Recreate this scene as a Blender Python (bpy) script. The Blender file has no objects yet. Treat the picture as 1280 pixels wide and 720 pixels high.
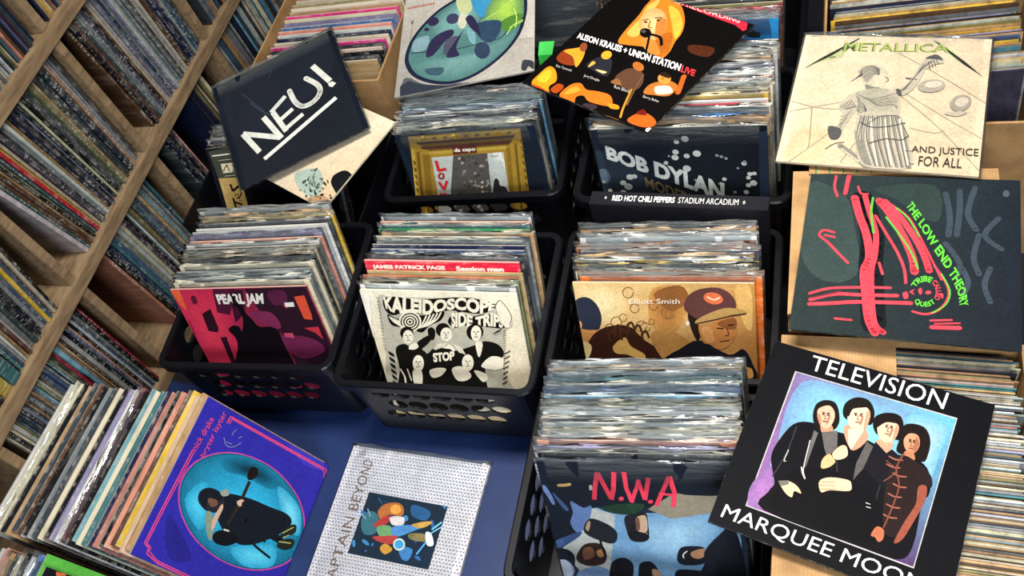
import bpy, bmesh, math, random
from mathutils import Vector, Matrix

# ------------------------------------------------------------------ camera, light, exposure
scene = bpy.context.scene
COL = scene.collection
CAM_R = ((0.94815, 0.02543, -0.31679), (0.19609, -0.83125, 0.52016), (-0.25011, -0.55531, -0.79314))  # rows: world axes seen by the camera
cam_data = bpy.data.cameras.new('camera')
cam = bpy.data.objects.new('camera', cam_data)
COL.objects.link(cam)
cam_data.sensor_fit = 'HORIZONTAL'
cam_data.sensor_width = 36.0
cam_data.lens = 1111.2 * 36.0 / 1280.0
cam_data.clip_start = 0.02
m = Matrix.Identity(4)
for r in range(3):
    m[r][0] = CAM_R[r][0]
    m[r][1] = -CAM_R[r][1]
    m[r][2] = -CAM_R[r][2]
m.translation = (0, 0, 1.63)
cam.matrix_world = m
scene.camera = cam

world = bpy.data.worlds.new('room_air')
scene.world = world
world.use_nodes = True
world.node_tree.nodes['Background'].inputs[0].default_value = (0.62, 0.72, 0.90, 1)
world.node_tree.nodes['Background'].inputs[1].default_value = 0.06

def area(name, loc, aim, sx, sy, power, colour, spread=180.0):
    d = bpy.data.lights.new(name, 'AREA')
    d.shape = 'RECTANGLE'
    d.size, d.size_y = sx, sy
    d.energy = power
    d.color = colour
    d.spread = math.radians(spread)
    o = bpy.data.objects.new(name, d)
    COL.objects.link(o)
    o.location = loc
    o.rotation_euler = (Vector(aim) - Vector(loc)).to_track_quat('-Z', 'Y').to_euler()
    return o

area('ceiling_tube_light', (-0.2, 0.85, 2.7), (-0.2, 0.85, 0), 1.1, 0.35, 60, (1.0, 0.96, 0.90), 118.0)
area('ceiling_panel_light', (0.75, 0.35, 2.75), (0.2, 0.8, 0), 0.7, 0.5, 11, (1.0, 0.95, 0.88), 130.0)
area('front_fill_light', (0.5, -1.6, 2.3), (-0.4, 0.8, 0.2), 1.3, 0.9, 46, (0.90, 0.95, 1.0), 120.0)  # added fill from the front to brighten upright sleeve faces; no doorway known

scene.view_settings.view_transform = 'Standard'
scene.view_settings.look = 'None'
scene.view_settings.gamma = 1.0
scene.view_settings.use_curve_mapping = False
scene.view_settings.exposure = -0.50

rnd = random.Random(7)
S = 0.315

# ------------------------------------------------------------------ helpers
def lin(c):
    if isinstance(c, str):
        c = c.lstrip('#')
        c = [int(c[i:i + 2], 16) / 255 for i in (0, 2, 4)]
    return tuple(x / 12.92 if x <= 0.04045 else ((x + 0.055) / 1.055) ** 2.4 for x in c)

class NT:
    """small node-tree writer"""
    def __init__(s, name):
        s.m = bpy.data.materials.new(name)
        s.m.use_nodes = True
        s.t = s.m.node_tree
        s.t.nodes.clear()
        s.out = s.t.nodes.new('ShaderNodeOutputMaterial')
    def n(s, kind, **kw):
        x = s.t.nodes.new('ShaderNode' + kind)
        for k, v in kw.items():
            if k == 'I':
                for a, b in v.items():
                    if hasattr(b, 'is_output'):
                        s.t.links.new(b, x.inputs[a])
                    else:
                        x.inputs[a].default_value = b
            else:
                setattr(x, k, v)
        return x
    def math(s, op, a, b=0.0, c=None, clamp=False):
        I = {0: a, 1: b}
        if c is not None:
            I[2] = c
        return s.n('Math', operation=op, use_clamp=clamp, I=I).outputs[0]
    def mix(s, f, a, b, blend='MIX'):
        x = s.n('Mix', data_type='RGBA', blend_type=blend)
        for i, v in ((0, f), (6, a), (7, b)):
            if hasattr(v, 'is_output'):
                s.t.links.new(v, x.inputs[i])
            else:
                x.inputs[i].default_value = v if i == 0 else (v[0], v[1], v[2], 1)
        return x.outputs[2]
    def ramp(s, f, stops):
        x = s.n('ValToRGB', I={0: f})
        e = x.color_ramp.elements
        while len(e) < len(stops):
            e.new(0.5)
        for q, (p, c) in zip(e, stops):
            q.position = p
            q.color = (c[0], c[1], c[2], 1) if hasattr(c, '__len__') else (c, c, c, 1)
        return x.outputs[0]
    def noise(s, vec, scale, detail=3.0, rough=0.55):
        I = {'Scale': scale, 'Detail': detail, 'Roughness': rough}
        if vec is not None:
            I['Vector'] = vec
        return s.n('TexNoise', I=I).outputs[0]
    def scaled(s, vec, sc, off=None):
        x = s.n('Mapping', I={'Vector': vec, 'Scale': sc})
        if off is not None:
            s.t.links.new(off, x.inputs['Location'])
        return x.outputs[0]
    def bsdf(s, base, rough=0.5, spec=0.5, bump=None, bstr=0.2, bdist=0.001, metallic=0.0):
        I = {'Roughness': rough, 'Specular IOR Level': spec, 'Metallic': metallic}
        I['Base Color'] = base if hasattr(base, 'is_output') else (base[0], base[1], base[2], 1)
        if bump is not None:
            I['Normal'] = s.n('Bump', I={'Height': bump, 'Strength': bstr, 'Distance': bdist}).outputs[0]
        b = s.n('BsdfPrincipled', I=I)
        s.t.links.new(b.outputs[0], s.out.inputs[0])
        return b

def coords(t, which='Object'):
    return t.n('TexCoord').outputs[which]

# ------------------------------------------------------------------ materials
def mat_jacket():
    """printed card: colour per object, mottled print, white wear along the edges, lettering specks on the spine"""
    t = NT('printed_card')
    info = t.n('ObjectInfo')
    oc = coords(t)
    gen = coords(t, 'Generated')
    sep = t.n('SeparateXYZ', I={0: gen})
    gx, gz = sep.outputs[0], sep.outputs[2]
    off = t.n('CombineXYZ', I={0: t.math('MULTIPLY', info.outputs['Random'], 37.0), 1: t.math('MULTIPLY', info.outputs['Random'], 91.0)}).outputs[0]
    v = t.scaled(oc, (7, 7, 40), off)
    blot = t.noise(v, 1.0, 4.0, 0.6)
    dark = t.mix(1.0, info.outputs['Color'], (0.45, 0.45, 0.48), 'MULTIPLY')
    lite = t.mix(0.18, info.outputs['Color'], (0.95, 0.9, 0.8))
    base = t.mix(t.ramp(blot, [(0.40, 0.0), (0.46, 0.45), (0.52, 0.0)]), info.outputs['Color'], dark)
    base = t.mix(t.ramp(blot, [(0.55, 0.0), (0.62, 0.45), (0.70, 0.1)]), base, lite)
    # spine lettering
    sv = t.scaled(oc, (1, 160, 230), off)
    sp = t.noise(sv, 1.0, 1.0, 0.5)
    gate = t.noise(t.scaled(oc, (1, 1, 11), off), 1.0, 0.0, 0.5)
    sp = t.math('MULTIPLY', t.math('GREATER_THAN', sp, 0.60), t.math('GREATER_THAN', gate, 0.54))
    sp = t.math('MULTIPLY', sp, t.math('LESS_THAN', gx, 0.012))
    lum = t.n('RGBToBW', I={0: info.outputs['Color']}).outputs[0]
    ink = t.mix(t.math('GREATER_THAN', lum, 0.25), (0.75, 0.72, 0.66), (0.06, 0.05, 0.06))
    base = t.mix(t.math('MULTIPLY', sp, 0.32), base, ink)
    # bare card along the top fold
    nrm = t.n('SeparateXYZ', I={0: t.n('TexCoord').outputs['Normal']})
    nz, face = nrm.outputs[2], t.math('ABSOLUTE', nrm.outputs[1])
    fold = t.math('MULTIPLY', t.math('GREATER_THAN', nz, 0.7), t.math('GREATER_THAN', t.n('ObjectInfo').outputs['Random'], 0.35))
    base = t.mix(t.math('MULTIPLY', fold, 0.55), base, (0.60, 0.54, 0.44))
    # edge wear
    ex = t.math('ABSOLUTE', t.math('SUBTRACT', gx, 0.5))
    ez = t.math('ABSOLUTE', t.math('SUBTRACT', gz, 0.5))
    e = t.math('MAXIMUM', ex, ez)
    wn = t.noise(t.scaled(oc, (60, 60, 60), off), 1.0, 3.0, 0.65)
    w = t.math('MULTIPLY', t.ramp(e, [(0.480, 0.0), (0.497, 0.9)]), t.ramp(wn, [(0.50, 0.0), (0.68, 1.0)]))
    w = t.math('MULTIPLY', w, t.math('ADD', t.math('MULTIPLY', face, 0.8), 0.2))
    base = t.mix(t.math('MULTIPLY', w, 0.5), base, (0.72, 0.66, 0.56))
    t.bsdf(base, 0.5, 0.25, bump=wn, bstr=0.08)
    return t.m

def mat_print():
    t = NT('printed_ink')
    a = t.n('VertexColor', layer_name='Ink')
    g = t.noise(coords(t), 260.0, 2.0, 0.7)
    g2 = t.noise(coords(t), 24.0, 5.0, 0.65)
    base = t.mix(1.0, a.outputs[0], t.ramp(g, [(0.3, 0.82), (0.7, 1.12)]), 'MULTIPLY')
    base = t.mix(1.0, base, t.ramp(g2, [(0.3, 0.86), (0.7, 1.1)]), 'MULTIPLY')
    t.bsdf(base, 0.55, 0.06)
    return t.m

def mat_stock():
    t = NT('packed_card')
    a = t.n('VertexColor', layer_name='Ink')
    v = t.scaled(coords(t), (40, 40, 40))
    g = t.noise(v, 1.0, 4.0, 0.7)
    base = t.mix(1.0, a.outputs[0], t.ramp(g, [(0.32, 0.45), (0.5, 0.95), (0.7, 1.25)]), 'MULTIPLY')
    t.bsdf(base, 0.5, 0.4)
    return t.m

def mat_plain(name, c, rough=0.5, spec=0.5, nscale=30.0, amt=0.2, bstr=0.1, metallic=0.0):
    t = NT(name)
    c = lin(c)
    g = t.noise(coords(t), nscale, 4.0, 0.6)
    base = t.mix(1.0, c, t.ramp(g, [(0.3, 1 - amt), (0.7, 1 + amt)]), 'MULTIPLY')
    t.bsdf(base, rough, spec, bump=g, bstr=bstr, metallic=metallic)
    return t.m

def mat_poly():
    """clear polythene: lets light straight through, with a rippled gloss"""
    t = NT('clear_polythene')
    oc = coords(t)
    info = t.n('ObjectInfo')
    off = t.n('CombineXYZ', I={0: t.math('MULTIPLY', info.outputs['Random'], 53.0), 2: t.math('MULTIPLY', info.outputs['Random'], 17.0)}).outputs[0]
    gz = t.n('SeparateXYZ', I={0: coords(t, 'Generated')}).outputs[2]
    near_top = t.ramp(gz, [(0.84, 0.12), (0.93, 1.0)])
    r1 = t.noise(t.scaled(oc, (13, 13, 70), off), 1.0, 2.0, 0.5)
    r1 = t.math('MULTIPLY', r1, near_top)
    bump = t.n('Bump', I={'Height': r1, 'Strength': 1.0, 'Distance': 0.007}).outputs[0]
    gl = t.n('BsdfGlossy', I={'Color': (1, 1, 1, 1), 'Roughness': 0.10, 'Normal': bump})
    df = t.n('BsdfDiffuse', I={'Color': (0.72, 0.80, 0.84, 1), 'Normal': bump})
    tr = t.n('BsdfTransparent', I={'Color': (0.93, 0.96, 0.97, 1)})
    fr = t.n('Fresnel', I={'IOR': 1.45, 'Normal': bump}).outputs[0]
    m1 = t.n('MixShader', I={0: t.math('MULTIPLY', near_top, 0.06), 1: tr.outputs[0], 2: df.outputs[0]})
    m2 = t.n('MixShader', I={0: t.math('MULTIPLY', fr, t.math('ADD', t.math('MULTIPLY', near_top, 1.9), 0.35), clamp=True), 1: m1.outputs[0], 2: gl.outputs[0]})
    t.t.links.new(m2.outputs[0], t.out.inputs[0])
    return t.m

def mat_wood():
    t = NT('limed_oak')
    oc = coords(t)
    v = t.scaled(oc, (14, 2.2, 14))
    g = t.noise(v, 6.0, 6.0, 0.65)
    g2 = t.noise(t.scaled(oc, (3, 1, 3)), 2.5, 3.0, 0.5)
    base = t.ramp(g, [(0.3, lin('6b5640')), (0.48, lin('8d7558')), (0.7, lin('a8906e'))])
    base = t.mix(t.math('MULTIPLY', g2, 0.35), base, lin('5d4a36'))
    t.bsdf(base, 0.55, 0.35, bump=g, bstr=0.25)
    return t.m

def mat_cardboard():
    t = NT('corrugated_card')
    oc = coords(t)
    g = t.noise(oc, 18.0, 5.0, 0.65)
    st = t.n('TexWave', wave_type='BANDS', bands_direction='X', I={'Vector': oc, 'Scale': 60.0, 'Distortion': 0.6, 'Detail': 1.0}).outputs['Fac']
    base = t.ramp(g, [(0.25, lin('8d6b45')), (0.55, lin('b08a5c')), (0.8, lin('bf9a6c'))])
    base = t.mix(t.math('MULTIPLY', st, 0.12), base, lin('6e5030'))
    t.bsdf(base, 0.75, 0.25, bump=st, bstr=0.15)
    return t.m

def mat_floor():
    t = NT('blue_painted_floor')
    oc = coords(t)
    g = t.noise(oc, 5.0, 6.0, 0.6)
    sp = t.noise(oc, 160.0, 3.0, 0.7)
    base = t.ramp(g, [(0.3, lin('14234a')), (0.6, lin('1d3160')), (0.8, lin('24396a'))])
    base = t.mix(t.ramp(sp, [(0.70, 0.0), (0.74, 0.5)]), base, lin('93a3c0'))
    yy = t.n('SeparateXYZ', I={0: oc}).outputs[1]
    base = t.mix(t.ramp(t.math('ADD', yy, t.math('MULTIPLY', g, 0.05)), [(0.79, 0.0), (0.80, 1.0)]), base, lin('17171a'))  # shade of the gaps between the rear crates, put into the floor colour
    t.bsdf(base, 0.42, 0.4, bump=g, bstr=0.05)
    return t.m

M_JACKET = mat_jacket()
M_PRINT = mat_print()
M_STOCK = mat_stock()
M_POLY = mat_poly()
M_WOOD = mat_wood()
M_CARD = mat_cardboard()
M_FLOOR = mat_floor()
M_CRATE = mat_plain('black_moulded_plastic', '0a0b10', 0.36, 0.28, 40.0, 0.25, 0.12)
M_PAPER = mat_plain('white_inner_paper', 'ddd6c4', 0.7, 0.2, 50.0, 0.08)
M_WALL = mat_plain('dark_plaster', '3a3835', 0.9, 0.2, 8.0, 0.1)
M_GREEN = mat_plain('green_ink', '2f7a3c', 0.6, 0.3, 60.0, 0.15)

# ------------------------------------------------------------------ object helpers
def link(o):
    COL.objects.link(o)
    return o

def mesh_obj(name, me, parent=None):
    o = link(bpy.data.objects.new(name, me))
    if parent is not None:
        o.parent = parent
    return o

def bm_obj(name, bm, mats, parent=None, smooth=False):
    me = bpy.data.meshes.new(name)
    bmesh.ops.recalc_face_normals(bm, faces=bm.faces)
    bm.to_mesh(me)
    bm.free()
    for mt in (mats if isinstance(mats, (list, tuple)) else [mats]):
        me.materials.append(mt)
    if smooth:
        for p in me.polygons:
            p.use_smooth = True
    return mesh_obj(name, me, parent)

def tag(o, label, cat, group=None, kind=None):
    if label:
        o['label'] = label
    if cat:
        o['category'] = cat
    if group:
        o['group'] = group
    if kind:
        o['kind'] = kind
    return o

def empty(name, loc, rz=0.0):
    o = link(bpy.data.objects.new(name, None))
    o.empty_display_size = 0.05
    o.location = loc
    o.rotation_euler = (0, 0, rz)
    return o

def add_box(bm, x0, x1, y0, y1, z0, z1, mi=0):
    v = [bm.verts.new((x, y, z)) for z in (z0, z1) for y in (y0, y1) for x in (x0, x1)]
    for q in ((0, 2, 3, 1), (4, 5, 7, 6), (0, 1, 5, 4), (1, 3, 7, 5), (3, 2, 6, 7), (2, 0, 4, 6)):
        bm.faces.new([v[i] for i in q]).material_index = mi
    return v

def box_obj(name, x0, x1, y0, y1, z0, z1, mt, parent=None, bevel=0.0):
    bm = bmesh.new()
    add_box(bm, x0, x1, y0, y1, z0, z1)
    if bevel:
        bmesh.ops.bevel(bm, geom=list(bm.edges), offset=bevel, segments=2, affect='EDGES')
    return bm_obj(name, bm, mt, parent)

# ------------------------------------------------------------------ the room
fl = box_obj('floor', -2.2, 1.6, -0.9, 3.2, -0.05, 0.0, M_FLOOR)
tag(fl, 'dark blue painted floor with pale scuffs', None, kind='structure')
wl = box_obj('wall_left', -1.95, -1.86, -0.9, 3.2, 0.0, 2.7, M_WALL)
tag(wl, 'dark wall behind the oak shelving', None, kind='structure')

# ------------------------------------------------------------------ oak shelving of square cells
BX = -1.46
DIV = [0.054, 0.434, 0.802, 1.175, 1.552, 1.93]
SHELF = [(0.0, 0.03), (0.353, 0.386), (0.704, 0.737), (1.056, 1.089)]
case = empty('record_bookcase', (BX - 0.18, 1.0, 0.0))
tag(case, 'limed oak wall shelving of square cells packed with upright records', 'bookcase')
def cpart(name, *a):
    o = box_obj(name, *a, M_WOOD, None, 0.0015)
    o.data.transform(Matrix.Translation(-case.location))
    o.parent = case
    return o
for z0, z1 in SHELF:
    cpart('shelf_board', BX - 0.36, BX, DIV[0] - 0.03, DIV[-1] + 0.03, z0, z1)
for i in range(3):
    for y in DIV:
        w = 0.011
        cpart('divider', BX - 0.36, BX - 0.004, y - w, y + w, SHELF[i][1], SHELF[i + 1][0])
cpart('back_panel', BX - 0.372, BX - 0.361, DIV[0] - 0.03, DIV[-1] + 0.03, 0.0, 1.089)

# ------------------------------------------------------------------ black plastic crates
def hole_panel(bm, P, cols, rows, r, ru, margins, t, skip=lambda i, j: False):
    """a moulded wall with round holes. P(u, v, d) gives the point u metres along, v metres up, d metres in"""
    u0, u1, v0, v1 = margins
    W, Hh = P.size
    du, dv = (u1 - u0) / cols, (v1 - v0) / rows
    K = 12
    def quad(a, b, c, d_):
        for dep, flip in ((0, 0), (t, 1)):
            vs = [bm.verts.new(P(x, y, dep)) for x, y in (a, b, c, d_)]
            bm.faces.new(vs[::-1] if flip else vs)
    quad((0, 0), (W, 0), (W, v0), (0, v0))
    quad((0, v1), (W, v1), (W, Hh), (0, Hh))
    for j in range(rows):
        ya, yb = v0 + dv * j, v0 + dv * (j + 1)
        sh = (0.25 if j % 2 else -0.25) * du
        quad((0, ya), (u0 + sh, ya), (u0 + sh, yb), (0, yb))
        quad((u1 + sh, ya), (W, ya), (W, yb), (u1 + sh, yb))
        for i in range(cols):
            xa, xb = u0 + sh + du * i, u0 + sh + du * (i + 1)
            cx, cy = (xa + xb) / 2, (ya + yb) / 2
            ring, outer = [], []
            for k in range(K):
                a = 2 * math.pi * (k + 0.5) / K
                c, s_ = math.cos(a), math.sin(a)
                ring.append((cx + ru * c, cy + r * s_))
                q = min((du / 2) / max(abs(c), 1e-6), (dv / 2) / max(abs(s_), 1e-6))
                outer.append((cx + q * c, cy + q * s_))
            for dep, flip in ((0, 0), (t, 1)):
                ri = [bm.verts.new(P(x, y, dep)) for x, y in ring]
                ou = [bm.verts.new(P(x, y, dep)) for x, y in outer]
                for k in range(K):
                    l = (k + 1) % K
                    f = [ou[k], ou[l], ri[l], ri[k]]
                    bm.faces.new(f[::-1] if flip else f)
                # the cell's own corners
                for (sx, sy) in ((1, 1), (-1, 1), (-1, -1), (1, -1)):
                    ang = math.atan2(sy * dv, sx * du) % (2 * math.pi)
                    k = int((ang / (2 * math.pi)) * K - 0.5) % K
                    cv = bm.verts.new(P(cx + sx * du / 2, cy + sy * dv / 2, dep))
                    f = [ou[k], cv, ou[(k + 1) % K]]
                    try:
                        bm.faces.new(f[::-1] if flip else f)
                    except ValueError:
                        pass
            for k in range(K):
                l = (k + 1) % K
                vs = [bm.verts.new(P(ring[a][0], ring[a][1], d)) for a, d in ((k, 0), (l, 0), (l, t), (k, t))]
                bm.faces.new(vs)

CW, CD, CH = 0.412, 0.372, 0.25
def rr(w, d, r, z, n=5):
    """rounded rectangle loop"""
    pts = []
    for cx, cy, a0 in ((w / 2 - r, d / 2 - r, 0), (-w / 2 + r, d / 2 - r, 90), (-w / 2 + r, -d / 2 + r, 180), (w / 2 - r, -d / 2 + r, 270)):
        for k in range(n):
            a = math.radians(a0 + 90 * k / (n - 1))
            pts.append((cx + r * math.cos(a), cy + r * math.sin(a), z))
    return pts

def loft(bm, loops):
    vs = [[bm.verts.new(p) for p in L] for L in loops]
    n = len(vs[0])
    for a, b in zip(vs, vs[1:]):
        for k in range(n):
            bm.faces.new((a[k], a[(k + 1) % n], b[(k + 1) % n], b[k]))
    return vs

def make_crate():
    root = empty('record_crate', (0, 0, 0))
    TW, TD = CW - 0.022, CD - 0.022          # wall at the rim
    BW, BD = CW - 0.030, CD - 0.030          # wall at the foot
    zb, zt = 0.035, CH - 0.01
    # rim: a rolled lip
    bm = bmesh.new()
    r = 0.03
    loops = [rr(TW + .001, TD + .001, r - .008, zt - 0.014), rr(CW, CD, r, zt - 0.012), rr(CW, CD, r, CH - 0.003), rr(CW - 0.006, CD - 0.006, r - .003, CH),
             rr(TW - 0.006, TD - 0.006, r - .012, CH), rr(TW - 0.009, TD - 0.009, r - .014, CH - 0.004), rr(TW - 0.009, TD - 0.009, r - .014, zt - 0.014)]
    loft(bm, loops + [loops[0]])
    bmesh.ops.remove_doubles(bm, verts=bm.verts, dist=1e-6)
    bm_obj('rim', bm, M_CRATE, root)
    # base with the stepped stacking foot
    bm = bmesh.new()
    vs = loft(bm, [rr(BW - 0.036, BD - 0.036, 0.02, 0.0), rr(BW - 0.036, BD - 0.036, 0.02, zb - 0.003), rr(BW, BD, 0.024, zb), rr(BW, BD, 0.024, zb + 0.005)])
    bm.faces.new(vs[0][::-1])
    bm.faces.new(vs[-1])
    bm_obj('base', bm, M_CRATE, root)
    # corner posts
    for k in range(4):
        bm = bmesh.new()
        n = 5
        for rin in (0.0, 0.004):
            a = rr(BW - 2 * rin, BD - 2 * rin, 0.028 - rin, zb + 0.004)[k * n:(k + 1) * n]
            b = rr(TW - 2 * rin, TD - 2 * rin, 0.028 - rin, zt - 0.008)[k * n:(k + 1) * n]
            va = [bm.verts.new(p) for p in a]
            vb = [bm.verts.new(p) for p in b]
            for i in range(n - 1):
                bm.faces.new((va[i], va[i + 1], vb[i + 1], vb[i]))
        bm_obj('corner_post', bm, M_CRATE, root)
    # four holed walls
    q = 0.028
    for side in range(4):
        wt, dt, wb, db = (TW, TD, BW, BD) if side % 2 == 0 else (TD, TW, BD, BW)
        Hh = zt - 0.008 - zb - 0.004
        class PP:
            pass
        W = wt - 2 * q
        def P(u, v, d, wt=wt, dt=dt, wb=wb, db=db, side=side, W=W, Hh=Hh):
            f = v / Hh
            half = (wb + (wt - wb) * f) / 2 - q
            x = -half + 2 * half * u / W
            y = -(db + (dt - db) * f) / 2 + d
            p = Vector((x, y, zb + 0.004 + v))
            return Matrix.Rotation(side * math.pi / 2, 3, 'Z') @ p
        P.size = (W, Hh)
        bm = bmesh.new()
        cols = 6 if side % 2 == 0 else 5
        mu = 0.036
        hole_panel(bm, P, cols, 3, 0.0175, 0.0205, (mu, W - mu, 0.050, Hh - 0.006), 0.004)
        bm_obj('crate_wall', bm, M_CRATE, root)
    return root

def copy_tree(o, parent=None):
    c = o.copy()
    link(c)
    if parent is not None:
        c.parent = parent
    for ch in o.children:
        copy_tree(ch, c)
    return c

crate0 = make_crate()
crate_used = [False]
def crate(x, y, z, yaw, label, sy=1.0):
    o = crate0 if not crate_used[0] else copy_tree(crate0)
    crate_used[0] = True
    o.location = (x, y, z)
    o.rotation_euler = (0, 0, math.radians(yaw))
    o.scale = (1, sy, 1)
    tag(o, label, 'crate', 'black plastic record crates')
    return o

crate(-0.672, 0.857, 0, 0.6, 'black plastic crate with round holes around the cream psychedelic front sleeve')
crate(-1.098, 0.877, 0, 2.2, 'black plastic crate around the red and black front sleeve beside the bookcase')
crate(-0.252, 0.888, 0, 0.4, 'black plastic crate around the sepia and orange front sleeve', 0.90)
crate(-0.248, 0.523, 0, -0.5, 'front black plastic crate of plastic covered records beside the dark blue floor')
crate(-0.705, 1.317, 0, 2.5, 'black plastic crate around the dark sleeve with a printed gold frame')
crate(-0.235, 1.234, 0.075, -1.0, 'raised black plastic crate around the night blue sleeve with white spots', 0.95)
crate(-0.225, 1.612, 0, -1.0, 'rearmost black plastic crate, around the bright blue sleeve')
lt = box_obj('storage_tote', -0.41, -0.06, 1.115, 1.41, 0.0, 0.0745, M_CRATE, None, 0.006)
tag(lt, 'low black plastic tote underneath the raised crate', 'tote')

crate(-0.644, 1.765, 0, 0, 'dim black plastic crate of worn records behind the oval picture sleeve')

# ------------------------------------------------------------------ cardboard boxes
def carton(name, x0, x1, y0, y1, z0, z1, label, flaps=(), t=0.005, lid=False, mat=None):
    cx, cy = (x0 + x1) / 2, (y0 + y1) / 2
    root = empty(name, (cx, cy, z0))
    tag(root, label, 'box')
    def p(nm, a0, a1, b0, b1, c0, c1):
        return box_obj(nm, a0 - cx, a1 - cx, b0 - cy, b1 - cy, c0, c1, mat or M_CARD, root)
    h = z1 - z0
    p('box_bottom', x0, x1, y0, y1, 0, t)
    p('box_wall', x0, x0 + t, y0, y1, t, h)
    p('box_wall', x1 - t, x1, y0, y1, t, h)
    p('box_wall', x0 + t, x1 - t, y0, y0 + t, t, h)
    p('box_wall', x0 + t, x1 - t, y1 - t, y1, t, h)
    if lid:
        p('box_lid', x0 - 0.001, x1 + 0.001, y0 - 0.001, y1 + 0.001, h, h + t)
    for side, ang, ln in flaps:
        bm = bmesh.new()
        a = math.radians(ang)
        if side in 'lr':
            w = y1 - y0
            add_box(bm, 0, ln, -w / 2 + 0.004, w / 2 - 0.004, 0, t * 0.8)
            o = bm_obj('box_flap', bm, M_CARD, root)
            o.location = ((x0 if side == 'l' else x1) - cx, 0, h)
            o.rotation_euler = (0, -a, 0)
        else:
            w = x1 - x0
            add_box(bm, -w / 2 + 0.004, w / 2 - 0.004, 0, ln, 0, t * 0.8)
            o = bm_obj('box_flap', bm, M_CARD, root)
            o.location = (0, (y0 if side == 'f' else y1) - cy, h)
            o.rotation_euler = (a, 0, 0)
    return root

# flap angle: 0 = folded towards +x / +y, 90 = straight up, 180 = folded the other way
carton('cardboard_box', -1.318, -0.948, 1.395, 1.80, 0.0, 0.355, 'cardboard box of bright pink and blue edged records behind the black slanted sleeve')
carton('cardboard_box', -0.040, 0.304, 0.20, 0.762, 0.0, 0.352, 'long cardboard box of tightly packed records under the black four-person photo sleeve')
carton('cardboard_box', -0.030, 0.285, 0.775, 1.065, 0.0, 0.392, 'closed cardboard box underneath the dark sleeve with red and green stripes', lid=True)
carton('cardboard_box', 0.015, 0.42, 1.185, 1.70, 0.0, 0.375, 'open cardboard box of records behind the beige pencil drawing sleeve')

carton('record_tray', -1.415, -0.945, 1.070, 1.389, 0.0, 0.235, 'plain black tray of dark records underneath the slanted black sleeve', mat=M_CRATE)

sheet = box_obj('cardboard_sheet', -0.039, 0.128, 0.30, 0.760, 0.3525, 0.3565, M_CARD)
tag(sheet, 'flat piece of cardboard lying on the records under the black photo sleeve', 'cardboard')
strip = empty('cardboard_strip', (0.075, 1.068, 0.3985))
tag(strip, 'thin cardboard strip with green stripes between the beige and the dark sleeve', 'cardboard')
so = box_obj('card_strip', -0.08, 0.085, -0.012, 0.012, 0, 0.003, M_CARD, strip)
for k in range(7):
    box_obj('green_stripe', -0.070 + 0.022 * k, -0.0675 + 0.022 * k, -0.0118, 0.0118, 0.0031, 0.0034, M_GREEN, strip)

for c in list(bpy.data.objects):
    if c.get('label', '').startswith('open cardboard box of records behind'):
        bm = bmesh.new()
        f = [(0, 1.405, 0.3752), (0, 1.66, 0.3752), (0, 1.66, 0.47), (0, 1.45, 0.47)]
        v0 = [bm.verts.new((-0.002, y - c.location.y, z)) for x, y, z in f]
        v1 = [bm.verts.new((0.002, y - c.location.y, z)) for x, y, z in f]
        bm.faces.new(v0); bm.faces.new(v1[::-1])
        for i in range(4):
            bm.faces.new((v0[i], v0[(i + 1) % 4], v1[(i + 1) % 4], v1[i]))
        fo = bm_obj('box_flap', bm, M_CARD, c)
        fo.location = (0.0175 - c.location.x, 0, 0)
        fo.rotation_euler = (0, 0, 0)

# a folded green card between the oval picture sleeve and the concert sleeve
bm = bmesh.new()
pts = [(-0.016, 0.0, 0.0), (0.014, 0.0, 0.0), (0.016, 0.004, 0.028), (-0.015, 0.004, 0.028), (0.021, 0.024, 0.046), (-0.012, 0.024, 0.046)]
v0 = [bm.verts.new(p) for p in pts]
v1 = [bm.verts.new((x, y + 0.0012, z - 0.0004)) for x, y, z in pts]
for q in ((0, 1, 2, 3), (3, 2, 4, 5)):
    bm.faces.new([v0[i] for i in q])
    bm.faces.new([v1[i] for i in q][::-1])
for a, b in ((0, 1), (1, 2), (2, 4), (4, 5), (5, 3), (3, 0)):
    bm.faces.new((v0[a], v0[b], v1[b], v1[a]))
gc = bm_obj('divider_card', bm, mat_plain('bright_green_card', '38b84a', 0.55, 0.3, 60, 0.1))
gc.location = (-0.540, 1.392, 0.372)
tag(gc, 'small folded bright green card between the oval picture sleeve and the concert sleeve', 'card')

# ------------------------------------------------------------------ record sleeves
ORD = ['zeroth', 'first', 'second', 'third', 'fourth', 'fifth', 'sixth', 'seventh', 'eighth', 'ninth', 'tenth', 'eleventh', 'twelfth', 'thirteenth', 'fourteenth', 'fifteenth', 'sixteenth',
       'seventeenth', 'eighteenth', 'nineteenth', 'twentieth', 'twenty-first', 'twenty-second', 'twenty-third', 'twenty-fourth', 'twenty-fifth', 'twenty-sixth', 'twenty-seventh',
       'twenty-eighth', 'twenty-ninth', 'thirtieth', 'thirty-first', 'thirty-second', 'thirty-third', 'thirty-fourth', 'thirty-fifth', 'thirty-sixth', 'thirty-seventh', 'thirty-eighth',
       'thirty-ninth', 'fortieth', 'forty-first', 'forty-second', 'forty-third', 'forty-fourth', 'forty-fifth', 'forty-sixth', 'forty-seventh', 'forty-eighth', 'forty-ninth', 'fiftieth']

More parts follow.
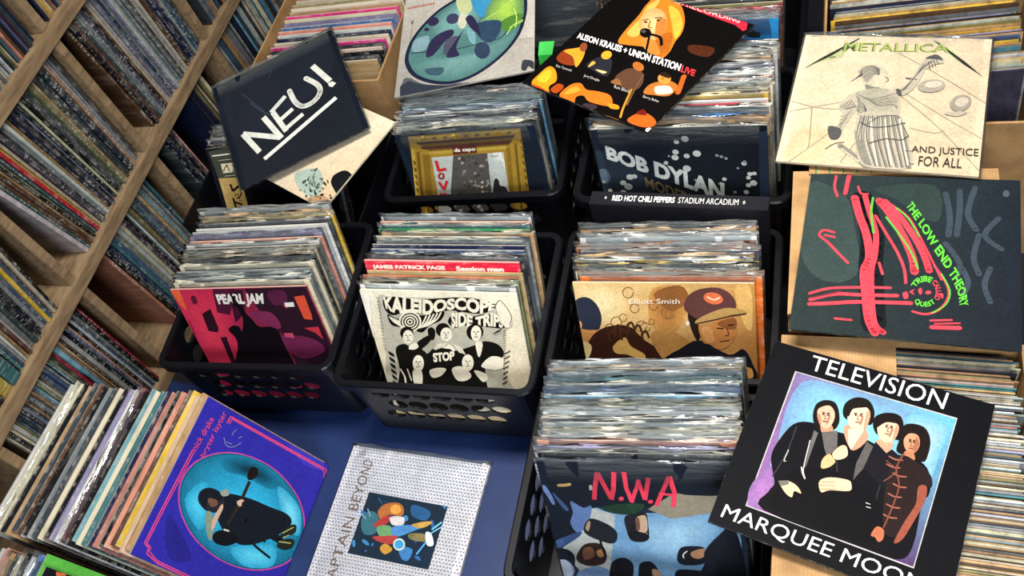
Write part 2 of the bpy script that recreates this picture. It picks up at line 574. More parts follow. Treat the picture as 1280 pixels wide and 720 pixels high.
def jacket_mesh(t, name='jacket'):
    """card jacket: folded on three sides, open on the right with the paper inner just inside"""
    bm = bmesh.new()
    h, b = S / 2, t * 0.26
    # outer folded shell, profile round the spine
    pts = [(h, -t / 2), (-h + 0.0008, -t / 2), (-h, -t / 2 + 0.0006), (-h, t / 2 - 0.0006), (-h + 0.0008, t / 2), (h, t / 2), (h, t / 2 - b), (-h + 0.004, t / 2 - b), (-h + 0.004, -t / 2 + b), (h, -t / 2 + b)]
    lo = [bm.verts.new((x, y, 0)) for x, y in pts]
    hi = [bm.verts.new((x, y, S)) for x, y in pts]
    n = len(pts)
    for i in range(n):
        bm.faces.new((lo[i], lo[(i + 1) % n], hi[(i + 1) % n], hi[i]))
    cap = [0, 1, 2, 3, 4, 5]
    bm.faces.new([hi[i] for i in cap])
    bm.faces.new([lo[i] for i in cap][::-1])
    # paper inner with a slight offset
    add_box(bm, -h + 0.006, h - 0.0015, -t / 2 + b + 0.0001, t / 2 - b - 0.0001, 0.002, S - 0.0025, 1)
    me = bpy.data.meshes.new(name)
    bmesh.ops.recalc_face_normals(bm, faces=bm.faces)
    bm.to_mesh(me)
    bm.free()
    me.materials.append(M_JACKET)
    me.materials.append(M_PAPER)
    return me

def poly_mesh(t, seed, up=0.011):
    """polythene outer: two thin rippled sheets closed at the bottom and sides, open and wavy on top"""
    r = random.Random(seed)
    bm = bmesh.new()
    w, h = S / 2 + 0.004, S + up
    zs = [-0.001, 0.12, 0.24, 0.29, S - 0.006, S + 0.003, h]
    nx = 14
    ph = [r.uniform(0, 6.28) for _ in range(6)]
    def y(x, z):
        top = max(0.0, (z - 0.26) / (h - 0.26))
        return top * (0.0007 * math.sin(x * 70 + ph[0]) + 0.0005 * math.sin(x * 160 + ph[1])) + 0.0002 * math.sin(z * 60 + x * 30 + ph[2])
    grids = []
    for sgn in (-1, 1):
        g = []
        for iz, z in enumerate(zs):
            row_ = []
            for ix in range(nx + 1):
                x = -w + 2 * w * ix / nx
                zz = z + (0.0022 * math.sin(x * 40 + ph[3] + sgn) + 0.0012 * math.sin(x * 95 + ph[4]) if iz == len(zs) - 1 else 0)
                edge = min(1.0, min(ix, nx - ix) / 1.0)
                yy = sgn * (t / 2 + 0.0007) * (edge if edge > 0 else 0.25) + (y(x, z) if edge else 0)
                if iz == len(zs) - 1:
                    yy = sgn * 0.0009 + 1.3 * y(x, z)
                row_.append(bm.verts.new((x, yy, zz)))
            g.append(row_)
        grids.append(g)
        for a, b in zip(g, g[1:]):
            for i in range(nx):
                f = (a[i], a[i + 1], b[i + 1], b[i])
                bm.faces.new(f if sgn < 0 else f[::-1])
    f0, b0 = grids
    for i in range(len(zs) - 1):
        bm.faces.new((f0[i][0], f0[i + 1][0], b0[i + 1][0], b0[i][0]))
        bm.faces.new((f0[i][nx], b0[i][nx], b0[i + 1][nx], f0[i + 1][nx]))
    me = bpy.data.meshes.new('plastic_sleeve')
    bm.to_mesh(me)
    bm.free()
    me.materials.append(M_POLY)
    for p in me.polygons:
        p.use_smooth = True
    return me

T0 = 0.0042
JM = {0: jacket_mesh(0.0034), 1: jacket_mesh(T0), 2: jacket_mesh(0.0058)}
JT = {0: 0.0034, 1: T0, 2: 0.0058}
PM = [[poly_mesh(JT[k], 11 * k + q, 0.005 + 0.003 * (q % 3)) for q in range(5)] for k in range(3)]

def frame_matrix(TL, u, v, t):
    """place a jacket so that its front face lies in the plane of (u, v) with its top left corner at TL"""
    TL, u, v = Vector(TL), Vector(u).normalized(), Vector(v).normalized()
    v = (v - u * v.dot(u)).normalized()
    yv = v.cross(u)
    loc = TL + u * (S / 2) - v * S + yv * (t / 2)
    mt = Matrix((u, yv, v)).transposed().to_4x4()
    mt.translation = loc
    return mt

def lean_axes(yaw, lean, roll=0.0):
    yaw, lean, roll = map(math.radians, (yaw, lean, roll))
    u = Vector((math.cos(yaw), math.sin(yaw), 0))
    v = Vector((-math.sin(yaw) * math.sin(lean), math.cos(yaw) * math.sin(lean), math.cos(lean)))
    return u * math.cos(roll) + v * math.sin(roll), v * math.cos(roll) - u * math.sin(roll)

REC_COUNT = [0]
def record(mt, colour, label, group=None, tk=1, plastic=True, name='record_sleeve'):
    o = mesh_obj(name, JM[tk])
    o.matrix_world = mt
    c = lin(colour)
    o.color = (c[0], c[1], c[2], 1)
    tag(o, label, 'record', group)
    if plastic:
        mesh_obj('plastic_sleeve', PM[tk][rnd.randrange(5)], o)
    REC_COUNT[0] += 1
    return o

# measured stances: top left corner, direction along the top edge, direction up the sleeve
POSE = {
        'TV': ((-0.0479, 0.7362, 0.3772), (0.9659, -0.2517, -0.0616), (0.25, 0.9677, -0.0335)),
        'LOW': ((-0.0014, 1.0556, 0.4019), (0.9961, -0.0842, 0.025), (0.0844, 0.9964, -0.0084)),
        'MET': ((-0.0178, 1.3849, 0.4204), (0.9908, -0.1351, 0.0045), (0.1351, 0.9908, 0.0103)),
        'NEU': ((-1.3464, 1.3434, 0.405), (0.8639, 0.5002, 0.0591), (-0.5023, 0.847, 0.174)),
        'BEY': ((-0.9212, 0.6474, 0.0072), (0.9987, -0.0507, -0.0), (0.0501, 0.9987, -0.0)),
        'K': ((-0.815, 0.825, 0.352), (1.0, 0.0061, -0.0065), (0.0037, 0.3746, 0.9272)),
        'P': ((-1.25, 0.812, 0.35), (0.9982, 0.0593, 0.0), (-0.0178, 0.3002, 0.9537)),
        'E': ((-0.402, 0.857, 0.346), (0.9998, 0.0135, 0.0131), (-0.0169, 0.3419, 0.9396)),
        'N': ((-0.407, 0.517, 0.34), (0.9978, 0.0533, 0.0395), (-0.0583, 0.4204, 0.9054)),
        'L': ((-0.856, 1.219, 0.358), (0.9986, 0.0534, -0.0034), (-0.0078, 0.2078, 0.9781)),
        'D': ((-0.391, 1.127, 0.452), (0.9996, -0.0237, 0.0173), (-0.0138, 0.1396, 0.9901)),
        'JAN': ((-1.129, 0.295, 0.287), (0.0794, 0.9968, 0.0), (-0.437, 0.0348, 0.8988)),
        'ALI': ((-0.376, 1.509, 0.466), (0.8508, -0.5212, 0.0673), (0.5235, 0.8518, -0.0203)),
        'PD': ((-0.9175, 1.61, 0.412), (0.9863, 0.1617, 0.0317), (-0.1636, 0.9841, 0.0697)),
        'B': ((-0.388, 1.5135, 0.362), (0.9998, -0.0175, 0.0), (0.0027, 0.1564, 0.9877)),
        'Z': ((-1.387, 1.246, 0.303), (0.9962, 0.0872, 0.0), (-0.0462, 0.5279, 0.848)),
        'Y': ((-1.1194, 1.4621, 0.3599), (0.891, -0.454, 0.0), (0.4515, 0.8861, 0.1045)),
        'Q': ((-0.79, 1.66, 0.362), (1.0, 0.0, 0.0), (-0.0, 0.1392, 0.9903)),
        'G': ((-1.312, -0.0408, 0.289), (0.0349, 0.9994, 0.0), (-0.4381, 0.0153, 0.8988)),
        'G2': ((-1.3045, -0.0628, 0.287), (0.0349, 0.9994, 0.0), (-0.4381, 0.0153, 0.8988))}

def crate_row(key, cols, pitch, group, where, lean, yaw, roll=0.0, jx=0.006, jz=0.005, plastic=0.8, first=1, dlean=0.0):
    """the sleeves standing behind a front sleeve, one by one"""
    TL0 = Vector(POSE[key][0])
    d = 0.0
    last = 1
    out = []
    for k, item in enumerate(cols):
        hexc, cname = item[0], item[1]
        tk = item[2] if len(item) > 2 else rnd.choice((0, 0, 1))
        d += pitch * rnd.uniform(0.94, 1.06) + (0.0012 if tk == 2 else 0) + (0.0012 if last == 2 else 0)
        last = tk
        u, v = lean_axes(yaw + rnd.uniform(-.12, .12), lean + dlean * (k + 1) + rnd.uniform(-.06, .06), roll)
        h = Vector((-math.sin(math.radians(yaw)), math.cos(math.radians(yaw)), 0))
        BL = TL0 - Vector(POSE[key][2]) * S + h * d + u * rnd.uniform(-jx, jx) + v * rnd.uniform(0, jz)
        mt = frame_matrix(BL + v * S, u, v, JT[tk])
        wrap = item[3] if len(item) > 3 else rnd.random() < plastic
        if len(item) > 4:
            mt.translation += v * item[4]
        lab = '%s %s, %s behind the %s' % (cname, 'plastic covered sleeve' if wrap else 'record sleeve', ORD[k + first], where)
        out.append(record(mt, hexc, lab, group, tk, wrap))
    return out

# ------------------------------------------------------------------ sleeves standing in the crates
C_ = {'cream': 'd8cdb0', 'white': 'dcdcd8', 'pale grey': 'b4b8b8', 'grey': '7c8488', 'dark grey': '3c4248', 'black': '14151a', 'navy': '1c2646', 'blue': '2c6aa8', 'teal': '3f6f74', 'tan': 'b08d62',
      'brown': '5d4230', 'orange': 'd8702a', 'red': 'b8283a', 'pink': 'e0588a', 'yellow': 'd8b23a', 'green': '2c8a54', 'olive': '8a8658', 'lilac': '8c86a4', 'maroon': '5a2030', 'salmon': 'cf8a74', 'sky blue': '6aa6c4', 'slate blue': '4a5f80'}
def cl(names):
    return [(C_[n], n) for n in names.split(',')]

G1 = 'sleeves in the middle crate'
krow = crate_row('K', [(C_['white'], 'white', 1), ('98a068', 'olive green', 1, True, 0.0), ('b86a48', 'rust edged', 0, False, 0.0), ('b09a6c', 'tan patterned', 1, False, 0.003), ('d8203e', 'bright red', 2, False, 0.014), ('2c3038', 'dark grey', 1, True, 0.008)] + cl('maroon,pale grey,slate blue,navy,grey,cream,tan,green,teal,salmon,pale grey'),
          0.0102, G1, 'cream psychedelic sleeve', 22, 0.5, -.4, plastic=0.62, dlean=-.06, jx=.004)
prow = crate_row('P', [(C_['cream'], 'cream', 1), (C_['pale grey'], 'pale grey', 0)] + cl('teal,grey,cream,black,tan,cream,dark grey,white,salmon,lilac,pale grey,white,dark grey,yellow,tan,pale grey'),
          0.0108, 'sleeves in the left middle crate', 'red and black sleeve', 17.5, 3.4, plastic=0.75, dlean=.02)
krow[12].location.x += 0.012
prow[15].location.x += 0.010
erow = crate_row('E', cl('orange,cream,black,yellow,pale grey,tan,navy,orange,grey,white,slate blue,tan,navy'),
          0.0094, 'sleeves in the right middle crate', 'sepia sleeve with a capped man', 20, 0.5, .8, plastic=0.85, jx=.005)
erow[0].location.x += 0.012
crate_row('N', cl('black,lilac,salmon,white,cream,pale grey,dark grey,white,olive,black,sky blue,slate blue,grey,teal,grey,tan,pale grey'),
          0.0104, 'sleeves in the front crate', 'sleeve with red brush lettering', 25, 2, 2.5, plastic=1.0, jx=0.004, dlean=-.05)
crate_row('L', cl('cream,white,navy,navy,pale grey,blue,sky blue,teal,grey,pale grey,maroon,white'),
          0.0094, 'sleeves in the rear crate with the gold frame sleeve', 'gold picture frame sleeve', 12, 3.1, -.2, plastic=0.9, jx=0.005)
crate_row('D', cl('tan,blue,dark grey,pale grey,red,white,yellow,olive,cream,pale grey,salmon,white,pale grey,lilac,grey,tan,pale grey,white,grey,pale grey'),
          0.0106, 'sleeves in the raised crate', 'night blue sleeve with white spots', 8, -1.5, 1, plastic=0.9, dlean=-.05)
crate_row('B', cl('white,red,cream,olive,black,tan,pale grey,dark grey,tan,maroon,cream,black'),
          0.0115, 'sleeves in the rearmost crate', 'bright blue sleeve', 9, -1, 0, plastic=0.7)
crate_row('Z', cl('black,navy,grey,dark grey,maroon,black,dark grey'),
          0.011, 'sleeves under the slanted black sleeve', 'sleeve with a gold paper strip', 33, 5, 0, plastic=0.7, jz=.002)

qrow = crate_row('Q', cl('dark grey,brown,black,tan,dark grey,brown,black,tan,maroon,brown,black,olive'), 0.015, 'worn sleeves in the dim rear crate', 'front wall of the dim rear crate', 8, 0, 0, plastic=0.0, first=1, jx=.010)

# ------------------------------------------------------------------ the boxed set at the back of the right middle crate
bx = empty('boxed_record_set', (-0.230, 1.008, 0.062))
tag(bx, 'black boxed record set with white lettering along its upturned spine, behind the grey plastic sleeves', 'record')
bx.rotation_euler = (math.radians(-2), 0, math.radians(-3))
sc_ = box_obj('slipcase', -0.160, 0.160, -0.016, 0.016, 0, 0.316, mat_plain('black_card', '15151b', 0.4, 0.4, 60, 0.1), bx, 0.001)

# ------------------------------------------------------------------ the bookcase
PAL = [('cream', 5), ('white', 2), ('pale grey', 4), ('grey', 7), ('dark grey', 9), ('black', 9), ('navy', 7), ('slate blue', 5), ('teal', 4), ('tan', 6), ('brown', 5), ('olive', 3), ('maroon', 1), ('red', 1), ('salmon', 2), ('lilac', 2), ('sky blue', 2), ('yellow', 1)]
BAG = [n for n, w in PAL for _ in range(w)]
SPEC = {}
def vary(hexc, amt=0.12):
    r = [int(hexc[i:i + 2], 16) for i in (0, 2, 4)]
    k = 1 + rnd.uniform(-amt, amt)
    return ''.join('%02x' % max(0, min(255, int(c * k + rnd.uniform(-6, 6)))) for c in r)

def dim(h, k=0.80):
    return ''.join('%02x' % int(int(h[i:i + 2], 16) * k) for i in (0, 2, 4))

def shelf_mt(y, z, lean, tk, sy, xo):
    """spine facing the room: the jacket's left edge looks along +x"""
    a = math.radians(lean)
    mt = Matrix.Translation((BX - 0.012 - S / 2 + xo, y, z)) @ Matrix.Rotation(a, 4, 'X') @ Matrix.Rotation(math.pi, 4, 'Z') @ Matrix.Diagonal((1, sy, 1, 1))
    return mt

def shelf_fill(y0, y1, z, where, group, tilt0=0.0, tilt1=0.0, colours=None, stuff=None, side='near divider', thick=0):
    y = y0
    k = 0
    n_est = max(1, (y1 - y0) / 0.0082)
    while y < y1 - 0.004:
        tk = rnd.choice((0, 1, 1, 2, 2))
        sy = rnd.uniform(1.0, 1.75)
        if k < thick:
            tk, sy = 2, 4.6
        th = JT[tk] * sy
        f = (y - y0) / (y1 - y0)
        lean = tilt0 + (tilt1 - tilt0) * f
        cn = colours[k] if colours and k < len(colours) and colours[k] else rnd.choice(BAG)
        y += th / 2
        zz = z + 0.001 + abs(math.sin(math.radians(lean))) * th / 2
        mt = shelf_mt(y, zz, lean, tk, sy, rnd.uniform(-0.007, 0.004))
        if stuff is not None:
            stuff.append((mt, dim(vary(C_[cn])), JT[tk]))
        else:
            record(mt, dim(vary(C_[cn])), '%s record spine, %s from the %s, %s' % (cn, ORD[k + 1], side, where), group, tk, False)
        y += th / 2 + rnd.uniform(0.0004, 0.0018)
        k += 1
    return k

STUFF = []
ZM, ZL, ZU = SHELF[1][1], SHELF[0][1], SHELF[2][1]
gm = 'spines on the middle shelf'
gl = 'spines on the bottom shelf'
shelf_fill(0.50, 0.738, ZM, 'nearest middle cell', gm, -3, -7, ['black', 'yellow', 'teal', 'black', 'teal', 'slate blue', 'pale grey', 'white'], thick=3)
shelf_fill(0.878, 1.157, ZM, 'central middle cell', gm, 9, 0, ['white', 'teal', 'brown', 'brown', 'tan'])
shelf_fill(1.245, 1.535, ZM, 'far middle cell', gm, 4, 0, ['brown', 'black', 'brown', 'dark grey'])
shelf_fill(0.465, 0.77, ZL, 'bottom cell by the leaning row', gl, 0, 0)
shelf_fill(0.915, 1.13, ZL, 'bottom cell behind the crates', gl, 3, 2)
shelf_fill(1.25, 1.30, ZL, 'bottom cell by the slanted sleeve', gl, 4, 3)
shelf_fill(1.60, 1.90, ZM, '', None, 0, 0, None, STUFF)
shelf_fill(0.86, 1.15, ZU, '', None, 0, 0, None, STUFF)
shelf_fill(1.20, 1.53, ZU, '', None, 0, 0, None, STUFF)
shelf_fill(1.40, 1.50, ZL, '', None, 4, 4, None, STUFF)
shelf_fill(1.60, 1.90, ZL, '', None, 4, 0, None, STUFF)

# ------------------------------------------------------------------ the leaning row on the floor, lower left
def floor_row(key, cols, pitch, lean, yaw, group, where, plastic):
    """sleeves facing +x, top edges running away from the camera, each leaning on the one behind"""
    d = 0.0
    for k, item in enumerate(cols):
        hexc, cname = item[0], item[1]
        tk = item[2] if len(item) > 2 else rnd.choice((1, 2, 2))
        d += pitch * rnd.uniform(0.85, 1.2)
        u, v = lean_axes(yaw + rnd.uniform(-.2, .2), lean + rnd.uniform(-.1, .1))
        v = v
        BL = Vector(POSE[key][0]) - Vector(POSE[key][2]) * S
        BL = BL + Vector((-d, 0, 0)) + u * (rnd.uniform(0.0, 0.012) if key == 'JAN' else rnd.uniform(-0.010, 0.0)) + v * rnd.uniform(0.0, 0.004)
        BL.z = 0.006 + 0.002 * rnd.random()
        wrap = rnd.random() < plastic
        record(frame_matrix(BL + v * S, u, v, JT[tk]), hexc, '%s record sleeve, %s behind the %s' % (cname, ORD[k + 1], where), group, tk, wrap)

floor_row('JAN', [(C_['tan'], 'tan', 2), ('c8a88c', 'flowery beige')] + [(C_['yellow'], 'yellow', 1), (C_['brown'], 'brown', 1), (C_['salmon'], 'salmon', 0), (C_['black'], 'black', 2), ('b87a6c', 'dull salmon', 0), (C_['navy'], 'navy', 2), (C_['teal'], 'teal', 2), (C_['cream'], 'cream', 0), ('5f9aa8', 'light teal', 2)] + cl('black,maroon,white,lilac,black,cream,dark grey,grey,black,brown,dark grey,tan,black,cream,cream,pale grey'),
          0.0122, 26, 85.5, 'leaning row beside the bookcase', 'purple sleeve', 0.10)

floor_row('G', [('2f5f9a', 'blue', 1)] + cl('white,black,cream,dark grey,tan,salmon,pale grey'), 0.0128, 26, 88, 'front corner row by the bookcase', 'lime green sleeve', 0.4)

# ------------------------------------------------------------------ packed boxes: far too many thin edges to part
def packed(x0, x1, ya, yb, z0, z1, pitch, fill, names, yaw=0.0, jz=0.004, jx=0.006, lean=3.0):
    y = ya
    while y < yb:
        th = pitch * rnd.uniform(0.65, 1.3)
        cn = rnd.choice(names)
        mt = Matrix.Translation(((x0 + x1) / 2 + rnd.uniform(-jx, jx), y + th / 2, z0)) @ Matrix.Rotation(math.radians(yaw + rnd.uniform(-.3, .3)), 4, 'Z') @ Matrix.Rotation(math.radians(-lean), 4, 'X') @ Matrix.Diagonal(((x1 - x0) / S, 1, (z1 - z0 + rnd.uniform(-jz, jz)) / S, 1))
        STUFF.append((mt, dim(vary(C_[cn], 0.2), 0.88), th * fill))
        y += th
EDGE = ['cream'] * 6 + ['tan'] * 8 + ['white'] + ['pale grey'] * 3 + ['dark grey'] * 3 + ['black'] * 2 + ['grey'] * 2 + ['salmon', 'yellow', 'olive', 'lilac', 'slate blue', 'brown', 'navy', 'teal']
packed(-0.025, 0.288, 0.216, 0.732, 0.036, 0.346, 0.0031, 0.88, EDGE, -2, jz=0.0035, jx=0.009)
packed(0.035, 0.355, 1.218, 1.60, 0.06, 0.392, 0.0055, 0.86, EDGE + ['navy', 'yellow', 'olive', 'tan'], 4, lean=12)
sv, sf, sc2 = [], [], []
for mt, hx, th in STUFF:
    b = len(sv)
    for z in (0, S):
        for x, y in ((-S / 2, -th / 2), (S / 2, -th / 2), (S / 2, th / 2), (-S / 2, th / 2)):
            sv.append(tuple(mt @ Vector((x, y, z))))
    for q in ((0, 3, 2, 1), (4, 5, 6, 7), (0, 1, 5, 4), (1, 2, 6, 5), (2, 3, 7, 6), (3, 0, 4, 7)):
        sf.append([b + i for i in q])
        sc2.extend(lin(hx) + (1.0,) for _ in range(4))
me = bpy.data.meshes.new('record_sleeves')
me.from_pydata(sv, [], sf)
at = me.color_attributes.new('Ink', 'FLOAT_COLOR', 'CORNER')
at.data.foreach_set('color', [c for q in sc2 for c in q])
me.materials.append(M_STOCK)
tag(mesh_obj('record_sleeves', me), 'tightly packed thin record edges filling the right hand and rear boxes and upper shelves', 'records', None, 'stuff')

# the box of brighter edges, upper left
for k, n in enumerate('tan,dark grey,black,cream,dark grey,pink,cream,navy,white,salmon,blue,lilac,cream,pink,tan,cream,olive,cream,salmon,tan,maroon'.split(',')):
    u, v = lean_axes(1.5, 10)
    BL = Vector((-1.292 + rnd.uniform(-.004, .006), 1.412 + 0.0145 * k, 0.012 + 0.024))
    record(frame_matrix(BL + v * S, u, v, JT[2]), vary({'pink': 'e0308a'}.get(n, C_[n]), .08), '%s record sleeve, %s from the front of the upper left cardboard box' % (n, ORD[k + 1]), 'records in the upper left cardboard box', 2, False)

